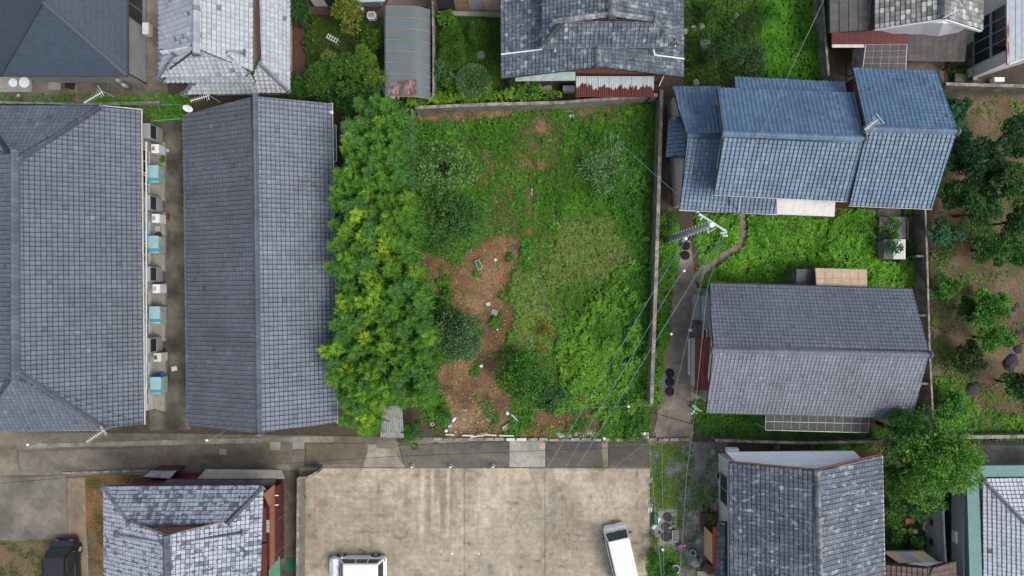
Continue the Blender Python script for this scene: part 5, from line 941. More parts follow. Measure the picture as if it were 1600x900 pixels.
cover('moss_earth', 'mossy weeds on the earth around the black van', [(-20,850),(70,850),(70,930),(-20,930)], 60, cf((.05,.06,.02), (.08,.1,.03), 16, 34), .05, .09, .5, 8, 8, 34, lambda x, y: np.clip((.5-fbm(x, y, 26, 41))*8, 0, 1))
# ------------------------------------------------------------------ trees and shrubs
def tree(name, label, cat, px, py, zc, r, base, light=None, n=2600, leaf=.16, wid=.45, flat=.7, blobs=22, seed=1, group=None, trunk=True, up=.3, light_p=.3, sparse=1.0, round_=False, narrow=False, spread=None):
    """tapered trunk with limbs and a crown of leaf clumps; crown centre given by its pixel and height"""
    g = np.random.default_rng(seed*13+5); c = P(px, py, zc); rx = ry = r/F*(H-zc); rz = rx*flat
    if spread: ry = rx*spread
    T = thing(name, label, cat, (c[0], c[1], 0), group)
    if round_: cen = np.array([c]); rad = np.array([rx])
    else:
        az = g.random(blobs)*2*np.pi; el = np.arcsin(g.uniform(-.25, 1, blobs)); rr = g.uniform(.35, 1.0, blobs); cen = c+np.stack([np.cos(az)*np.cos(el)*rr*rx, np.sin(az)*np.cos(el)*rr*ry, np.sin(el)*rr*rz], -1)
        rad = rx*g.uniform(.16, .44, blobs)
    k = g.integers(0, len(cen), n); az = g.random(n)*2*np.pi; el = np.arcsin(g.uniform(-.3, 1, n)); d = dirs(az, el); q = g.uniform(.8, 1.04, n) if round_ else g.uniform(.45, 1.05, n)
    pos = cen[k]+d*(rad[k]*q)[:, None]*(np.array([1, 1, flat]) if round_ else 1)
    ax = d+(g.random((n, 3))-.5)*1.3; ax[:, 2] += up-.35; ax /= np.linalg.norm(ax, axis=1, keepdims=True); nr = d*.6+np.array([0, 0, .8])
    l = leaf*(.45+.95*g.random(n)**1.5)*(.8+.4*g.random(len(cen)))[k]; Q = leafmesh(pos, ax, nr, l, l*wid)
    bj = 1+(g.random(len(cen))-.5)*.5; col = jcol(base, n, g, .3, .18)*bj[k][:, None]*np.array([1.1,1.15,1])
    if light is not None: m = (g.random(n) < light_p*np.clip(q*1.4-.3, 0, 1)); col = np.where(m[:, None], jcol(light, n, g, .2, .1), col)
    pos2 = np.maximum(Q.reshape(-1, 3)[:, 2], .03); Q = Q.reshape(-1, 3); Q[:, 2] = pos2; Q = Q.reshape(-1, 4, 3)
    leafobj('crown', Q, np.clip(col, .002, .9), T, 'stuff')
    mb = MB(); tr = max(.03, rx*.055)
    mb.tube([(c[0],c[1],0), (c[0]+.04*rx,c[1]-.03*rx,zc*.35), (c[0],c[1],zc*.75)], [tr*1.6, tr*1.1, tr*.8], 7)
    for i in range(min(9, len(cen)) if not round_ else 4):
        e = cen[i] if not round_ else c+dirs(np.array(i*1.6), np.array(.3))*rx*.6; m_ = (np.array([c[0], c[1], zc*.45])+e)/2+np.array([0, 0, .1*rx]); mb.tube([(c[0],c[1],zc*.45), m_, e], [tr*.7, tr*.45, tr*.15], 5)
    mb.build('trunk', M['trunk'], T, smooth=True); return T
YG = (.13,.2,.02)
tree('shrub', 'pale tipped bushy shrub at the northwest of the weedy lot', 'shrub', 690, 258, 2.0, 47, (.055,.14,.03), (.19,.31,.10), 5200, .17, .5, .7, 26, 1, light_p=.42)
tree('shrub', 'mid green rounded shrub just south of the pale tipped one', 'shrub', 706, 348, 1.7, 52, (.045,.115,.03), (.09,.2,.05), 5600, .15, .55, .6, 28, 2, light_p=.35)
tree('shrub', 'grey green leafy shrub in the middle of brown earth', 'shrub', 717, 528, 1.9, 42, (.05,.105,.045), (.16,.24,.11), 5200, .17, .36, .75, 24, 3, light_p=.35)
tree('shrub', 'dark bright leaved spreading shrub beside the brown earth', 'shrub', 818, 586, 1.3, 40, (.045,.125,.02), (.09,.22,.03), 3600, .16, .6, .6, 26, 4, light_p=.35)
tree('shrub', 'smaller shrub joined to the east of the dark spreading one', 'shrub', 862, 622, .9, 26, (.04,.11,.03), (.09,.18,.06), 1500, .15, .5, .6, 14, 5)
tree('shrub', 'low leafy bush touching north side of the grey green shrub', 'shrub', 700, 492, .8, 22, (.03,.1,.02), (.08,.18,.03), 1200, .17, .5, .6, 12, 6)
tree('shrub', 'silvery sparse shrub with thin grey leaves in the lot', 'shrub', 945, 258, 1.4, 44, (.06,.14,.05), (.2,.30,.15), 1500, .22, .2, .8, 20, 7, light_p=.5)
tree('shrub', 'small orange leaved shrub in the middle of weeds', 'shrub', 856, 515, .6, 17, (.12,.14,.02), (.36,.2,.02), 420, .12, .5, .6, 10, 8)
tree('shrub', 'tiny orange leaved sprig just below the orange shrub', 'shrub', 850, 545, .5, 8, (.25,.18,.03), (.4,.2,.03), 160, .12, .5, .6, 5, 9)
tree('shrub', 'bright lime weed bush at the lot south edge', 'shrub', 868, 640, .6, 13, (.12,.24,.03), (.2,.34,.05), 420, .13, .5, .6, 8, 10)
tree('shrub', 'large leaved sprout on the brown earth north of grey green shrub', 'shrub', 702, 458, .4, 13, (.05,.13,.02), (.12,.24,.04), 180, .25, .4, .5, 8, 11)
tree('shrub', 'fine dark shrub under the utility pole by long wall', 'shrub', 1046, 352, .8, 17, (.03,.07,.015), None, 900, .12, .3, .6, 10, 12)
tree('shrub', 'round bush by the lime green weeds in dirt', 'shrub', 868, 350, .3, 6, (.14,.3,.04), None, 60, .14, .7, .5, 4, 13)
# walled garden with lawn
for i, (lb, x, y, z, r_, b, l, n) in enumerate((
  ('yellow green tree at the top of the lawn garden', 545, 26, 2.4, 25, (.10,.125,.018), (.2,.22,.04), 2400),
  ('dark pine beside the silver tiled roof', 468, 16, 2.4, 20, (.03,.075,.025), (.05,.11,.03), 1500),
  ('small dark shrub at the northwest of the lawn', 484, 36, 1.0, 13, (.035,.09,.02), (.06,.13,.03), 700),
  ('low shrub on west edge of the lawn', 488, 70, .9, 15, (.05,.10,.02), (.1,.18,.03), 900),
  ('rounded olive shrub west of the carport', 582, 62, 1.3, 17, (.055,.105,.015), (.08,.15,.02), 1500),
  ('second olive shrub west of the carport', 570, 72, 1.0, 16, (.045,.09,.015), (.07,.13,.02), 1200),
  ('yellowish tree at the south of lawn', 515, 100, 2.0, 17, (.13,.16,.03), (.2,.23,.05), 1100),
  ('leafy green tree, west of the garden tree group', 500, 128, 2.4, 30, (.045,.11,.02), (.08,.17,.03), 2600),
  ('leafy tree in the middle of the garden tree group', 540, 118, 2.8, 30, (.04,.1,.018), (.09,.16,.025), 2600),
  ('olive green tree with pale leaves beside the carport', 570, 105, 3.0, 30, (.07,.125,.016), (.14,.22,.03), 3000),
  ('tree beside carport foot in the garden tree group', 572, 135, 2.4, 24, (.045,.1,.02), (.09,.16,.03), 1900),
  ('dark bush east of the silver tiled roof corner', 468, 135, 1.4, 20, (.035,.09,.02), (.07,.15,.03), 1400),
  ('dark bush behind the north end of bamboo grove', 520, 155, 1.6, 26, (.025,.07,.015), (.05,.12,.02), 1700),
  ('dark bush under the grove beside the grey roof corner', 548, 168, 1.8, 26, (.03,.085,.018), (.06,.14,.025), 1700))):
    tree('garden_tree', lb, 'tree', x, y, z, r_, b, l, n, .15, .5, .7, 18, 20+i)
for i, (lb, x, y, z, r_, b, n, rd) in enumerate((
  ('large clipped round shrub dotted with pale flowers', 740, 128, 1.0, 27, (.06,.115,.04), 5200, True),
  ('clipped round shrub at the north of the mossy garden', 751, 51, .9, 18, (.045,.1,.015), 2600, True),
  ('clipped shrub, middle of the mossy garden', 706, 88, .9, 20, (.045,.1,.015), 2600, True),
  ('clipped shrub above the middle one in mossy garden', 704, 62, .8, 19, (.045,.095,.015), 2200, True),
  ('bluish leafed shrub beside the thin grey fence', 687, 110, 1.1, 15, (.06,.13,.05), 900, False),
  ('small olive shrub beside the large round flowery one', 702, 135, .7, 13, (.06,.12,.02), 900, False),
  ('bright bush at the north end of the mossy garden', 697, 34, .7, 15, (.06,.16,.02), 900, False),
  ('yellow tipped little shrub beside the large flowery one', 764, 143, .5, 6, (.22,.2,.03), 200, False))):
    tree('clipped_shrub' if rd else 'shrub', lb, 'shrub', x, y, z, r_, b, (.3,.34,.16) if i == 0 else tuple(v*1.6 for v in b), n, .085 if rd else .14, .6, .75, 12, 40+i, light_p=.12 if rd else .3, round_=rd)
tree('shrub', 'broad leafed bush left of the rusty lean-to', 'shrub', 822, 140, 1.0, 26, (.06,.15,.025), (.12,.26,.04), 1300, .2, .45, .6, 14, 50, spread=.6)
# top garden
for i, (lb, x, y, z, r_, b, n, rd) in enumerate((
  ('clipped round dark shrub in the top garden', 1169, 41, 1.2, 21, (.03,.07,.015), 3400, True), ('dark pine in the middle of the top garden', 1132, 84, 2.2, 34, (.028,.07,.02), 4200, False),
  ('soft green tree right of the dark pine', 1178, 85, 2.0, 26, (.045,.09,.035), 2400, False), ('clipped shrub above the blue roof edge', 1172, 112, 1.0, 22, (.035,.085,.02), 2400, True),
  ('bush beside the stones in the top garden', 1108, 20, 1.0, 20, (.04,.09,.015), 1400, False), ('bush at west side of the top garden', 1084, 96, .9, 18, (.04,.09,.015), 1200, False), ('bright bush at the top by the old wall', 1200, 15, 1.0, 18, (.05,.15,.02), 1300, False))):
    tree('clipped_shrub' if rd else 'garden_tree', lb, 'shrub' if rd or z < 1.5 else 'tree', x, y, z, r_, b, tuple(v*1.7 for v in b), n, .09 if rd else .13, .5, .7, 16, 60+i, light_p=.2, round_=rd)
# orchard trees
for i, (x, y, z, r_, b, n, lb) in enumerate((
  (1494,172,2.0,20,(.03,.085,.04),2200,'bluish green tree at the north corner of orchard beside blue roof'), (1499,215,2.0,18,(.03,.08,.035),1800,'bluish green tree just south of the orchard corner tree'),
  (1487,248,2.2,24,(.035,.09,.04),2600,'bluish green tree hugging the blue roof corner'), (1488,300,2.2,26,(.04,.095,.03),3000,'green tree below the blue roof corner'),
  (1476,368,1.8,25,(.04,.1,.045),2800,'pale bluish tree beside the top of the panel wall'), (1478,450,1.3,22,(.05,.13,.025),2000,'leafy green bush near the middle of panel wall'),
  (1540,252,3.4,34,(.02,.05,.02),3600,'very dark tree in the orchard cluster, northwest'), (1585,215,3.4,34,(.025,.06,.022),3600,'dark tree at the right edge of the orchard cluster, north'),
  (1530,285,3.0,28,(.022,.055,.016),2600,'dark tree in the west of the orchard cluster'), (1578,290,3.8,36,(.035,.075,.02),4000,'olive green tree in the middle of the orchard cluster'),
  (1540,330,3.2,34,(.03,.07,.02),3400,'dark green tree in the middle south of orchard cluster'), (1592,345,3.0,30,(.025,.06,.018),2600,'dark tree at the right edge of the orchard cluster, south'),
  (1560,388,2.6,32,(.035,.09,.02),3000,'green tree at the south end of orchard cluster'), (1598,400,2.4,24,(.03,.08,.018),1600,'green tree cut by the right edge below the cluster'),
  (1548,492,2.4,33,(.045,.12,.02),3400,'bright green fruit tree with open crown, middle right'), (1556,530,2.2,24,(.05,.13,.022),2000,'bright green fruit tree just below the open crowned one'), (1512,482,1.4,18,(.03,.08,.016),1200,'dark little tree beside the bright fruit tree'),
  (1516,556,1.4,24,(.035,.05,.015),2200,'brownish dark bush in the southern orchard'), (1597,602,2.4,26,(.025,.065,.018),2200,'dark tree at the right edge in the southern orchard'),
  (1535,462,.9,11,(.09,.22,.03),500,'small lime green bush in the orchard'), (1564,470,.9,12,(.07,.18,.025),500,'second lime green bush above the bright fruit tree'), (1483,632,1.0,22,(.05,.13,.025),1600,'green bush beside the south end of panel wall'))):
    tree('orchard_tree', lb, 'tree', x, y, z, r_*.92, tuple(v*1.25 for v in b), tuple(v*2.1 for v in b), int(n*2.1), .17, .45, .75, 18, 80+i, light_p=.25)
for i, (x, y, z, r_, b, n, lb) in enumerate(((1464,722,5.0,57,(.07,.165,.025),13000,'big bright green tree beside the teal edged building, main crown'), (1425,680,4.0,44,(.03,.085,.02),6500,'dark green tree north of the big bright one'), (1410,745,3.6,32,(.04,.095,.018),3600,'yellowish green tree touching the dark tiled roof'), (1440,775,3.6,32,(.03,.08,.016),3600,'lower dark crown south of the big bright tree'))):
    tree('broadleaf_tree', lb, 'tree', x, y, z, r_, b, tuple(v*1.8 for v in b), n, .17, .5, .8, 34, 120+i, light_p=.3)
for i, (x, y, z, r_, b, n, lb) in enumerate(((1398,792,.8,16,(.04,.1,.02),900,'bush beside the blue umbrella'), (1432,800,.9,15,(.06,.14,.03),800,'bush right of the blue umbrella'), (1394,838,.7,14,(.035,.09,.02),700,'bush below the row of potted plants'), (1430,845,.6,14,(.035,.09,.02),700,'bush beside the pale rendered wall foot'),
   (1025,876,.7,16,(.04,.12,.02),900,'bushy weed next to the large black pot'), (1045,898,.6,14,(.04,.12,.02),700,'bushy weed at the bottom near the black pot'), (1023,842,.6,9,(.12,.2,.03),300,'lime shrub at the car park edge'), (475,775,.3,4,(.06,.16,.02),50,'little weed at the foot of the car park wall'),
   (254,249,.4,4.5,(.05,.15,.02),90,'round weed on the alley floor'), (1112,810,.5,6,(.12,.2,.03),120,'lime leafed potted plant by the dark deck'), (645,676,1.2,22,(.04,.12,.02),1500,'bright bush east of the corrugated hut'), (697,650,.6,14,(.045,.13,.02),500,'weedy bush at the southwest of brown earth'),
   (1412,410,.4,8,(.05,.14,.02),200,'sprout below the small garden hut'), (1400,385,1.6,12,(.03,.1,.03),500,'vine growing over the small garden hut'), (1393,360,.7,19,(.04,.12,.02),1300,'green clump growing in the sand bed'))):
    tree('shrub', lb, 'shrub', x, y, z, r_, b, tuple(v*1.8 for v in b), n, .14, .5, .6, 10, 140+i)
# ------------------------------------------------------------------ bamboo grove: every stalk a plant with culm and foliage
def bamboo(seed, base, tipc, yellow):
    g = np.random.default_rng(seed); T = thing('bamboo', 'x', 'bamboo', (0, 0, 0)); hh = 6.0; lean = g.uniform(-.35, .35, 2)
    top = lambda t: np.array([lean[0]*t**2, lean[1]*t**2, hh*t]); Q = []; C = []; mb = MB().tube([top(t) for t in np.linspace(0, 1, 8)], [.045-.035*t for t in np.linspace(0, 1, 8)], 6)
    nb_ = 40
    for i in range(nb_):
        t = 1-(i/nb_)**1.1*.5; o = top(t); L = (.22+.62*(1-t)/.5)*g.uniform(.8, 1.25); az = i*2.4+g.random(); d = dirs(np.array(az), np.array(g.uniform(.15, .8)*(1.3 if i < 8 else 1))); e = o+d*L; mb.tube([o, e], [.012, .004], 3, False); n = 17+int(L*13)
        s = g.uniform(.25, 1.05, n); p = o+d*L*s[:, None]-np.array([0, 0, 1.])*(s**2*.18*L)[:, None]; a = d[None]*.8+(g.random((n, 3))-.5)*1.5; a[:, 2] -= .12; a /= np.linalg.norm(a, axis=1, keepdims=True)
        l = g.uniform(.18, .33, n); Q.append(leafmesh(p, a, np.array([0, 0, 1.])+.4*(g.random((n, 3))-.5), l, l*.14, .1)); k = np.clip((t-.72)/.28, 0, 1)*yellow
        c = np.array(base)*(1-k)+np.array(tipc)*k; C.append(jcol(c*np.array([1.22,1.36,1.12]), n, g, .28, .1))
    leafobj('foliage', np.concatenate(Q), np.concatenate(C), T, 'stuff'); mb.build('culm', M['culm'], T); return T
protos = [bamboo(1, (.06,.15,.026), (.12,.25,.035), .6), bamboo(2, (.075,.165,.022), (.18,.31,.035), .7), bamboo(3, (.055,.14,.036), (.1,.22,.05), .5), bamboo(4, (.075,.165,.02), (.24,.37,.03), .8), bamboo(5, (.09,.19,.02), (.33,.44,.035), .9)]
used = set(); gb = np.random.default_rng(4); cand = []
GROVE = [(568,158),(600,150),(628,172),(632,240),(640,330),(645,400),(655,440),(660,520),(664,590),(656,630),(634,628),(596,632),(590,676),(560,680),(532,655),(517,600),(514,540),(524,470),(522,400),(530,330),(527,250),(532,200)]
yy = 156
while yy < 684:
    xx = 506+gb.random()*8
    while xx < 672:
        x = xx+gb.uniform(-6, 6); y = yy+gb.uniform(-6, 6)
        if sdist(np.array([x]), np.array([y]), GROVE)[0] > -2: cand.append((x, y))
        xx += 17.5
    yy += 14.5
YEL = [(540,345),(556,375),(553,400),(572,397),(582,415),(585,437),(560,452),(588,472),(549,500),(573,540),(537,572),(560,418),(521,556),(517,547),(540,395),(630,418),(607,385),(600,400),(548,330),(512,400),(556,430),(586,455),(527,462),(536,478),(570,470),(572,645),(590,660),(538,600)]
lab = {0: 'mid green bamboo stalk within the grove by long grey roof', 1: 'light green bamboo stalk within the grove by long grey roof', 2: 'bluish green bamboo stalk within the grove by long grey roof', 3: 'yellow tipped bamboo stalk within the grove by long grey roof', 4: 'bright yellow topped bamboo stalk within the grove by long grey roof'}
ROWS = ['at the far north end', 'near the north end', 'level with pale tipped shrub', 'north of middle', 'level with rounded shrub', 'level with white planter', 'among the yellow tops', 'level with grey green shrub', 'south of the yellow tops', 'beside the corrugated hut']
for x, y in cand:
    dY = min(math.hypot(x-a, y-b) for a, b in YEL)
    k = 4 if dY < 4.5 else 3 if dY < 9 else int(gb.choice([0, 1, 2], p=[.45, .25 if y < 420 or x < 590 else .12, .30 if y < 420 or x < 590 else .43]))
    z = gb.uniform(5.6, 7.2)-(1.2 if y > 640 else 0)-(1.0 if y < 200 else 0); p = P(x, y, z)
    o = protos[k] if k not in used else copy_tree(protos[k]); used.add(k)
    o.location = (p[0], p[1], 0); s = z/6.0; o.scale = (gb.uniform(.85, 1.12),)*2+(s,); o.rotation_euler = (0, 0, gb.random()*6.28); o['label'] = '%s bamboo stalk %s, %s' % (('mid green', 'light green', 'bluish green', 'yellow tipped', 'bright yellow topped')[k], ROWS[int(np.digitize(y, [210, 265, 320, 375, 430, 485, 540, 595, 645]))], 'along grey roof' if x < 540 else 'west of grove centre' if x < 562 else 'grove centre' if x < 590 else 'east of grove centre' if x < 622 else 'along lot side'); o['group'] = 'bamboo stalks of the grove'
# ------------------------------------------------------------------ rocks and garden stones
def rock(label, px, py, r, m='rock', z=.0, flat=.6, seed=0, el=1.0):
    g = random.Random(seed+int(px)); c = P(px, py, r*.02); bm = bmesh.new(); bmesh.ops.create_icosphere(bm, subdivisions=2, radius=1); a = g.random()*3
    for v in bm.verts:
        n = vn(v.co.x*40+px, v.co.y*40+v.co.z*37+py, 22, 3); s = .72+.55*float(n); x, y = v.co.x*el, v.co.y; v.co = Vector(((x*math.cos(a)-y*math.sin(a))*s*r/23, (x*math.sin(a)+y*math.cos(a))*s*r/23, max(-.02, v.co.z*s*flat*r/23)))
    me = bpy.data.meshes.new('rock'); bm.to_mesh(me); bm.free(); me.materials.append(M[m]); o = bpy.data.objects.new('rock', me); COL.objects.link(o); o.location = (c[0], c[1], z); return tag(o, label, 'rock')
for i, (x, y, r_, l, e) in enumerate(((1583,566,12,'largest dark rock in the southern orchard',1.2),(1522,608,10,'dark rock standing alone on bare earth',1.3),(1593,546,7,'dark rock above the largest one',1.0),(1594,521,6,'small dark rock near the right edge, uppermost',1.0),(1577,493,4.5,'dark stone at the west end of curved stone row',1.3),(1584,484,4,'dark stone in the middle of curved stone row',1.2),(1592,478,4,'dark stone at the east end of curved stone row',1.2))): rock(l, x, y, r_, 'rock', 0, .7, i, e)
for i, (x, y, r_, l) in enumerate(((1111,18,8,'dark boulder at the top garden'),(1102,68,9,'pointed pale stone in the top garden'),(1152,25,6,'brown stone by the round clipped shrub'),(1088,128,6,'dark block stone near the wall corner'),(1084,43,5,'flat stepping stone, west of the three'),(1097,40,5,'flat stepping stone, middle of the three'),(1111,38,5,'flat stepping stone, east of the three'),(1071,48,5,'pale stone beside the weathered roof'),
   (705,118,8,'pale boulder behind the bluish shrub'),(751,86,8,'brown boulder in the mossy garden'),(742,36,6,'grey stone behind clipped shrub'),(1382,800,6,'pale garden stone by the blue umbrella'))): rock(l, x, y, r_, 'stone', 0, .5, i+30)
for i, (x, y, r_, l) in enumerate(((1123,784,5,'pale grey round stone by the house west wall'),(1118,793,6,'brown grey stone below the pale round one'),(1079,803,4,'orange brown stone in the gravel yard'),(1089,812,6,'long flat grey stone in the gravel yard'),(1092,848,5,'grey stone near the white pots'),(1115,706,4,'tan stone at the northwest corner of dark tiled house'),(1088,878,9,'broad flat brown stone near the buckets'),(1015,752,6,'pale broken concrete lump at the car park corner'),(1016,790,4,'small pale lump at the car park edge'))): rock(l, x, y, r_, 'stone', 0, .4, i+60, 1.2)
gr = np.random.default_rng(3)
def scatter(name, label, poly, n, m, r0=.02, r1=.06, mask=None):
    xs = [p[0] for p in poly]; ys = [p[1] for p in poly]; x = gr.uniform(min(xs), max(xs), n); y = gr.uniform(min(ys), max(ys), n); k = sdist(x, y, poly) > 0
    if mask is not None: k &= gr.random(n) < mask(x, y)
    x, y = x[k], y[k]; n = len(x); r = gr.uniform(r0, r1, n); a = gr.random(n)*6.28; c = np.stack([(x-800)/F*H, (450-y)/F*H, r*.2+.012], -1); V = []
    for j in range(4): V.append(c+np.stack([np.cos(a+j*1.57)*r*gr.uniform(.6,1,n), np.sin(a+j*1.57)*r*gr.uniform(.5,1,n), -r*.3], -1))
    V.append(c+np.stack([0*r, 0*r, r*.45], -1)); V = np.stack(V, 1); I = np.arange(n)*5; Fq = np.concatenate([np.stack([I+j, I+(j+1) % 4, I+4], 1) for j in range(4)])
    npobj(name, V.reshape(-1, 3), Fq, M[m], None, None, False, 'stuff')
scatter('gravel', '', [(1016,695),(1132,695),(1132,900),(1016,900)], 5200, 'stone', .02, .06, lambda x, y: np.clip((fbm(x, y, 24, 51)-.35)*3, .15, 1))
scatter('pebbles', '', [(655,165),(1000,165),(1000,690),(660,690)], 3000, 'offwhite', .012, .032, lambda x, y: dirtmask(x, y)*.5)
scatter('pebbles', '', [(1458,150),(1610,150),(1610,680),(1458,680)], 3500, 'stone', .015, .05)
scatter('gravel', '', [(128,738),(250,738),(165,770),(165,900),(128,900)], 1600, 'stone', .015, .045)
scatter('gravel', '', [(870,676),(1010,672),(1012,685),(870,685)], 900, 'offwhite', .02, .06)
scatter('rubble', '', [(690,640),(775,640),(760,688),(700,688)], 160, 'offwhite', .015, .06)
# ------------------------------------------------------------------ vehicles
def xf(mb, c, a):
    ca, sa = math.cos(a), math.sin(a); mb.v = [(c[0]+x*ca-y*sa, c[1]+x*sa+y*ca, z) for x, y, z in mb.v]; return mb
def loft(secs, close=True):
    """secs: lists of equal length 3d point rings"""
    n = len(secs[0]); mb = MB(); V = [p for s in secs for p in s]; Fc = []
    for i in range(len(secs)-1):
        for k in range(n): Fc.append((i*n+k, i*n+(k+1) % n, (i+1)*n+(k+1) % n, (i+1)*n+k))
    Fc += [tuple(range(n-1, -1, -1)), tuple((len(secs)-1)*n+k for k in range(n))]; return mb.add(V, Fc)
def van(label, cx, cy, ang, L, Wd, Ht, paint, plate=None, hood=.45, rack=False, belt=.95, ws=.55, rs=.25, ribs=5):
    """front along local +x. Body, glasshouse, roof, panes, wheels, lamps, bumpers as parts"""
    T = thing('parked_car' if hood > .6 else 'parked_van', label, 'car' if hood > .6 else 'van', (cx, cy, 0)); B = lambda mb, name, m, par=T, **k: xf(mb, (cx, cy), ang).build(name, m, par, **k)
    h = L/2; w = Wd/2; zb = belt
    def ring(x, hw, z0, z1, e=.07): return [(x,-hw+e,z0),(x,hw-e,z0),(x,hw,z0+e),(x,hw+.0,z1-e*1.5),(x,hw-e*.9,z1),(x,-hw+e*.9,z1),(x,-hw,z1-e*1.5),(x,-hw,z0+e)]
    B(loft([ring(-h, w*.90, .32, zb-.06), ring(-h+.07, w*.97, .22, zb), ring(-h*.6, w, .2, zb), ring(h*.55, w, .2, zb), ring(h-.28, w*.97, .22, zb-.05), ring(h-.08, w*.92, .26, zb-.22), ring(h, w*.82, .34, zb-.34)]), 'body', paint, smooth=False, bevel=.025)
    xf0, xr0 = h-hood, -h+.06; xf1, xr1 = xf0-ws, xr0+rs; wr = w*.86; wb = w*.965; zt = Ht-.05
    gh = lambda o: [[(xf0+o,-wb,zb-.02),(xf0+o,wb,zb-.02),(xr0-o,wb,zb-.02),(xr0-o,-wb,zb-.02)],[(xf1,-wr,zt),(xf1,wr,zt),(xr1,wr,zt),(xr1,-wr,zt)]]
    s = gh(0); B(loft(s), 'cabin', paint, bevel=.03)
    # roof skin with ribs
    rf = B(loft([[(xf1+.05,-wr-.0,zt-.02),(xf1+.05,wr,zt-.02),(xr1-.05,wr,zt-.02),(xr1-.05,-wr,zt-.02)],[(xf1-.02,-wr+.06,Ht-.005),(xf1-.02,wr-.06,Ht-.005),(xr1+.02,wr-.06,Ht-.005),(xr1+.02,-wr+.06,Ht-.005)],[(xf1-.2,-wr+.2,Ht+.012),(xf1-.2,wr-.2,Ht+.012),(xr1+.2,wr-.2,Ht+.012),(xr1+.2,-wr+.2,Ht+.012)]]), 'roof', paint, bevel=.02)
    for k in range(ribs):
        y = -wr*.68+wr*1.36*k/(ribs-1); B(MB().box(xr1+.25, y-.018, Ht+.0, xf1-.25, y+.018, Ht+.02), 'roof_rib', paint, rf)
    def quad(p00, p10, p11, p01, u0, u1, v0, v1, off):
        q = lambda u, v: (np.array(p00)*(1-u)+np.array(p10)*u)*(1-v)+(np.array(p01)*(1-u)+np.array(p11)*u)*v
        a = [q(u0,v0), q(u1,v0), q(u1,v1), q(u0,v1)]; n = np.cross(a[1]-a[0], a[3]-a[0]); n /= np.linalg.norm(n); c = sum(a)/4
        if np.dot(n, c-np.array([0, 0, zb*.8])) < 0: n = -n
        return MB().add([p+n*off for p in a]+[p-n*.02 for p in a], [(0,1,2,3),(7,6,5,4)]+[(i, i+4, (i+1) % 4+4, (i+1) % 4) for i in range(4)])
    lo, hi = s; B(quad(lo[0], lo[1], hi[1], hi[0], .05, .95, .1, .95, .012), 'windscreen', M['glass']); B(quad(lo[3], lo[2], hi[2], hi[3], .08, .92, .12, .9, .012), 'rear_window', M['glass'])
    for a_, b_, c_, d_ in ((lo[0], lo[3], hi[3], hi[0]), (lo[1], lo[2], hi[2], hi[1])):
        for u0, u1 in ((.05,.36),(.39,.66),(.69,.95)): B(quad(a_, b_, c_, d_, u0, u1, .12, .82, .01), 'side_window', M['glass'])
    for sx in (h*.62, -h*.62):
        for sy in (-1, 1):
            y0, y1 = sy*(w-.17), sy*(w+.015); tmb = MB(); tmb.tube([(sx, y0, .29), (sx, y0+sy*.03, .29), (sx, y1-sy*.02, .29), (sx, y1, .29)], [.26,.29,.29,.26], 20); wh = B(tmb, 'wheel', M['tyre'], smooth=False); B(MB().tube([(sx, y1-sy*.01, .29), (sx, y1+sy*.012, .29)], [.18,.16], 16), 'rim', M['steel'], wh)
            B(MB().tube([(sx, sy*(w-.04), .3), (sx, sy*(w+.004), .3)], .33, 20), 'wheel_arch', M['black'])
    for sy in (-1, 1):
        B(MB().box(h-.14, sy*w*.58-.13, .56, h-.02, sy*w*.58+.13, .68), 'headlight', M['steel'], bevel=.02); B(MB().box(-h-.015, sy*w*.8-.06, .6, -h+.05, sy*w*.8+.06, .85), 'tail_light', M['amber'], bevel=.01)
        m_ = B(MB().box(xf0-.32, min(sy*(w+.0), sy*(w+.16)), zb+.02, xf0-.22, max(sy*(w+.0), sy*(w+.16)), zb+.16), 'mirror', M['black'] if plate else paint, bevel=.02)
    B(MB().box(h-.05, -w*.8, .28, h+.06, w*.8, .5), 'front_bumper', paint, bevel=.03); B(MB().box(-h-.06, -w*.85, .28, -h+.05, w*.85, .52), 'rear_bumper', paint, bevel=.03)
    if plate: B(MB().box(h+.055, -.17, .36, h+.085, .17, .53), 'number_plate', M[plate])
    for sy in (-.3, .25): B(MB().bar((xf0+.06, sy, zb+.03), (xf0-.08, sy+.45, zb+.14), .02), 'wiper', M['black'])
    if rack:
        for sy in (-1, 1): B(MB().box(xr1+.1, sy*wr-.03, Ht-.01, xf1-.1, sy*wr+.03, Ht+.06), 'roof_rail', M['black'], bevel=.01)
    return T
c = P(558, 897, 1.0); van('white small car cut off by the bottom edge of car park', -10.35, -18.82, math.pi, 3.72, 1.56, 1.62, M['carwhite'], None, .62, ws=.5, rs=.3, belt=.86, ribs=2)
p0, p1 = P(960, 822, .9), P(981, 912, .9); d = p1-p0; van('white kei van parked at an angle in the car park', (p0[0]+p1[0])/2, (p0[1]+p1[1])/2, math.atan2(-d[1], -d[0]), 3.75, 1.64, 1.85, M['carwhite'], 'yellow', .2, ws=.34, rs=.2, belt=.98, ribs=2)
van('black minivan with ribbed dark roof at the left bottom', -29.95, -18.95, math.pi/2+.03, 4.2, 1.66, 1.85, M['carblack'], None, .4, rack=True, ws=.42, rs=.2, ribs=6)
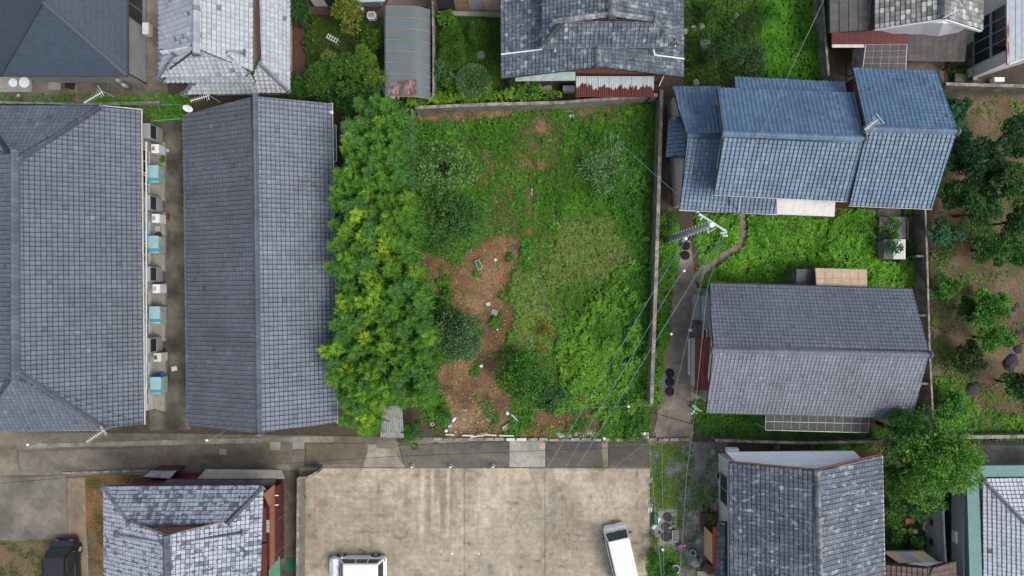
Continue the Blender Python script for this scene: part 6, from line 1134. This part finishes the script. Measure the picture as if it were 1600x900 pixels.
# ------------------------------------------------------------------ utility pole, wires, antennas
pb = P(1058, 368, 0)*[1,1,0]; pb = P(1042, 375, 0); PT = P(1112, 351, 10.7); pb[2] = 0
T = thing('utility_pole', 'tall concrete utility pole with braced steel crossarm by long wall', 'utility pole', pb); M['pole'] = mat('concrete_pole', (.26,.29,.30), .8, .12, 2, .08, 14, .004)
MB().tube([pb, pb+(PT-pb)*.5, PT], [.2,.17,.13], 16).build('shaft', M['pole'], T, smooth=True); MB().lathe((PT[0], PT[1]), [(.15,10.6),(.16,10.75),(.1,10.82),(0,10.84)], 16).build('cap', M['white'], T)
for k in range(26):
    a = 1 if k % 2 else -1; p = pb+(PT-pb)*(.12+k*.032); MB().bar(p+[0,0,0], p+np.array([.1*a, .3*a, 0]), .025).build('step_bolt', M['steel'], T)
za = 10.0; A0, A1 = P(1092,334,za), P(1135,362,za); MB().bar(A0, A1, .1, .1).build('crossarm', M['steel'], T); X1 = P(1106,364,za-.4); MB().bar(P(1106,345,za), X1, .06).bar(X1, P(1122,354,za), .06).each('arm_brace', M['steel'], T)
for x, y in ((1090,331),(1093,336),(1097,339),(1095,342),(1130,364),(1134,363),(1135,368),(1131,368),(1127,364)): q = P(x, y, za); MB().lathe(q[:2], [(.03,za-.12),(.06,za-.1),(.04,za),(.07,za+.02),(.04,za+.1),(.0,za+.14)], 8).build('insulator', M['white'], T)
q = P(1071,373,7.6); MB().tube([q-[0,0,.5], q+[0,0,.15]], [.09,.09], 10).build('junction_box', M['white'], T); 
def wire(label, pts, r=.014, m='wire', sag=.0, n=10, name='cable'):
    W_ = [P(*p) for p in pts]; out = []
    for i in range(len(W_)-1):
        for t in np.linspace(0, 1, n, endpoint=i == len(W_)-2): q = W_[i]*(1-t)+W_[i+1]*t; q = q-np.array([0, 0, sag*4*t*(1-t)]); out.append(q)
    o = MB().tube(out, r, 5).build(name, M[m]); return tag(o, label, 'cable')
wire('teal power cable from pole, westernmost of the three long ones', [(1072,373,7.7),(1023,452,7.5),(958,562,7.3),(862,720,7.1),(730,935,7)], .013)
wire('teal power cable from pole, middle of the three long ones', [(1097,382,7.8),(1048,452,7.6),(984,562,7.4),(912,680,7.2),(770,935,7)], .012)
wire('teal power cable from pole, easternmost of the three long ones', [(1128,368,9.9),(1074,452,8),(1020,540,7.6),(905,725,7.3),(790,935,7)], .013)
wire('thin pale cable from the pole top up over the blue roof', [(1112,350,10.6),(1200,185,9),(1292,-10,8)], .012, 'wirew'); wire('thin cable across the lot corner to the blue house', [(965,220,7),(1020,270,5),(1060,305,3)], .009)
wire('pale service cable from the pole past the small antenna', [(1131,366,9.9),(1105,450,7),(1086,640,5),(1073,740,5),(1060,930,5)], .009, 'wirew'); wire('thin pale cable over the gravel yard, west', [(1034,635,4),(1015,700,4.2),(1024,800,4.3),(1036,930,4.4)], .011, 'wirew'); wire('very thin cable beside the gravel yard, east', [(1108,390,9),(1052,620,6),(1034,700,5),(1038,930,5)], .007, 'wirew')
wire('thin dark cable curving to the dark tiled house', [(1128,372,9.8),(1098,560,7),(1095,700,5.6),(1105,760,5),(1102,810,4)], .008, 'wireb'); wire('black cable slung across the road', [(-20,757,5),(110,746,5.1),(400,727,5.2),(620,713,5.2),(850,704,5.3),(1022,697,5.4)], .013, 'wireb')
wire('thin cable slung over the yard at upper left', [(-20,157,4),(100,163,4),(290,164,3.2)], .012); wire('pale stay wire between alley roofs', [(237,189,2.6),(287,185,2.8)], .015, 'wirew', name='rod'); wire('pale rope along the south of the weedy lot', [(825,640,1),(980,635,1.4),(1034,633,1.5)], .008, 'wirew', name='rope'); wire('thin cable from post across road to the gravel yard', [(945,742,2),(1005,695,2.4)], .008, 'wirew')
wire('dark cable from earth path to the dark wall', [(1022,645,1),(1100,668,1),(1180,690,1.1)], .03, 'wireb')
def antenna(label, a, b, z, z0, n=9):
    p, q = P(*a, z), P(*b, z); T = thing('antenna', label, 'antenna', (q[0], q[1], z0)); d = (q-p); L = np.linalg.norm(d); d /= L; s = np.cross(d, [0,0,1.]); MB().bar(p, q, .03).build('boom', M['white'], T)
    for k in range(n): c = p+(q-p)*(k+.5)/n; w = .12+.05*k/n if k < n-2 else .28; MB().bar(c-s*w, c+s*w, .014).build('element', M['white'], T)
    MB().bar([q[0], q[1], z0], [q[0], q[1], z+.3], .04).build('mast', M['steel'], T)
    w = .35; MB().bar(q-s*w+[0,0,.25], q+s*w+[0,0,.25], .02).build('element', M['white'], T)
antenna('tv antenna at the northeast hip of the long row house', (131,161), (161,143), 4.6, 3.4); antenna('tv antenna at the southeast hip of the long row house', (135,691), (165,671), 4.6, 3.2)
antenna('tv antenna beside the north end of long grey house', (297,158), (327,149), 4.4, 2.8); antenna('tv antenna standing on the ridge of blue house', (1351,203), (1372,187), 8.6, 7.1); antenna('tv antenna on the ridge at the top right house', (1474,28), (1500,14), 6.8, 5.4, 3)
antenna('small antenna on a pole in weeds by the gable house', (1080,648), (1088,637), 3.2, 0, 3)
T = thing('satellite_dish', 'white satellite dish at the corner of the long grey house', 'satellite dish', P(294,172,2.9)); q = P(294,168,3.4); mb = MB().lathe((0, 0), [(0,0),(.12,.015),(.22,.05),(.3,.1),(.31,.1),(.22,.04),(0,-.012)], 18)
mb.v = [(q[0]+x, q[1]+y*.55-z*.8, q[2]+y*.8+z*.55) for x, y, z in mb.v]; mb.build('dish', M['white'], T, smooth=True); MB().bar(q-[0,0,.6], q, .04).bar(q, q+np.array([.08,-.4,.0]), .025).build('arm', M['steel'], T)
bx('meter_box', 'pale blue round unit on the long grey house west gutter', 'box', 287, 209, 2.1, .2, .45, .35, 'palebox', bev=.08)
for i, (x, y, z, l) in enumerate(((43,695,3.2,'white capped post by the road, far left'),(323,688,3.2,'white capped post by the road near long grey house'),(944,685,3.0,'white capped post behind the kerb blocks'),(1069,423,3.0,'white capped post beside earth path, north'),(1049,522,2.6,'white capped post beside earth path, middle'),(982,635,1.3,'white capped rope post in the south of the lot'))):
    T = thing('post', l, 'post', hbase(x, y, z)); q = P(x, y, z); MB().tube([(q[0],q[1],0), (q[0],q[1],z-.05)], .03, 8).build('stem', M['steel'], T); MB().lathe(q[:2], [(.03,z-.08),(.085,z-.06),(.09,z),(.06,z+.04),(0,z+.05)], 14).build('cap', M['white'], T)
for i, x in enumerate((643, 703.5, 770)):
    T = thing('bollard', ('small bollard on car park edge by the concrete apron','small bollard on the car park edge, middle of three','small bollard on the car park edge near the concrete pad')[i], 'bollard', hbase(x, 730, .4), 'bollards along the car park edge'); q = P(x, 730, .45)
    MB().lathe(q[:2], [(.17,.05),(.16,.1),(.09,.12)], 14).build('base', M['concrete'], T); MB().lathe(q[:2], [(.06,.12),(.055,.4),(.07,.42),(.06,.47),(0,.48)], 12).build('post', M['offwhite'], T)
for i, (x, y, r_, l) in enumerate(((1071,369,6.5,'black round lid partly behind the pole, north of three'),(1072,384,6.8,'black round lid, middle of the three near the pole'),(1071,399,7,'black round lid, south of the three near the pole'),(1047,583,7,'black round lid, north of three by the rust red roof'),(1047,597,7,'black round lid, middle of three by the rust red roof'),(1047,612,7,'black round lid, south of three by the rust red roof'),(1043,808,7,'grey round lid, north of three on the yard slab'),(1041,824,7.5,'grey round lid, middle of three on the yard slab'),(1041,839,7.5,'grey round lid, south of three on the yard slab'))):
    q = P(x, y, .09); r = r_/23; T = thing('manhole_cover', l, 'cover', (q[0], q[1], 0), 'round septic tank lids'); MB().lathe(q[:2], [(r,-.02),(r,.085),(r-.02,.10),(r-.05,.105),(r-.07,.098),(r*.3,.104),(r*.27,.112),(0,.112)], 28).build('cover', M['lidblack' if i < 6 else 'lidgrey'], T)
o = MB().prism([P(x, y, 0)[:2] for x, y in ((1022,794),(1058,795),(1057,842),(1050,856),(1030,852),(1022,840))], -.02, .03).build('slab', M['concrete']); o['kind'] = 'structure'
# ------------------------------------------------------------------ smaller things of the yards
def pot(label, px, py, r, h, m, plant=None, name='pot', cat='pot', fill='black', z0=0):
    q = P(px, py, z0+h); T = thing(name, label, cat, (q[0], q[1], z0)); MB().lathe(q[:2], [(r*.72,z0+.01),(r*.98,z0+h-.02),(r*1.06,z0+h-.02),(r*1.06,z0+h),(r*.9,z0+h),(r*.8,z0+h*.7)], 18).build('shell', M[m], T, smooth=False); MB().cyl(q, r*.82, z0+h*.66, z0+h*.7, 16).build('soil', M[fill], T)
    if plant: 
        g = np.random.default_rng(int(px)); n = 70; az = g.random(n)*6.28; d = dirs(az, g.uniform(.2, 1.3, n)); pos = np.array([q[0], q[1], z0+h*.9])+d*g.uniform(.1, 1.1, n)[:, None]*r; l = g.uniform(.06, .13, n); leafobj('plant', leafmesh(pos, d, np.array([0,0,1.])+.2*d, l, l*.5), jcol(plant, n, g), T, 'stuff')
    return T
pot('large black pot with a white rim at the bottom', 1056, 890, .28, .4, 'white', (.05,.13,.02)); pot('pink purple bucket in the yard', 1064, 856, .2, .3, 'purple', fill='purple', name='bucket', cat='bucket')
pot('pale rimmed bucket with dark water, upper of the pair', 1083, 864.5, .2, .35, 'steel', name='bucket', cat='bucket'); pot('pale green rimmed bucket, lower of the pair', 1091, 871, .2, .33, 'paleteal', (.08,.16,.04), name='bucket', cat='bucket', fill='green')
pot('round grey pot with plant on the dark deck', 1104, 805, .14, .4, 'darkgrey', (.08,.16,.02)); pot('pot of red flowers on the dark deck', 1108, 797, .12, .4, 'terra', (.35,.03,.03)); pot('pot with green leaves by the deck corner', 1112, 808, .14, .4, 'terra', (.06,.15,.03)); pot('green leafed pot above the dark deck', 1101, 793, .15, .35, 'darkgrey', (.14,.24,.04))
pot('white round pot by the west wall, uppermost', 1123.5, 743, .2, .25, 'offwhite', (.03,.04,.02)); pot('small pot by the west wall, lowest', 1126, 769, .14, .2, 'offwhite'); bx('box', 'small white and black box between two pale pots', 'box', 1126, 755, 0, .22, .4, .2, 'white')
pot('potted plant with lime leaves, left of the row', 1399, 828, .2, .25, 'darkgrey', (.22,.32,.04)); pot('potted plant with lime leaves, middle of the row', 1411, 830, .2, .25, 'darkgrey', (.22,.32,.04)); pot('potted plant with lime leaves, right of the row', 1423, 829, .2, .25, 'darkgrey', (.22,.32,.04)); pot('white round dish beside the lime plants', 1431, 831, .14, .12, 'white', fill='white')
bx('planter', 'rust filled pale planter by the rendered wall', 'planter', 1449, 823, 0, .4, .55, .3, 'offwhite', -5, top=None, kids=lambda T, c, dd, z0, h: MB().rbox(c, dd, .28, .42, z0+h-.02, z0+h+.008).build('soil', M['terra'], T)); bx('planter', 'brown wooden box below the blue umbrella', 'planter', 1422, 814, 0, .6, .35, .25, 'terra', 10)
T = thing('umbrella', 'folded bright blue umbrella lying in the shady garden', 'umbrella', P(1411,798,.6)); q0, q1 = P(1400,797,.6), P(1422,799,.6); MB().tube([q0, q0+(q1-q0)*.05, q0+(q1-q0)*.5, q1], [.1,.2,.14,.01], 9).build('canopy', M['skyblue'], T); MB().tube([P(1393,797,.6), q0], .015, 6).build('handle', M['white'], T)
T = thing('water_tank', 'dark plastic crate of water in the gravel yard', 'tub', hbase(1055, 838)); q = P(1055,838,.3); MB().rbox(q, (0,1), .72, .4, .02, .26).build('shell', M['darkgrey'], T, bevel=.02); MB().rbox(q, (0,1), .6, .28, .25, .28).build('water', M['glass'], T)
for d_ in (-1, 1): MB().rbox(q+[d_*.19,0,0], (0,1), .76, .03, .26, .3).build('rim', M['steel'], T); MB().rbox(q+[0,d_*.37,0], (1,0), .41, .03, .26, .3).build('rim', M['steel'], T)
bx('board', 'narrow white board leaning across yard slab', 'board', 1026, 818, .3, .9, .22, .05, 'offwhite', 57); bx('trolley', 'small dark green wire cart by the car park edge', 'cart', 1025, 812, 0, .3, .75, .4, 'green', 0); bx('brick', 'tan brick lying on the grey round lids', 'brick', 1047, 825, .1, .2, .14, .06, 'plywood'); bx('drum', 'small dark round can beside grey round lids', 'can', 1032, 834, 0, .24, .24, .25, 'darkgrey', bev=.09)
bx('paper', 'white bag litter near the weeds in the yard', 'bag', 1036, 859, 0, .2, .2, .08, 'white', 30, bev=.02); bx('bottle', 'white bottle beside the pink purple bucket', 'bottle', 1070, 853, 0, .16, .12, .15, 'white', 20, bev=.04); bx('pallet', 'pale concrete slab at the bottom near the house', 'slab', 1096, 897, 0, .6, .4, .12, 'concrete')
for i, (x, l) in enumerate(((1013.5,'white shoe shaped block at the car park edge, left'),(1017.5,'white shoe shaped block at the car park edge, right'))): bx('block', l, 'block', x, 797, 0, .13, .35, .12, 'offwhite', 90 if 0 else 0, bev=.03)
def rack(label, cx, cy, ang, m, w, l_, n, z=.55):
    q = P(cx, cy, z); T = thing('rack', label, 'rack', (q[0], q[1], 0)); d = np.array([math.cos(ang), math.sin(ang), 0]); s = np.array([-d[1], d[0], 0])
    for k in range(n): c = q+d*l_*(k/(n-1)-.5); MB().bar(c-s*w/2, c+s*w/2, .045, .03).build('rung', M[m], T)
    for e in (-1, 1): MB().bar(q-d*l_/2+s*w/2*e*.6, q+d*l_/2+s*w/2*e*.6, .03).build('rail', M[m], T)
    for e in (-1, 1):
        for f_ in (-1, 1): p = q+d*l_/2*e+s*w/2*f_*.6; MB().bar([p[0],p[1],0], p, .03).build('leg', M[m], T)
rack('white ladder like rack on the dull lawn', 519, 60, -.5, 'white', .36, .72, 5); rack('black folded rack below the white rack on lawn', 523, 78, -.6, 'black', .36, .6, 4, .3)
T = thing('planter', 'empty white rimmed oblong planter on brown earth', 'planter', hbase(747, 413)); q = P(747.5,413.5,.2); dd = np.array([.33,-.94]); MB().rbox(q, dd, .62, .3, .01, .13).build('shell', M['green'], T)
nn = np.array([dd[1], -dd[0]])
for e in (-1, 1): MB().rbox(q[:2]+nn*.15*e, dd, .64, .025, .02, .2).build('rim', M['offwhite'], T); MB().rbox(q[:2]+dd*.31*e, nn, .33, .025, .02, .2).build('rim', M['offwhite'], T)
T = thing('planter', 'terracotta rimmed oblong planter near the kerb blocks', 'planter', hbase(792, 667)); q = P(792,667,.2); dd = np.array([.86,.5]); nn = np.array([dd[1], -dd[0]]); MB().rbox(q, dd, .58, .24, .01, .14).build('soil', M['wood'], T)
for e in (-1, 1): MB().rbox(q[:2]+nn*.13*e, dd, .62, .025, .02, .2).build('rim', M['offwhite'], T); MB().rbox(q[:2]+dd*.3*e, nn, .3, .025, .02, .2).build('rim', M['offwhite'], T)
pot('white ringed pot in the south west of the lot', 675.5, 663, .12, .15, 'white', fill='maroon'); pot('white ringed pot with sprout, below the other', 679, 671.5, .12, .14, 'white', (.12,.2,.03)); pot('dark small pot beside the terracotta planter', 803, 669, .11, .18, 'black')
bx('bag', 'white plastic jug lying by debris heap', 'jug', 709, 656, 0, .34, .2, .14, 'white', 50, bev=.05); bx('bag', 'pale blue plastic bag in the debris heap', 'bag', 703, 666, 0, .32, .22, .1, 'palebox', 20, bev=.04); bx('bag', 'white plastic bag below the blue one', 'bag', 697, 673.5, 0, .24, .2, .12, 'white', 10, bev=.05); bx('bag', 'white cloth lump beside the grey tarpaulin', 'bag', 793, 646, 0, .26, .22, .14, 'white', 10, bev=.07)
for k in range(5): pass
T = thing('tarpaulin', 'crumpled grey green tarpaulin heap near the dirt edge', 'tarpaulin', hbase(803, 652)); 
for k in range(6): q = P(800+k*1.6, 649+k*1.5, .1); MB().tube([q+[-.18,.12,0], q+[0,.02,.08], q+[.22,-.12,0]], [.03,.06,.03], 6).build('fold', M['paleteal' if k % 2 else 'steel'], T)
bx('pot', 'terracotta pot lying beside the grey green tarpaulin', 'pot', 811, 656, 0, .26, .24, .18, 'terra', 20, bev=.06)
for i, (a, b, c_, d_, l) in enumerate(((722,680.5,740,680.5,'white plank along the kerb, left of the planks'),(735,683,757,680,'white plank lying slantwise on the kerb'),(745,679,762,676,'wooden stick slanting above the slantwise plank'),(758,679,776,680.5,'white plank along the kerb, middle'),(780,680.5,803,681,'longest white plank along the kerb'),(696,679,710,679.5,'short white block at the kerb, left'))):
    q0, q1 = P(a,b,.2), P(c_,d_,.2); T_ = tag(MB().bar(q0, q1, .09, .05).build('plank', M['offwhite' if i != 2 else 'wood'], None, bevel=.008), l, 'plank')
for i, (x, y, w_, l_, an, m_, lb) in enumerate(((763,475,.28,.26,20,'steel','small grey slab on brown earth, upper'),(772.5,488,.45,.4,-15,'stone','larger grey slab on brown earth, lower'),(752,572,.22,.18,10,'white','white scrap south east of grey green shrub'),(777,515,.1,.1,10,'white','tiny white scrap on brown earth'),(774,406,.2,.18,40,'offwhite','pale rag near the upper brown earth'),(831,299,.09,.42,-5,'offwhite','pale narrow stake in the weeds'),(893,181,.3,.2,10,'steel','pale scrap by the north wall of lot'),(885,174,.9,.05,3,'wood','long dry stick by the north wall'),(983,190,.3,.06,35,'terra','broken terracotta shard in the weeds'),(799,362,.25,.28,10,'rock','dark lump at the top of brown earth'))):
    bx('debris', lb, 'debris', x, y, 0, w_, l_, .07, m_, an)
for i, (x, y, m_) in enumerate(((759,744,'skyblue'),(770,884,'skyblue'),(763,889,'skyblue'),(748,865,'white'),(707,865,'white'))):
    q = P(x, y, .05); o = MB().lathe(q[:2], [(.07,.055),(.06,.075),(0,.08)], 12).build('marker', M[m_]); tag(o, ('blue round marker near the top of the car park','blue marker at the bottom of the car park, right','blue marker at the bottom of the car park, left','white round marker on the car park, right','white round marker on the car park, left')[i], 'marker')
bx('manhole', 'square drain cover on the concrete apron', 'drain cover', 581, 700, .02, .6, .5, .02, 'concrete', bev=.004); bx('meter_cover', 'small cream square cover with two dark slots', 'drain cover', 847, 697, .03, .3, .3, .02, 'plywood', bev=.004, kids=lambda T, c, dd, z0, h: MB().rbox(c, dd, .16, .04, z0+h, z0+h+.006).build('slot', M['maroon'], T))
for i, (x, y, w_) in enumerate(((348,706,.5),(430,697,.7),(466,694,.8))): bx('drain_cover', ('square drain cover in the road near long grey house','pale square cover on the road, left of the pair','pale square cover on the road, right of the pair')[i], 'drain cover', x, y, .008, w_, w_*.8, .015, 'concrete', bev=.003)
for i, y in enumerate((640, 656, 664)):
    pass
T = thing('drain_blocks', 'stack of pale perforated blocks at the lot corner', 'blocks', hbase(1008, 682))
for k in range(6): q = P(1003+(k % 3)*4.5, 678+(k//3)*6, .2); MB().rbox(q, (1, 0), .17, .2, 0, .19).build('block', M['offwhite' if k % 2 else 'cope'], T, bevel=.01)
